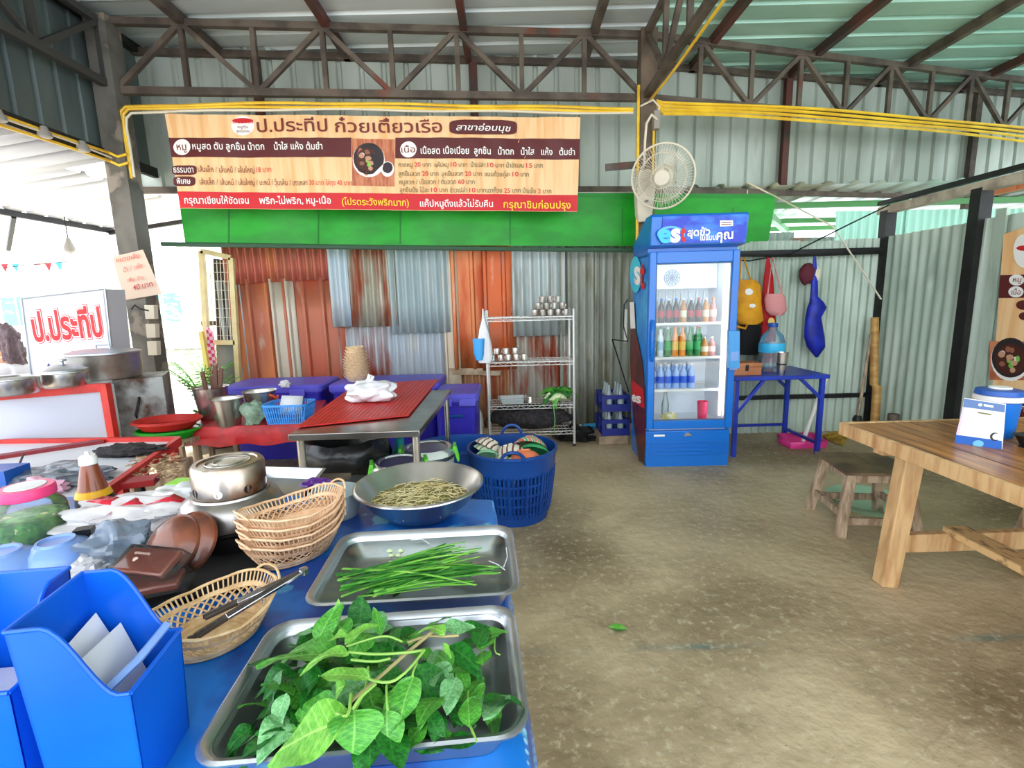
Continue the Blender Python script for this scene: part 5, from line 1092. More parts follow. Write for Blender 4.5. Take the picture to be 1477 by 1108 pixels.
hero = [((690, 872), (330, 1000), 165, 'l', .885, .85), ((650, 606), (350, 612), 125, 'm', .88, .865), ((690, 600), (512, 612), 72, 'l', .895, .9), ((775, 700), (582, 682), 78, 'l', .90, .9),
        ((560, 560), (638, 398), 78, 'm', .86, .9), ((672, 566), (788, 468), 62, 'l', .88, .9), ((735, 500), (742, 375), 95, 'd', .84, .885), ((822, 530), (800, 415), 38, 'm', .86, .885),
        ((1085, 522), (993, 474), 58, 'l', .88, .885), ((1070, 500), (1200, 492), 66, 'b', .87, .86), ((955, 695), (880, 905), 112, 'm', .885, .86), ((712, 835), (718, 980), 150, 'm', .885, .865),
        ((845, 835), (850, 1002), 92, 'm', .87, .835), ((965, 650), (1062, 815), 110, 'd', .86, .82), ((1045, 645), (1135, 705), 52, 'b', .85, .83), ((1140, 655), (1180, 765), 50, 'm', .83, .815),
        ((1100, 570), (1245, 672), 90, 'd', .84, .82), ((672, 735), (610, 775), 95, 'l', .885, .87), ((420, 670), (362, 800), 55, 'b', .86, .82), ((435, 765), (375, 925), 62, 'b', .86, .83),
        ((640, 570), (405, 570), 105, 'm', .868, .855), ((1250, 520), (1335, 512), 55, 'm', .83, .83), ((1245, 725), (1190, 830), 48, 'm', .83, .815), ((1020, 800), (935, 905), 75, 'm', .85, .825),
        ((1015, 880), (905, 985), 95, 'm', .84, .82), ((1215, 965), (1000, 975), 70, 'd', .815, .81), ((410, 820), (285, 850), 95, 'd', .83, .815), ((640, 790), (440, 900), 115, 'm', .865, .84),
        ((1140, 500), (1290, 496), 70, 'd', .82, .815), ((580, 690), (445, 790), 125, 'd', .86, .83), ((690, 520), (620, 470), 90, 'm', .86, .87), ((640, 500), (650, 385), 34, 'l', .86, .9),
        ((620, 545), (645, 520), 55, 'l', .88, .9), ((1075, 560), (1110, 620), 30, 'l', .87, .85), ((1240, 780), (1205, 860), 60, 'b', .82, .81), ((1150, 800), (1110, 880), 60, 'd', .82, .812),
        ((560, 650), (520, 760), 110, 'd', .85, .82), ((700, 900), (735, 1005), 80, 'm', .84, .82), ((300, 900), (165, 1000), 70, 'd', .81, .805), ((1060, 850), (1040, 960), 60, 'd', .83, .82),
        ((880, 500), (880, 560), 50, 'd', .85, .86), ((770, 520), (700, 590), 100, 'm', .86, .86), ((470, 530), (530, 510), 50, 'b', .83, .85), ((960, 500), (900, 545), 60, 'd', .83, .84)]
for i, (a, q, wd, mk, za, zb) in enumerate(hero):
    q = (a[0] + (q[0] - a[0]) * (1.08 if i else .96), a[1] + (q[1] - a[1]) * (1.08 if i else .96)); p_, q_ = cz(*a, za), cz(*q, zb); sc_px = (q_ - p_).length / max(1, math.hypot(a[0] - q[0], a[1] - q[1]))
    put_leaf(p_, q_, wd / 2.84 * .00142, mk, i, random.uniform(-.3, .3))
R_ = random.Random(11)
for i in range(150):
    x = R_.gauss(760, 250); y = R_.gauss(740, 150); x = min(max(x, 330), 1240); y = min(max(y, 500), 905)
    if x < 480 - (y - 500) * .3: x += 150
    a = R_.uniform(0, 6.28); z = R_.uniform(.8, .85) ; p_ = cz(x, y, z); ln = R_.uniform(.045, .085)
    put_leaf(p_, p_ + Vector((cos(a) * ln, sin(a) * ln * .8, R_.uniform(-.015, .015))), ln * R_.uniform(.5, .7), R_.choice('dddmmmb'), R_.randrange(6), R_.uniform(-.6, .6))
st = [([(1045, 505), (930, 600), (830, 690), (700, 800)], .880, .0022, 'brown'), ([(1000, 590), (940, 600), (800, 610), (690, 598)], .885, .0016, 0), ([(1000, 590), (930, 680), (850, 735), (720, 690)], .888, .0016, 0),
      ([(910, 556), (850, 530), (790, 540), (680, 575)], .88, .0014, 0), ([(970, 640), (950, 690), (955, 700)], .885, .0013, 0), ([(845, 735), (845, 790), (850, 835)], .88, .0013, 0), ([(1140, 530), (1080, 535), (1010, 530), (930, 560)], .87, .0018, 'brown'),
      ([(860, 625), (800, 640), (700, 630)], .882, .0015, 0), ([(800, 730), (740, 780), (705, 835)], .886, .0018, 0), ([(1180, 760), (1170, 860), (1215, 965)], .818, .0015, 0), ([(1290, 520), (1285, 600), (1310, 610)], .82, .001, 0), ([(700, 770), (690, 870), (640, 850)], .884, .0018, 0), ([(770, 660), (760, 760), (690, 880)], .875, .0014, 0)]
m_stemb = M('brown stem', (160, 150, 100), .6)
for pts, z, r, k in st:
    P_ = [cz(x, y, z + .003 * sin(j * 2)) for j, (x, y) in enumerate(pts)]
    for _k in range(2): P_ = [P_[0]] + [v for a_, b__ in zip(P_, P_[1:]) for v in (a_ * .75 + b__ * .25, a_ * .25 + b__ * .75)] + [P_[-1]]
    PT(bas, 'stem', MB().tube(P_, r * 1.25, 6), m_stemb if k else m_stem, w=True)
# chives / stalks in the far tray
ch = T('green_stalk_bunch', 'pile of long slender green stalks soaking in the far tray', 'vegetable', (-.22, 1.06, .76))
R_ = random.Random(5)
for i in range(85):
    y0 = R_.uniform(255, 375); a0 = cz(R_.uniform(630, 900), y0, .79 + .0004 * i); a1 = cz(R_.uniform(1060, 1240), R_.uniform(135, 200) if i % 3 == 0 else R_.uniform(190, 330), .80 + .0006 * i)
    if i % 7 == 0: a1 = cz(R_.uniform(1230, 1320), R_.uniform(245, 280), .82)
    mdl = (a0 + a1) / 2 + Vector((R_.uniform(-.02, .02), R_.uniform(-.015, .015), R_.uniform(.0, .02)))
    pts = [a0 * (1 - t) ** 2 + mdl * 2 * t * (1 - t) + a1 * t * t for t in [k / 7 for k in range(8)]]
    PT(ch, 'stalk', MB().tube(pts, R_.uniform(.003, .0058), 5, r2=.002, flat=.45), R_.choice([m_leafm, m_leafl, M('stalk green', (92, 160, 40), .4) if i == 0 else m_leafm, m_leafd]), w=True)
for i in range(9):
    p_ = cz(R_.uniform(840, 980), R_.uniform(185, 240), .8); PT(ch, 'pale_blossom', MB().blob(p_, (.008, .006, .005), .3, i, 8, 6), bpy.data.materials['pale stalk'], w=True)
for pts in ([(945, 140), (990, 135), (1020, 155)], [(1265, 225), (1300, 240), (1330, 262)], [(1335, 170), (1340, 210), (1325, 250)]): PT(ch, 'pale_root', MB().tube([cz(x, y, .812) for x, y in pts], .0014, 5), m_filmw, w=True)

# bowl of sprouts
bo = T('steel_bowl', 'wide polished steel bowl holding noodles in broth', 'bowl', (-.285, 1.45, .753))
PT(bo, 'bowl_body', MB().lathe([(.001, .002), (.085, 0), (.1, .006), (.155, .05), (.188, .1), (.197, .105), (.198, .101), (.19, .108), (.182, .1), (.15, .054), (.095, .012), (.001, .008)], 56), m_steel)
PT(bo, 'broth', MB().poly([(.152 * cos(2 * pi * i / 40), .152 * sin(2 * pi * i / 40), .052) for i in range(40)]), CLEAR('murky water', (.85, .82, .62), .0, .03, .5, (176, 160, 100)), label='cloudy yellowish liquid')
mb = MB(); R_ = random.Random(9)
for i in range(420):
    r = .148 * math.sqrt(R_.random()); a = R_.uniform(0, 6.28); c = Vector((r * cos(a), r * sin(a), R_.uniform(.044, .06))); t = R_.gauss(.3, .9); ln = R_.uniform(.012, .03)
    d = Vector((cos(t), sin(t), 0)) * ln; e = Vector((-sin(t), cos(t), 0)) * R_.uniform(-.008, .008)
    pts = [c - d, c + e + Vector((0, 0, .002)), c + d]
    if all(math.hypot(p.x, p.y) < .155 for p in pts): mb.tube(pts, .0011, 3)
PT(bo, 'sprout_mass', mb, M('pale sprout', (226, 216, 168), .5, c2=(204, 188, 134), sc=14), kind='stuff', label='tangle of pale bean sprouts or noodles')

# ---- rattan baskets
def rattan(name_la, p, q, zb, h=.06, b_=.088, grp='oval woven baskets on the serving table', mat=m_rattan):
    c = (p + q) / 2; a_ = (p - q).length / 2; rz = math.atan2(q.y - p.y, q.x - p.x)
    t = T('oval_basket', name_la, 'basket', (c.x, c.y, zb), rz, grp); n = 72
    rim = lambda th: h + .016 * max(0, abs(cos(th)) - .55) / .45 + .008 * abs(sin(2 * th)) + .0
    def P(th, f, o=0):   # f 0 bottom .. 1 rim
        A_ = a_ * (.66 + .34 * f) + o; B_ = b_ * (.6 + .4 * f) + o; return Vector((A_ * cos(th), B_ * sin(th), rim(th) * f))
    ths = [2 * pi * i / n for i in range(n)]
    mb = MB(); rs = []
    for k in range(14):
        f = k / 13; rs.append([Vector((a_ * .66 * f * cos(th), b_ * .6 * f * sin(th), .003 + (.0013 if k % 2 else 0))) for th in ths])
    mb.rings(rs[1:], True, False); mb.rings([[P(th, f, (.0012 if k % 2 else 0)) for th in ths] for k, f in enumerate((0, .06, .12, .18, .24, .3))])
    PT(t, 'woven_base', mb, mat, ang=20, sol=.002)
    mb = MB(); m2 = n // 2
    for i in range(m2):
        for s in (1, -1):
            th = 2 * pi * i / m2; th2 = th + s * 2 * pi / m2 * 1.5
            mb.bar(P(th, .3), P((th + th2) / 2, .48, .001), .0042, .0018); mb.bar(P((th + th2) / 2, .48, .001), P(th2, .64), .0042, .0018)
    PT(t, 'diamond_weave', mb, mat)
    PT(t, 'middle_band', MB().rings([[P(th, f, o) for th in ths] for f, o in ((.62, .001), (.62, .003), (.74, .003), (.74, .001))]), mat)
    mb = MB()
    for i in range(n): mb.bar(P(ths[i], .73, .001), P(ths[i], .98, .001), .0028, .0018)
    PT(t, 'slat_band', mb, mat)
    PT(t, 'rim', MB().tube([P(th, 1) for th in ths], .0032, 6, closed=True), mat)
    for s in (0, pi): PT(t, 'grip_loop', MB().tube([P(s + .45 * x, 1) + Vector((0, 0, .017 * (1 - x * x))) + Vector((cos(s) * .006, 0, 0)) for x in [k / 6 - 1 for k in range(13)]], .0028, 6), mat)
    return t
pa, pb_ = oz(346, 772, .862), oz(489, 722, .862); pa2 = pa
for i in range(4):
    dz = .023 * i; rattan(['lowest oval woven basket of the stack', 'second oval woven basket from the bottom of the stack', 'third oval woven basket from the bottom of the stack', 'topmost oval woven basket of the stack'][i], pa + Vector((.003 * (i % 2), .0, 0)), pb_ + Vector((.002 * i, 0, 0)), .753 + dz + (.002 * i), mat=m_rattanp)
pc, pd = oz(207, 928, .815), oz(392, 838, .815)
bk2 = rattan('single oval woven basket holding steel tongs', pc, pd, .753, .062, .104, mat=m_rattan)
tg = T('tongs', 'steel serving tongs resting across the near woven basket', 'tongs', oz(360, 868, .83))
ha, ta, tb_ = oz(438, 824, .85), oz(296, 890, .812), oz(284, 917, .808)
m_tong = M('tong steel', (200, 198, 200), .2, 1)
for i, tt in enumerate((ta, tb_)):
    sd = Vector((.004, .004, 0)) * (1 - 2 * i); d = (tt - ha)
    mb = MB(); mb.bar(ha + sd, ha + d * .72 + sd, .017, .007, w2=.019); arm = PT(tg, 'arm', mb, m_tong, w=True, bev=.0015)
    mb = MB(); mb.bar(ha + d * .72 + sd, tt, .016, .007, w2=.02, h2=.005)
    for k in range(6):
        q_ = ha + d * (.74 + .05 * k); mb.cb(q_ + sd, (.022, .004, .008), math.atan2(d.y, d.x))
    PT(arm, 'scalloped_tip', mb, M('dark tong tip', (110, 104, 98), .4, .9), w=True)
PT(tg, 'hinge_cap', MB().lathe([(.001, -.008), (.009, -.006), (.009, .006), (.001, .008)], 12, ha), m_tong, w=True)

# ---- blue organisers
def organiser(la, loc, rz):
    t = T('utensil_holder', la, 'holder', loc, rz, 'blue plastic utensil holders'); D_, W_, H_, LO = .125, .135, .27, .165; th = .003
    fx = lambda f: H_ if f < .3 else LO + (H_ - LO) * (.5 + .5 * cos(pi * min(1, (f - .3) / .6)))
    tp = lambda z: .86 + .14 * z / H_          # taper
    def pt(x, y, z): k = tp(z); return Vector((D_ / 2 + (x - D_ / 2) * k, W_ / 2 + (y - W_ / 2) * k, z))
    n = 16
    for y in (0, W_):
        mb = MB(); s_ = 1 if y == 0 else -1
        mb.rings([[pt(i / n * D_, y, .0), pt(i / n * D_, y, fx(i / n)), pt(i / n * D_, y + s_ * th, fx(i / n)), pt(i / n * D_, y + s_ * th, .0)] for i in range(n + 1)], True, True)
        PT(t, 'side_wall', mb, m_blue)
        PT(t, 'wall_lip', MB().tube([pt(i / n * D_, y, fx(i / n)) for i in range(n + 1)], .0028, 6), m_blue)
    PT(t, 'back_wall', MB().rings([[pt(x, 0, 0), pt(x, 0, H_), pt(x, W_, H_), pt(x, W_, 0)] for x in (0, th)], True, True), m_blue)
    PT(t, 'front_wall', MB().rings([[pt(x, 0, 0), pt(x, 0, LO), pt(x, W_, LO), pt(x, W_, 0)] for x in (D_ - th, D_)], True, True), m_blue)
    PT(t, 'wall_lip', MB().tube([pt(0, 0, H_), pt(0, W_, H_)], .0032, 6), m_blue); PT(t, 'wall_lip', MB().tube([pt(D_, 0, LO), pt(D_, W_, LO)], .0032, 6), m_blue)
    PT(t, 'floor_panel', MB().box(.01, D_ - .01, .01, W_ - .01, .0, .004), m_blue)
    return t, pt
ANG = rad(8)
o1, pf = organiser('blue plastic utensil holder with curved sides, nearest the baskets', (-.615, .54, .753), ANG)
o2, _ = organiser('blue plastic utensil holder at the bottom left corner of the view', (-.80, .675, .753), rad(-84))
Mo = Matrix.Translation(o1.location) @ Matrix.Rotation(ANG, 4, 'Z')
for i in range(2):
    mb = MB().rings([[Mo @ Vector(p) for p in ((.03 + .035 * i, .02, .02), (.10 + .008 * i, .02, .02), (.10 + .008 * i, .11, .02), (.03 + .035 * i, .11, .02))], [Mo @ Vector(p) for p in ((.015 + .03 * i, .012, .19), (.02 + .03 * i, .012, .2), (.02 + .03 * i, .118, .215 - .02 * i), (.015 + .03 * i, .118, .21 - .02 * i))]], True, True)
    ONE('sachet_sleeve', ['milky plastic sleeve at the back of the near blue holder', 'milky plastic sleeve at the front of the near blue holder'][i], 'sleeve', mb, m_filmw, Mo @ Vector((.06, .06, .02)), w=True, group=None)
one('pale_straw', 'pale translucent tube resting over the rim of the near blue holder', 'straw', MB().tube([Mo @ Vector((.08, .02, .158)), Mo @ Vector((.1, .06, .17)), Mo @ Vector((.11, .12, .182))], .006, 8), m_ltblue)
Mo2 = Matrix.Translation(o2.location) @ Matrix.Rotation(rad(-84), 4, 'Z')
ONE('sachet_sleeve', 'stack of pale sachets inside the corner blue holder', 'sleeve', MB().rings([[Mo2 @ Vector(p) for p in ((.02, .02, z), (.09, .02, z), (.09, .11, z), (.02, .11, z))] for z in (.01, .13)], True, True), m_filmw, Mo2 @ Vector((.05, .06, .01)), w=True)

# ---- upturned blue bowls, jar, sauce bottle
def ubowl(px, py, r, la):
    l = oz(px, py, .753); l.z = .753
    return ONE('melamine_bowl', la, 'bowl', MB().lathe([(r, 0), (r * 1.02, .003), (r * .98, .012), (r * .93, r * .5), (r * .75, r * .8), (r * .5, r * .92), (r * .48, r * 1.0), (r * .42, r * 1.0), (r * .4, r * .93), (.001, r * .93)], 40), m_ltblue, l, group='upturned pale blue bowls')
ubowl(88, 822, .082, 'upturned pale blue bowl, the whole one beside the smoky bag'); ubowl(8, 842, .086, 'upturned pale blue bowl cut off by the left picture edge')
l = oz(52, 778, .753); l.z = .753
jr = T('jar', 'squat clear jar of chopped greens with a pink screw lid', 'jar', l); r = .083
PT(jr, 'glass_body', MB().lathe([(.001, 0), (r * .9, 0), (r, .02), (r, .09), (r * .95, .105), (r * .72, .128), (r * .72, .14)], 36), CLEAR('jar glass', (.98, .99, .98), .2, .03, .06))
PT(jr, 'pickled_greens', MB().lathe([(.001, .004), (r * .92, .004), (r * .96, .02), (r * .96, .075), (.001, .08)], 30), M('chopped greens', (90, 170, 40), .5, c2=(40, 120, 24), sc=40, c3=(220, 210, 150), sc3=34, lo3=.62, hi3=.66))
PT(jr, 'lid', MB().lathe([(r * .76, .132), (r * .78, .134), (r * .78, .156), (r * .74, .162), (r * .5, .162), (r * .46, .158), (.001, .158)], 36), M('hot pink lid', (232, 60, 120), .35)); PT(jr, 'lid_inset', MB().lathe([(r * .55, .1625), (r * .54, .165), (.001, .166)], 30), m_filmw)
l = oz(138, 727, .753); l.z = .753
sb_ = T('sauce_bottle', 'conical brown sauce bottle with white cap and yellow band', 'bottle', l)
PT(sb_, 'bottle_body', MB().lathe([(.001, 0), (.05, 0), (.052, .01), (.05, .03), (.043, .05), (.026, .13), (.022, .145)], 30), M('brown sauce plastic', (136, 62, 24), .25, coat=.4)); PT(sb_, 'yellow_band', MB().lathe([(.0512, .032), (.052, .034), (.045, .054), (.043, .055)], 30), M('bright yellow print', (244, 180, 20), .4))
PT(sb_, 'dark_label', MB().lathe([(.053, .002), (.0535, .004), (.0525, .03), (.051, .031)], 30), m_black); PT(sb_, 'cap', MB().lathe([(.024, .142), (.026, .144), (.025, .165), (.021, .172), (.008, .174), (.006, .186), (.001, .188)], 24), m_whitep)
# bags
cl = M('crumpled clear bag', (240, 236, 236), .15, alpha=.62, bump=.8, bsc=22)
clr = M('red printed bag patch', (200, 40, 60), .2)
g1 = T('crumpled_bag', 'crumpled clear bag with red print behind the clay lids', 'bag', oz(212, 764, .753)); 
PT(g1, 'bag_film', MB().blob((0, 0, .045), (.22, .09, .05), .3, 41, 60, 34, fr=2.6, flat=-.043), cl, ang=30)
L0 = g1.location
for i, (x, y, rz_) in enumerate(((-.02, -.03, .4), (.08, -.01, -.5), (-.08, -.02, .1))): PT(g1, 'red_print', MB().rings([[Vector((x - .05, y - .02, .07 + .02 * i)), Vector((x - .04, y + .03, .085 + .01 * i))], [Vector((x, y - .02, .1)), Vector((x + .01, y + .02, .106))], [Vector((x + .05, y - .01, .085)), Vector((x + .055, y + .01, .09))]], close=False), clr, sol=.001)
g2 = ONE('crumpled_bag', 'crumpled white bag by the steel stove pot', 'bag', MB().blob((0, 0, .05), (.1, .08, .06), .25, 47, 40, 26, fr=2.4, flat=-.048), m_filmw, oz(262, 748, .755), ang=30)
g3 = ONE('crumpled_bag', 'smoky grey crumpled bag between pale blue bowl and clay lids', 'bag', MB().blob((0, 0, .05), (.085, .07, .065), .28, 52, 44, 28, fr=2.2, flat=-.048), M('smoky bag', (120, 134, 150), .15, alpha=.75, bump=.7, bsc=16), oz(178, 815, .755), ang=30)
ONE('knotted_bag', 'knotted end of a clear bag hanging below the smoky one', 'bag', MB().blob((0, 0, .03), (.03, .05, .03), .5, 57, 24, 16, fr=3, flat=-.028), cl, oz(137, 835, .755))
ONE('printed_carton', 'small black and white carton beside the pale blue bowls', 'carton', MB().box(-.02, .02, -.015, .015, 0, .08), m_black, oz(128, 802, .754), rad(20))
# dark tray with clay lids and brown packets
dt_l = oz(262, 838, .753); dt = T('dark_serving_tray', 'dark glossy tray under clay lids and brown packets', 'tray', (dt_l.x, dt_l.y, .753), rad(22))
PT(dt, 'tray_pan', MB().rings([rrect(.36, .26, .03, .022), rrect(.37, .27, .03, .026), rrect(.355, .255, .03, .02), rrect(.32, .22, .03, .006)], False, True), m_dark); PT(dt, 'tray_base', MB().poly(rrect(.33, .23, .03, 0)), m_dark)
for i, (px, py, tilt) in enumerate(((240, 780, 52), (266, 775, 56))):
    l = oz(px, py + 32, .80); o = ONE('clay_lid', ['front glazed brown clay lid leaning in the dark tray', 'rear glazed brown clay lid leaning in the dark tray'][i], 'lid', MB().lathe([(.001, .02), (.034, .02), (.06, .015), (.07, .004), (.074, .006), (.076, 0), (.07, -.002), (.001, .006)], 44), m_clay, (l.x, l.y + .03, .830), group='clay lids'); o.rotation_euler = (rad(tilt), 0, rad(-15))
def packet(px, py, z, rz, rx, la):
    l = oz(px, py, z); t = T('wrapped_packet', la, 'packet', l, rz, 'film-wrapped brown packets'); t.rotation_euler = (rx, 0, rz)
    PT(t, 'brown_card', MB().box(-.07, .07, -.034, .034, 0, .018), m_choc, bev=.005)
    PT(t, 'film_wrap', MB().rings([rrect(.175, .08, .006, -.002), rrect(.15, .074, .006, .022), rrect(.14, .064, .006, .024)], False, True), CLEAR('glossy wrap', (1, 1, 1), .05, .06, .02)); return t
k1 = packet(216, 815, .806, rad(-13), rad(24), 'upper film-wrapped brown packet with a pale leaf mark')
Mk = Matrix.Translation(k1.location) @ k1.rotation_euler.to_matrix().to_4x4()
m_prnt = M('pale packet print', (200, 176, 160), .5)
vs, fs = text_mesh('homemade', .01); x1_ = max(v[0] for v in vs); mb = MB().add([Mk @ Vector((-(v[0] / x1_ - .5) * .045 - .015, -v[1] * .012 + .014, .0266)) for v in vs], fs)
PT(k1, 'lettering', mb, m_prnt, w=True, ang=0)
mb = MB(); mb.poly([Mk @ Vector((-.02 + .006 * cos(a) * (1 + .25 * sin(3 * a)), -.006 + .006 * sin(a), .0266)) for a in [2 * pi * k / 18 for k in range(18)]]); PT(k1, 'leaf_mark', mb, m_prnt, w=True, ang=0)
packet(212, 848, .778, rad(18), rad(4), 'lower film-wrapped brown packet under the marked one')
# steel stove pot
sp_ = oz(342, 776, .753); sv = T('stove_pot', 'inverted steel pot base with round vent holes on the serving table', 'pot', (sp_.x, sp_.y, .753))
PT(sv, 'dark_base', MB().lathe([(.001, 0), (.105, 0), (.115, .01), (.12, .05), (.135, .062), (.135, .068), (.001, .068)], 40), M('blackened steel', (60, 58, 60), .3, .8))
PT(sv, 'shoulder', MB().lathe([(.128, .068), (.133, .07), (.133, .098), (.12, .128), (.1, .14), (.098, .146), (.001, .146)], 44), M('worn shoulder steel', (168, 164, 160), .3, .95, c2=(140, 136, 132), sc=8))
PT(sv, 'drum', MB().lathe([(.09, .146), (.092, .148), (.092, .222), (.086, .23), (.075, .23), (.072, .226), (.001, .227)], 44), M('heat tinted steel', (180, 170, 158), .28, .95, c2=(128, 88, 60), sc=7, lo=.38, hi=.6))
for r0_ in (.055, .035): PT(sv, 'top_ring', MB().tube([(r0_ * cos(a), r0_ * sin(a), .2285) for a in [2 * pi * k / 36 for k in range(36)]], .0018, 5, closed=True), m_steel)
for k in range(8):
    a = 2 * pi * k / 8 + .2; c = Vector((.0915 * cos(a), .0915 * sin(a), .165)); t_ = Vector((-sin(a), cos(a), 0)); nn = Vector((cos(a), sin(a), 0)) * .0015
    for j in range(1): PT(sv, 'vent_hole', MB().rings([[c + nn + t_ * (.011 * cos(x)) + Vector((0, 0, .011 * sin(x))) for x in [2 * pi * q / 14 for q in range(14)]], [c + nn * .2 + t_ * (.0095 * cos(x)) + Vector((0, 0, .0095 * sin(x))) for x in [2 * pi * q / 14 for q in range(14)]]], False, True), m_black if k % 2 else m_filmw)
# clear round container, purple pack
l = oz(487, 742, .753); l.z = .753; rc = T('round_container', 'round clear plastic tub behind the woven baskets', 'tub', l)
PT(rc, 'tub_body', MB().lathe([(.001, 0), (.062, 0), (.066, .01), (.074, .075), (.078, .078), (.074, .08), (.064, .014), (.001, .005)], 32), m_tubclear)
# rear clutter on a side table
sd = T('side_table', 'low side table behind the serving table carrying a steel tray', 'table', (-1.0, 1.95, 0)); PT(sd, 'board', MB().box(-1.28, -.72, 1.76, 2.12, .64, .66), m_frame, w=True)
for x in (-1.23, -.77):
    for y in (1.8, 2.08): PT(sd, 'leg', MB().bar((x, y, 0), (x, y, .64), .035), m_frame, w=True)
q = [oz(352, 718, .71), oz(430, 720, .71), oz(468, 675, .71), oz(362, 672, .71)]; c_ = sum(q, Vector()) / 4
bt_ = T('baking_tray', 'flat rectangular steel tray on the side table behind the baskets', 'tray', (c_.x, c_.y, .664)); ins_ = [p + (c_ - p) * .16 - Vector((0, 0, .042)) for p in q]
PT(bt_, 'pan', MB().rings([[p + (p - c_) * .04 - Vector((0, 0, .004)) for p in q], q, [p + (c_ - p) * .04 for p in q], ins_], False, True), m_tray, w=True); PT(bt_, 'underside', MB().poly([p - Vector((0, 0, .004)) for p in ins_]), m_tray, w=True)
ONE('purple_packet', 'small purple and white packet by the steel tray corner', 'packet', MB().blob((0, 0, .02), (.05, .03, .02), .3, 61, flat=-.018), M('purple foil', (92, 40, 130), .3, c2=(220, 210, 230), sc=20, lo=.55, hi=.6), oz(456, 704, .70))
lb = T('lime_box', 'clear box with a lime green lid behind the stove pot', 'box', oz(268, 712, .662)); PT(lb, 'box_body', MB().box(-.07, .07, -.05, .05, 0, .045), m_tubclear); o = PT(lb, 'lid', MB().box(-.055, .055, -.04, .04, .045, .056), M('lime green lid', (140, 214, 30), .4), bev=.008)

# ================================================================ STALL CART, SIGN, POTS (left)
m_redf2 = M('red painted frame', (206, 52, 44), .45, c2=(170, 40, 36), sc=5)
ct = T('noodle_cart', 'white panelled noodle cart with red painted frame at left', 'cart', (-3.0, 3.1, 0))
PX = Plane((-3.9, 2.55), (-2.5, 3.28)); 
cu0 = 0; 
def CP(px, py): return PX.px(px, py)
e1 = CP(152, 553); e0 = PX.at(.0, e1.z)
dn = PX.n * -.75
def slab(p, q, z0, z1, back=.75, off=0): 
    a, c = Vector((p.x, p.y, 0)) + PX.n * off, Vector((q.x, q.y, 0)) + PX.n * off; d = PX.n * -back
    return MB().rings([[v + Vector((0, 0, z)) for v in (a, c, c + d, a + d)] for z in (z0, z1)], True, True)
zt = e1.z
PT(ct, 'counter_top', slab(e0, e1, zt - .03, zt, 1.15, .02), m_white, w=True); PT(ct, 'top_edge', slab(e0, e1, zt - .05, zt + .005, .02, .03), m_redf2, w=True)
PT(ct, 'front_panel', slab(e0, e1, .3, zt - .05, .02), M('bluish white panel', (186, 190, 206), .35), w=True)
PT(ct, 'side_post', MB().bar(Vector((e1.x, e1.y, 0)) + PX.n * .015, Vector((e1.x, e1.y, zt)) + PX.n * .015, .045), m_redf2, w=True); PT(ct, 'side_post', MB().bar(Vector((e1.x, e1.y, 0)) - PX.n * .73, Vector((e1.x, e1.y, zt)) - PX.n * .73, .045), m_redf2, w=True)
PT(ct, 'side_panel', MB().rings([[Vector((e1.x, e1.y, z)) for z in (.3, zt - .03)], [Vector((e1.x, e1.y, z)) - PX.n * .73 for z in (.3, zt - .03)]], close=False), m_white, w=True, sol=.01)
for u in (.1, 1.4): PT(ct, 'wheel', MB().lathe([(.001, -.02), (.12, -.02), (.13, 0), (.12, .02), (.001, .02)], 20, m=Matrix.Translation(PX.at(u, .13, -.2)) @ Matrix.Rotation(pi / 2, 4, 'X')), m_black, w=True)
# light box sign
sgx = T('lightbox_sign', 'white lightbox sign with red Thai lettering standing on the noodle cart', 'sign', (-3.2, 3.4, zt))
c0 = PX.at(.36, 0, -.28); c1_ = PX.at(1.12, 0, -.28); 
PS = Plane(oy(60, 545, 3.80)[:2], oy(180, 545, 3.82)[:2])
sq = [(48, 560), (166, 548), (152, 417), (31, 431)]; fr_q = [PS.px(x, y) for x, y in sq]
bx = MB(); dpt = PS.n * -.2; bx.rings([fr_q, [p + dpt for p in fr_q]], True, True)
PT(sgx, 'sign_case', bx, M('sign case grey', (196, 196, 200), .5), w=True)
fq = [(52, 556), (163, 545), (149, 421), (36, 434)]; PT(sgx, 'sign_face', MB().poly([PS.px(x, y, .004) for x, y in fq]), M('sign face', (206, 210, 226), .4), w=True)
PT(sgx, 'case_frame', MB().tube([p + PS.n * .004 for p in fr_q], .008, 6, closed=True), m_tray, w=True)
for bo_, off, m in ((.075, .006, m_redp), (.055, .008, m_whitep), (.03, .010, m_redp)): write(sgx, 'ป.ประทีป', m, PS, (52 - bo_ * 20, 492), (150 + bo_ * 20, 484), 30, off, bo_)
for x, y in ((71, 530), (105, 512)): disc(sgx, 'pointer_mark', PS, (x, y), 2, 6, M('navy mark', (60, 70, 120), .5) if x == 71 else bpy.data.materials['navy mark'], .006)
# pots
def onct(px, py): p = oz(px, py, zt); p.z = zt + .002; return p
def pot(px, py, r, h, la, lid=True):
    t = T('cooking_pot', la, 'pot', onct(px, py), 0, 'steel cooking pots on the noodle cart')
    PT(t, 'pot_body', MB().lathe([(.001, 0), (r * .93, 0), (r, .015), (r, h), (r * 1.04, h + .004), (r * 1.03, h + .01), (r * .97, h), (r * .96, .02), (.001, .01)], 36), m_steel)
    if lid:
        PT(t, 'lid', MB().lathe([(r * 1.02, h + .012), (r, h + .02), (r * .6, h + .045), (.02, h + .055), (.001, h + .055)], 36), m_tray); PT(t, 'lid_knob', MB().lathe([(.01, h + .05), (.01, h + .07), (.025, h + .075), (.025, h + .085), (.001, h + .09)], 16), m_tray)
    return t
pot(95, 557, .125, .085, 'shallow steel pot in front of the lightbox sign', True); pot(14, 569, .14, .085, 'shallow steel pot at the left picture edge', False)
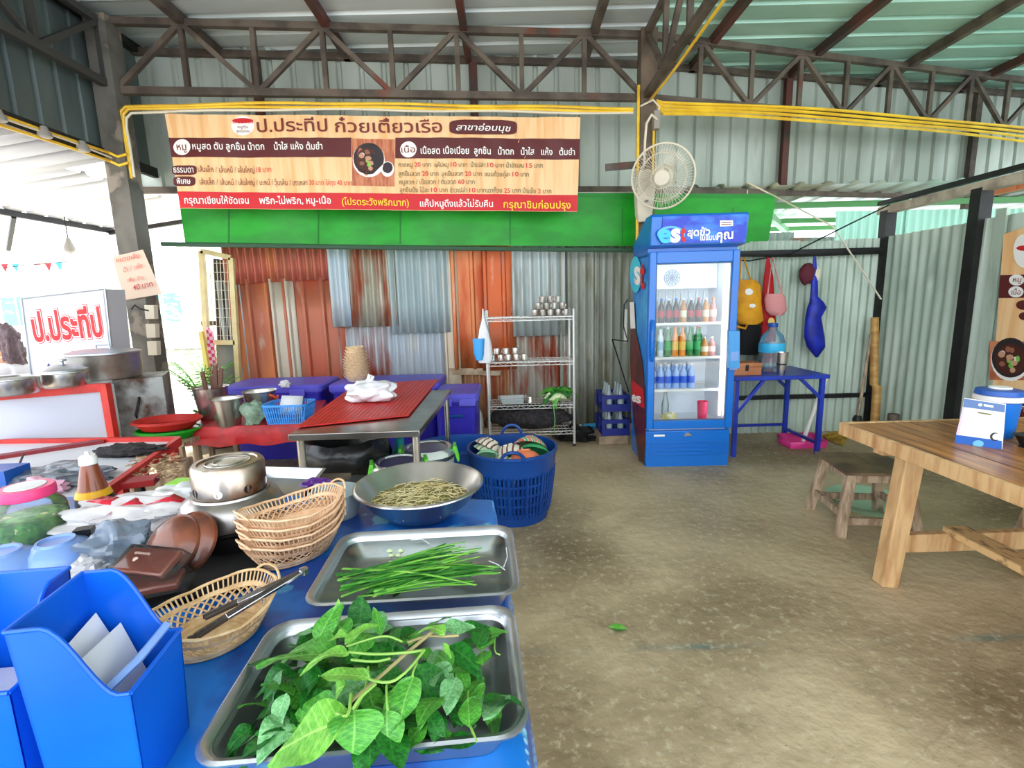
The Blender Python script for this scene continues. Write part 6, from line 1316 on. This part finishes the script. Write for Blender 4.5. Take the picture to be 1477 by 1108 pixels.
# big pot on a sooty stove box beside the cart
sx = T('stove_box', 'grimy sooty steel stove box at the right end of the noodle cart', 'stove', (-2.62, 3.55, 0))
so = [Vector((-2.74, 3.36, 0)), Vector((-2.47, 3.5, 0))]; a, c = so; d = PX.n * -.36
m_soot = M('sooty steel', (150, 152, 148), .45, .6, c2=(70, 48, 34), sc=5, lo=.42, hi=.6, c3=(30, 26, 24), sc3=4, lo3=.55, hi3=.7)
zs = zt
PT(sx, 'box_shell', MB().rings([[v + Vector((0, 0, z)) for v in (a, c, c + d, a + d)] for z in (.35, zs)], True, True), m_soot, w=True, bev=.006)
for v in (a, c, c + d, a + d): PT(sx, 'leg', MB().bar((v.x, v.y, 0), (v.x, v.y, .36), .03), m_soot, w=True)
PT(sx, 'door_latch', MB().tube([a * .6 + c * .4 + PX.n * .005 + Vector((0, 0, .66)), a * .6 + c * .4 + PX.n * .03 + Vector((0, 0, .68)), a * .5 + c * .5 + PX.n * .03 + Vector((0, 0, .78)), a * .5 + c * .5 + PX.n * .005 + Vector((0, 0, .8))], .008, 6), m_black, w=True)
ctr = (a + c) / 2 + d * .5; r = .21
bp = T('stock_pot', 'large stained steel stock pot with flat lid at the right end of the cart', 'pot', (-2.86, 3.5, zt + .002)); hp = oy(152, 518, 3.3).z - zt
hp = max(.16, hp)
PT(bp, 'pot_body', MB().lathe([(.001, 0), (r * .97, 0), (r, .02), (r, hp), (r * 1.03, hp + .01), (r * .98, hp + .012)], 40), M('stained pot steel', (190, 188, 182), .35, .85, c2=(140, 110, 84), sc=4, lo=.5, hi=.75)); PT(bp, 'lid', MB().lathe([(r * 1.04, hp + .012), (r * 1.04, hp + .022), (r * .7, hp + .04), (.001, hp + .045)], 40), m_tray)
PT(bp, 'lid_handle', MB().tube([(-.05, 0, hp + .04), (-.045, 0, hp + .07), (.045, 0, hp + .07), (.05, 0, hp + .04)], .006, 6), m_tray)
# lower counter with red frame, black cloth, block, hose
lc = T('low_counter', 'low white work surface edged in red timber below the cart', 'counter', (-2.2, 2.5, 0))
lq = [oz(-160, 760, .62), oz(120, 735, .62), oz(258, 636, .62), oz(-40, 640, .62)]
PT(lc, 'surface', MB().rings([[p - Vector((0, 0, .03)) for p in lq], lq], True, True), m_white, w=True)
for i, j in ((0, 1), (1, 2), (2, 3)): PT(lc, 'red_edge', MB().bar(lq[i] + Vector((0, 0, .0)), lq[j] + Vector((0, 0, .0)), .03, .05), m_redf2, w=True)
cnl = sum(lq, Vector()) / 4
for p in lq: q_ = p + (cnl - p) * .06; PT(lc, 'leg', MB().bar((q_.x, q_.y, 0), (q_.x, q_.y, .6), .04), m_redf2, w=True)
PT(lc, 'maroon_strip', MB().bar(oz(-60, 668, .63), oz(150, 636, .63), .06, .02), M('maroon timber', (130, 30, 36), .4), w=True)
ONE('black_cloth', 'crumpled black cloth lying on the low counter', 'cloth', MB().blob((0, 0, .02), (.18, .09, .035), .3, 71, 30, 16, fr=3, flat=-.018), m_net, oz(188, 655, .622))
ONE('grey_sheet', 'grey and pink crumpled plastic sheet behind the jar', 'sheet', MB().blob((0, 0, .025), (.24, .13, .05), .3, 73, 36, 20, fr=3, flat=-.023), m_filmg, oz(78, 695, .622))
ONE('pink_sheet', 'soft pink plastic bundle beside the grey sheet', 'sheet', MB().blob((0, 0, .02), (.1, .07, .04), .4, 75, 24, 14, fr=3, flat=-.018), M('soft pink', (226, 176, 196), .5), oz(58, 712, .622))
one('thin_skewer', 'dark thin rod leaning over the grey sheet', 'rod', MB().tube([oz(20, 690, .63), oz(34, 655, .68)], .005, 5), m_cable)
ONE('folded_red_card', 'glossy dark red folded card at the counter edge', 'card', MB().box(-.09, .09, -.05, .05, 0, .03), M('dark red card', (150, 30, 36), .3), oz(195, 700, .60), rad(20), bev=.003)
ONE('blue_holder_far', 'blue plastic box corner behind the jar at the left edge', 'box', MB().box(-.1, .08, -.06, .06, 0, .1), m_tubblue, oz(5, 705, .622)).name = 'plastic_box'
ONE('wood_block', 'small brown wood block by the hose', 'block', MB().box(-.06, .06, -.05, .05, 0, .12), m_wood3, oz(252, 665, .5) , rad(12), bev=.004).location.z = .0
bpy.data.objects['wood_block'].scale = (1.3, 1.3, 4.2)
one('blue_hose', 'grey blue hose looping on the floor under the red table', 'hose', MB().tube([(-2.0, 2.6, .02), (-1.9, 2.75, .3), (-1.85, 3.0, .45), (-1.7, 3.05, .42), (-1.5, 2.95, .3), (-1.3, 2.9, .25), (-1.1, 2.6, .25)], .012, 7), M('grey blue hose', (120, 150, 176), .4))
# floor-level sprout peelings: a scatter
mb = MB(); R_ = random.Random(2)
for i in range(160):
    p = oz(R_.uniform(190, 260), R_.uniform(655, 690), .625); t = R_.uniform(0, 6.28); mb.tube([p, p + Vector((cos(t), sin(t), .2)) * .015, p + Vector((cos(t + 1), sin(t + 1), 0)) * .03], .003, 3)
ONE('vegetable_peelings', 'scattered pale ginger and vegetable peelings on the low counter', 'peelings', mb, M('pale peel', (206, 176, 140), .7, c2=(120, 90, 60), sc=20), (0, 0, 0), kind='stuff')
# red basin, green basin behind
def basin(p, r, h, m, la, sx=1.3):
    return ONE('plastic_basin', la, 'basin', MB().lathe([(.001, .0), (r * .75, 0), (r * .8, .01), (r, h), (r * 1.05, h), (r * 1.05, h - .01), (r * .98, h + .004), (r * .78, .02), (.001, .01)], 32, sx=sx), m, p)
pr_ = oz(238, 612, .62); pr_.z = .62; pr_.x += .02
st2 = T('trestle', 'low trestle under the red basin', 'trestle', (pr_.x, pr_.y, 0)); PT(st2, 'board', MB().box(-.2, .2, -.16, .16, .5, .525), m_wood3)
for x in (-.18, .18): PT(st2, 'leg', MB().bar((x, -.16, 0), (x, -.16, .5), .03), m_wood3); PT(st2, 'leg', MB().bar((x, .16, 0), (x, .16, .5), .03), m_wood3)
basin(Vector((pr_.x, pr_.y, .528)), .155, .06, m_tarp, 'green basin under the red basin beside the left post'); basin(Vector((pr_.x, pr_.y, .595)), .165, .06, m_red, 'red plastic basin nested on the green one beside the left post')
b2 = oz(262, 618, .55); ONE('red_crate', 'second red plastic basin at the left end of the red table', 'basin', MB().lathe([(.001, 0), (.11, 0), (.14, .06), (.145, .06), (.11, .01)], 28), m_red, (b2.x - .02, b2.y + .22, .53)).name = 'plastic_basin'

# paper notice tied to left post
PP = Plane((-3.5, 4.5), (-2.9, 4.5))
pn = T('paper_notice', 'faded handwritten paper notice taped to the left post', 'notice', PP.px(195, 395))
patch(pn, 'sheet', PP, [(161, 370), (206, 360), (233, 424), (181, 433)], M('faded card', (214, 190, 170), .8), 0, 6, 6, lambda u, v: .01 * sin(9 * u + 5 * v)); 
m_fade = M('faded red ink', (214, 110, 96), .7)
w3 = lambda s, a, b_, h, m: write(pn, s, m, PP, a, b_, h, .014, .01)
w3('หมวดเส้น', (170, 379), (203, 372), 5, m_fade); w3('น้ำ  /  แห้ง', (180, 393), (207, 386), 5, m_fade); w3('เพิ่ม  ข้าว', (186, 407), (209, 403), 4, m_fade); w3('40 บาท', (194, 419), (222, 413), 6, m_red)
for i, y in enumerate((440, 467, 492)):
    q_ = [PP.px(x, yy, .03) for x, yy in ((211 + i * 2, y), (225 + i * 2, y), (226 + i * 2, y + 20), (213 + i * 2, y + 20))]
    ONE('socket_box', ['topmost cream socket box on the left post', 'middle cream socket box on the left post', 'lowest cream socket box on the left post'][i], 'socket', MB().rings([q_, [p - PP.n * .055 for p in q_]], True, True), m_cream, q_[0], w=True, group='socket boxes on the left post', bev=.004)
one('tie_cord', 'dark cord tied around the left post below the notice', 'cord', MB().tube([PP.px(x, y, .03) for x, y in ((193, 446), (198, 440), (206, 446), (218, 448))], .007, 5), m_cable)
# ================================================================ OUTSIDE LEFT
# awning over the side, with red fascia
aw = T('side_awning', 'white ribbed sheet awning sloping out from the left eave', 'awning', (-4.3, 4.5, 2.7))
for i in range(6):
    y0 = 2.4 + i * .78; mb = MB(); pr2 = [(0, 0), (.16, 0), (.18, .03), (.22, .03), (.24, 0), (.42, 0), (.44, .03), (.48, .03), (.5, 0), (.66, 0), (.68, .03), (.73, .03), (.78, 0)]
    mb.rings([[Vector((x, y0 + a, z + h)) for a, h in pr2] for x, z in ((-3.55 if i < 3 else -3.95, 2.74 if i < 3 else 2.685), (-5.3, 2.5))], close=False); PT(aw, 'roof_sheet', mb, M('white awning sheet', (226, 228, 234), .5) if i == 0 else bpy.data.materials['white awning sheet'], w=True, sol=.002)
PT(aw, 'edge_beam', MB().bar((-5.3, 2.4, 2.47), (-5.3, 7.1, 2.47), .05, .06), m_dark, w=True); PT(aw, 'rafter', MB().bar((-3.55, 6.9, 2.66), (-5.3, 6.9, 2.44), .05), m_dark, w=True)
PT(aw, 'strut', MB().bar((-5.3, 5.6, 2.44), (-6.2, 6.4, 2.2), .04), m_dark, w=True)
fs_ = T('red_fascia', 'orange red canvas fascia beyond the white awning', 'canopy', (-5.9, 5.2, 2.3)); PT(fs_, 'canvas', MB().rings([[Vector((-5.75, 2.6, z)) for z in (2.12, 2.36)], [Vector((-5.75, 5.62, z)) for z in (2.12, 2.36)]], close=False), M('orange red canvas', (224, 84, 64), .7), w=True, sol=.01)
PT(fs_, 'hem_rod', MB().tube([(-5.75, 2.6, 2.1), (-5.75, 6.4, 2.1)], .02, 6), m_white, w=True)
for y in (2.8, 6.2): PT(fs_, 'post', MB().bar((-5.8, y, 0), (-5.8, y, 2.35), .05), m_white, w=True)
pl_ = T('pendant_lamp', 'small hanging bulb under the red fascia', 'lamp', (-5.1, 6.0, 2.2)); PT(pl_, 'bulb', MB().lathe([(.001, -.12), (.05, -.09), (.06, -.05), (.03, .02), (.02, .06), (.001, .07)], 14), m_ins); PT(pl_, 'cord', MB().tube([(0, 0, .06), (.0, 0, .3)], .006, 5), m_cable)
# wooden frame with grille and checked cloth, in the gap by the back wall
m_pl = M('bleached yellow timber', (214, 190, 140), .6, c2=(232, 214, 160), sc=5)
PF = Plane((-3.7, 5.3), (-3.0, 5.3)); wf = T('grille_screen', 'timber framed screen with dark wire grille in the rear gap', 'screen', PF.px(318, 560))
for x0, y0, x1, y1 in ((291, 362, 303, 575), (291, 362, 334, 372), (334, 372, 346, 575), (300, 494, 340, 494)): PT(wf, 'frame_bar', MB().bar(PF.px(x0, y0), PF.px(x1, y1), .05, .05), m_pl, w=True)
PT(wf, 'dark_backing', MB().poly([PF.px(x, y, -.06) for x, y in ((303, 372), (332, 376), (338, 492), (309, 492))]), M('dark shade cloth', (58, 52, 44), .9), w=True, sol=.01)
mb = MB()
for i in range(6): mb.bar(PF.px(304 + i * 5, 376, .02), PF.px(310 + i * 5, 490, .02), .006)
for j in range(9): mb.bar(PF.px(304 + j * .7, 380 + j * 13, .02), PF.px(332 + j * .7, 380 + j * 13, .02), .005)
PT(wf, 'wire_grille', mb, m_cream, w=True)
PT(wf, 'lower_panel', MB().poly([PF.px(x, y, -.03) for x, y in ((310, 498), (340, 498), (343, 560), (313, 560))]), M('grey weathered panel', (130, 136, 130), .7), w=True, sol=.015)
m_chk = M('pink checked cloth', (220, 70, 120), .8); nt = m_chk.node_tree; ck_ = nt.nodes.new('ShaderNodeTexChecker'); ck_.inputs['Scale'].default_value = 28; ck_.inputs[1].default_value = lin((224, 70, 124)); ck_.inputs[2].default_value = lin((246, 200, 214)); tcx = nt.nodes.new('ShaderNodeTexCoord'); nt.links.new(tcx.outputs['Object'], ck_.inputs[0]); nt.links.new(ck_.outputs[0], nt.nodes['Principled BSDF'].inputs['Base Color'])
PF2 = Plane((-3.7, 5.2), (-3.0, 5.2)); ckc = T('checked_cloth', 'pink checked cloth draped on the timber screen', 'cloth', PF2.px(305, 520)); patch(ckc, 'cloth_sheet', PF2, [(296, 470), (306, 478), (316, 545), (303, 548)], m_chk, 0, 8, 8, lambda u, v: .015 * sin(30 * u))
yf = T('yellow_ladder', 'pale yellow timber rail leaning beside the screen', 'rail', PF2.px(295, 540)); PT(yf, 'rail_bar', MB().bar(PF2.px(292, 478, .02), PF2.px(306, 560, .02), .04), M('pale yellow paint', (240, 214, 120), .6), w=True)
# plants by the left post
def plant(la, loc, n, h, m, seed, leafn=9, wid=.03, potm=None):
    t = T('potted_plant', la, 'plant', loc, 0, 'plants outside the left opening'); R_ = random.Random(seed)
    PT(t, 'pot', MB().lathe([(.001, 0), (.1, 0), (.14, .2), (.15, .2), (.15, .22), (.12, .2), (.001, .19)], 20), potm or m_dark)
    for i in range(n):
        a = R_.uniform(0, 6.28); ln = h * R_.uniform(.6, 1.1); out = R_.uniform(.15, .5) * h; mb = MB(); P = lambda s: Vector((cos(a) * out * s * s, sin(a) * out * s * s, .18 + ln * s * (1 - .25 * s)))
        mb.tube([P(k / 6) for k in range(7)], .005, 4)
        for k in range(leafn):
            s = .25 + .75 * k / leafn; p = P(s)
            for sd_ in (-1, 1):
                d = Vector((-sin(a) * sd_ + .3 * cos(a), cos(a) * sd_ + .3 * sin(a), -.1 + .3 * R_.random())) * wid * 2.4; w_ = Vector((cos(a), sin(a), .4)) * wid * .5
                mb.add([p, p + d * .5 + w_, p + d, p + d * .5 - w_], [(0, 1, 2, 3)])
        PT(t, 'frond', mb, m, ang=0)
    return t
m_fern = M('sunlit fern green', (120, 176, 84), .5, c2=(90, 150, 64), sc=8); m_fern2 = M('glare-paled leaf green', (222, 234, 206), .5, c2=(200, 224, 180), sc=8)  # second green is paled almost to white so outdoor leaves look overexposed
l = oz(262, 572, .3); plant('bushy green fern in a dark pot behind the left post', (-3.15, 5.0, .1), 26, .75, m_fern, 1)
plant('taller bright fern further out in the rear gap', (-3.75, 6.1, 0), 26, 1.1, m_fern2, 2, 10, .045); plant('dark leaved shrub low beside the left post', (-3.0, 4.95, 0), 16, .5, m_leafm, 3, 8, .04)
ONE('planter_stand', 'small grey stand under the bushy fern', 'stand', MB().lathe([(.12, 0), (.1, .1), (.001, .1)], 16), m_ins, (-3.15, 5.0, 0))
def tree(la, loc, h, r, m, seed, n=500):
    t = T('tree', la, 'tree', loc, 0, 'trees across the yard'); R_ = random.Random(seed)
    PT(t, 'trunk', MB().tube([(0, 0, 0), (.1, 0, h * .3), (-.05, .1, h * .6), (0, 0, h * .8)], .12, 8, r2=.05), m_wood3); mb = MB()
    for i in range(n):
        d = Vector((R_.gauss(0, 1), R_.gauss(0, 1), R_.gauss(0, .8))); d = d.normalized() * r * R_.random() ** .4; p = Vector((0, 0, h)) + d; a = R_.uniform(0, 6.28); s = R_.uniform(.1, .22)
        u_ = Vector((cos(a), sin(a), R_.uniform(-.5, .5))) * s; v_ = Vector((-sin(a), cos(a), R_.uniform(-.5, .5))) * s * .5; mb.add([p, p + u_ * .5 + v_, p + u_, p + u_ * .5 - v_], [(0, 1, 2, 3)])
    PT(t, 'foliage', mb, m, kind='stuff', ang=0); return t
tree('pale leafy tree straight beyond the rear gap', (-6.6, 12, 0), 2.9, 1.5, m_fern2, 5, 700); tree('leafy tree at the far left beyond the cart', (-13, 12.5, 0), 3.4, 2.2, m_fern2, 6, 500); tree('low bush beside the far house wall', (-9.2, 13, 0), 1.2, 1.3, m_fern2, 7, 500)
m_hw = M('pale house wall', (236, 234, 226), .8); hs = T('far_house', 'pale low house across the yard', 'house', (-14, 18, 0)); PT(hs, 'wall', MB().box(-20, -9, 18, 22, 0, 2.6), m_hw, w=True)
PT(hs, 'roof', MB().rings([[Vector((x, 17.4, 2.55)), Vector((x, 20, 3.9)), Vector((x, 22.6, 2.55))] for x in (-20.5, -8.5)], True, True), M('pale roof', (206, 206, 214), .7), w=True)
for x in (-18, -15.4, -12.8, -10.4): wn = PT(hs, 'window', MB().box(x, x + 1.1, 17.94, 18, 1.0, 2.0), M('window teal', (120, 190, 186), .3) if x == -18 else bpy.data.materials['window teal'], w=True); PT(wn, 'window_bar', MB().box(x + .52, x + .58, 17.9, 17.95, 1.0, 2.0), m_white, w=True)
# bunting
bc = T('bunting_string', 'string of small coloured flags across the far yard', 'bunting', (-9, 9.4, 2.3)); PT(bc, 'cord', MB().tube([(-11, 9.4, 2.34), (-9.5, 9.4, 2.24), (-8, 9.4, 2.34)], .008, 4), m_cable, w=True)
for i in range(14): x = -10.9 + i * .2; PT(bc, 'flag', MB().add([(x, 9.4, 2.32), (x + .14, 9.4, 2.32), (x + .07, 9.4, 2.16)], [(0, 1, 2)]), [m_redp, m_sky, m_green, m_pinkf][i % 4], w=True, ang=0)

# ---- seated person at the far left, mostly cut by the picture edge
pe = T('person', 'person with loose grey brown hair in a white shirt sitting at the left edge', 'person', (-4.16, 4.15, 0), rad(-80))
def skin(par, name, verts, edges, radii, mat, sub=2):
    me = bpy.data.meshes.new(name); me.from_pydata([Vector(v) for v in verts], edges, []); o = bpy.data.objects.new(name, me); COL.objects.link(o); o.parent = par
    sm = o.modifiers.new('skin', 'SKIN'); sm.use_smooth_shade = True; ss = o.modifiers.new('s', 'SUBSURF'); ss.levels = ss.render_levels = sub
    for i, r in enumerate(radii): d = me.skin_vertices[0].data[i]; d.radius = (r if isinstance(r, tuple) else (r, r)); d.use_root = (i == 0)
    me.materials.append(mat); return o
m_skin = M('skin', (214, 160, 130), .5, sss=.1); m_shirt = M('white cotton', (238, 236, 240), .8, bump=.2, bsc=12); m_trs = M('dark trousers', (60, 62, 76), .8); m_hair = M('grey brown hair', (136, 116, 122), .6, c2=(104, 86, 90), sc=30, st=(1, 1, .2))
V = [(0, 0, .52), (0, .02, .68), (0, .0, .86), (0, -.03, .98), (0, -.05, 1.06), (-.17, -.02, .93), (-.22, -.12, .72), (-.14, -.34, .66), (.17, -.02, .93), (.22, -.12, .72), (.14, -.34, .66), (-.1, -.06, .5), (-.12, -.42, .5), (-.12, -.46, .08), (.1, -.06, .5), (.12, -.42, .5), (.12, -.46, .08), (-.12, -.56, .04), (.12, -.56, .04)]
E_ = [(0, 1), (1, 2), (2, 3), (3, 4), (3, 5), (5, 6), (6, 7), (3, 8), (8, 9), (9, 10), (0, 11), (11, 12), (12, 13), (0, 14), (14, 15), (15, 16), (13, 17), (16, 18)]
skin(pe, 'body', V, E_, [(.16, .12), (.14, .1), (.16, .11), (.08, .07), .05, .06, .045, .032, .06, .045, .032, .09, .07, .045, .09, .07, .045, .035, .035], m_skin)
skin(pe, 'shirt', [(0, 0, .5), (0, .02, .68), (0, 0, .86), (0, -.02, .955), (-.17, -.02, .93), (-.21, -.1, .76), (.17, -.02, .93), (.21, -.1, .76)], [(0, 1), (1, 2), (2, 3), (3, 4), (4, 5), (3, 6), (6, 7)], [(.18, .14), (.16, .12), (.18, .13), (.09, .08), .075, .07, .075, .07], m_shirt)
skin(pe, 'trousers', [(0, 0, .54), (-.1, -.06, .5), (-.12, -.42, .5), (-.12, -.455, .14), (.1, -.06, .5), (.12, -.42, .5), (.12, -.455, .14)], [(0, 1), (1, 2), (2, 3), (0, 4), (4, 5), (5, 6)], [(.17, .13), .11, .085, .065, .11, .085, .065], m_trs)
hd = PT(pe, 'head', MB().blob((0, -.07, 1.17), (.078, .095, .115), .04, 2, 28, 20), m_skin)
for sx_ in (-1, 1): PT(hd, 'eye', MB().blob((sx_ * .03, -.158, 1.18), (.012, .006, .007), 0, 1, 10, 8), m_black); PT(hd, 'ear', MB().blob((sx_ * .08, -.07, 1.17), (.012, .02, .03), .1, 1, 10, 8), m_skin)
PT(hd, 'nose', MB().blob((0, -.17, 1.155), (.013, .018, .022), .0, 1, 10, 8), m_skin); PT(hd, 'mouth', MB().blob((0, -.158, 1.115), (.024, .008, .007), 0, 1, 12, 8), M('lip', (170, 80, 80), .5))
PT(pe, 'hair', MB().blob((0, -.035, 1.2), (.098, .1, .125), .16, 12, 36, 24, 3).blob((0, .02, 1.08), (.09, .055, .17), .25, 14, 30, 20, 4), m_hair)
for sx_ in (-1, 1):
    h0 = Vector((sx_ * .14, -.34, .66)); 
    PT(pe, 'hand', MB().blob(h0 + Vector((0, -.04, -.01)), (.035, .05, .018), .05, 1, 14, 10), m_skin)
    for k in range(4): f0 = h0 + Vector(((k - 1.5) * .017, -.08, -.01)); PT(pe, 'finger', MB().tube([f0, f0 + Vector((0, -.03 - .005 * (k in (1, 2)), -.006)), f0 + Vector((0, -.05 - .008 * (k in (1, 2)), -.026))], .008, 7, r2=.006), m_skin)
    PT(pe, 'thumb', MB().tube([h0 + Vector((-sx_ * .03, -.03, -.01)), h0 + Vector((-sx_ * .05, -.055, -.018)), h0 + Vector((-sx_ * .048, -.075, -.028))], .009, 7, r2=.007), m_skin)
    PT(pe, 'sandal', MB().cb((sx_ * .12, -.51, .015), (.09, .24, .03)), m_black, bev=.01)
ps_ = T('stool', 'plain plastic stool the person at the left edge sits on', 'stool', (-4.16, 4.15, 0), rad(-80)); PT(ps_, 'seat', MB().box(-.16, .16, -.16, .16, .36, .4), m_tubblue, bev=.01)
for sx_ in (-1, 1):
    for sy_ in (-1, 1): PT(ps_, 'leg', MB().bar((sx_ * .16, sy_ * .16, 0), (sx_ * .13, sy_ * .13, .37), .03), m_tubblue)
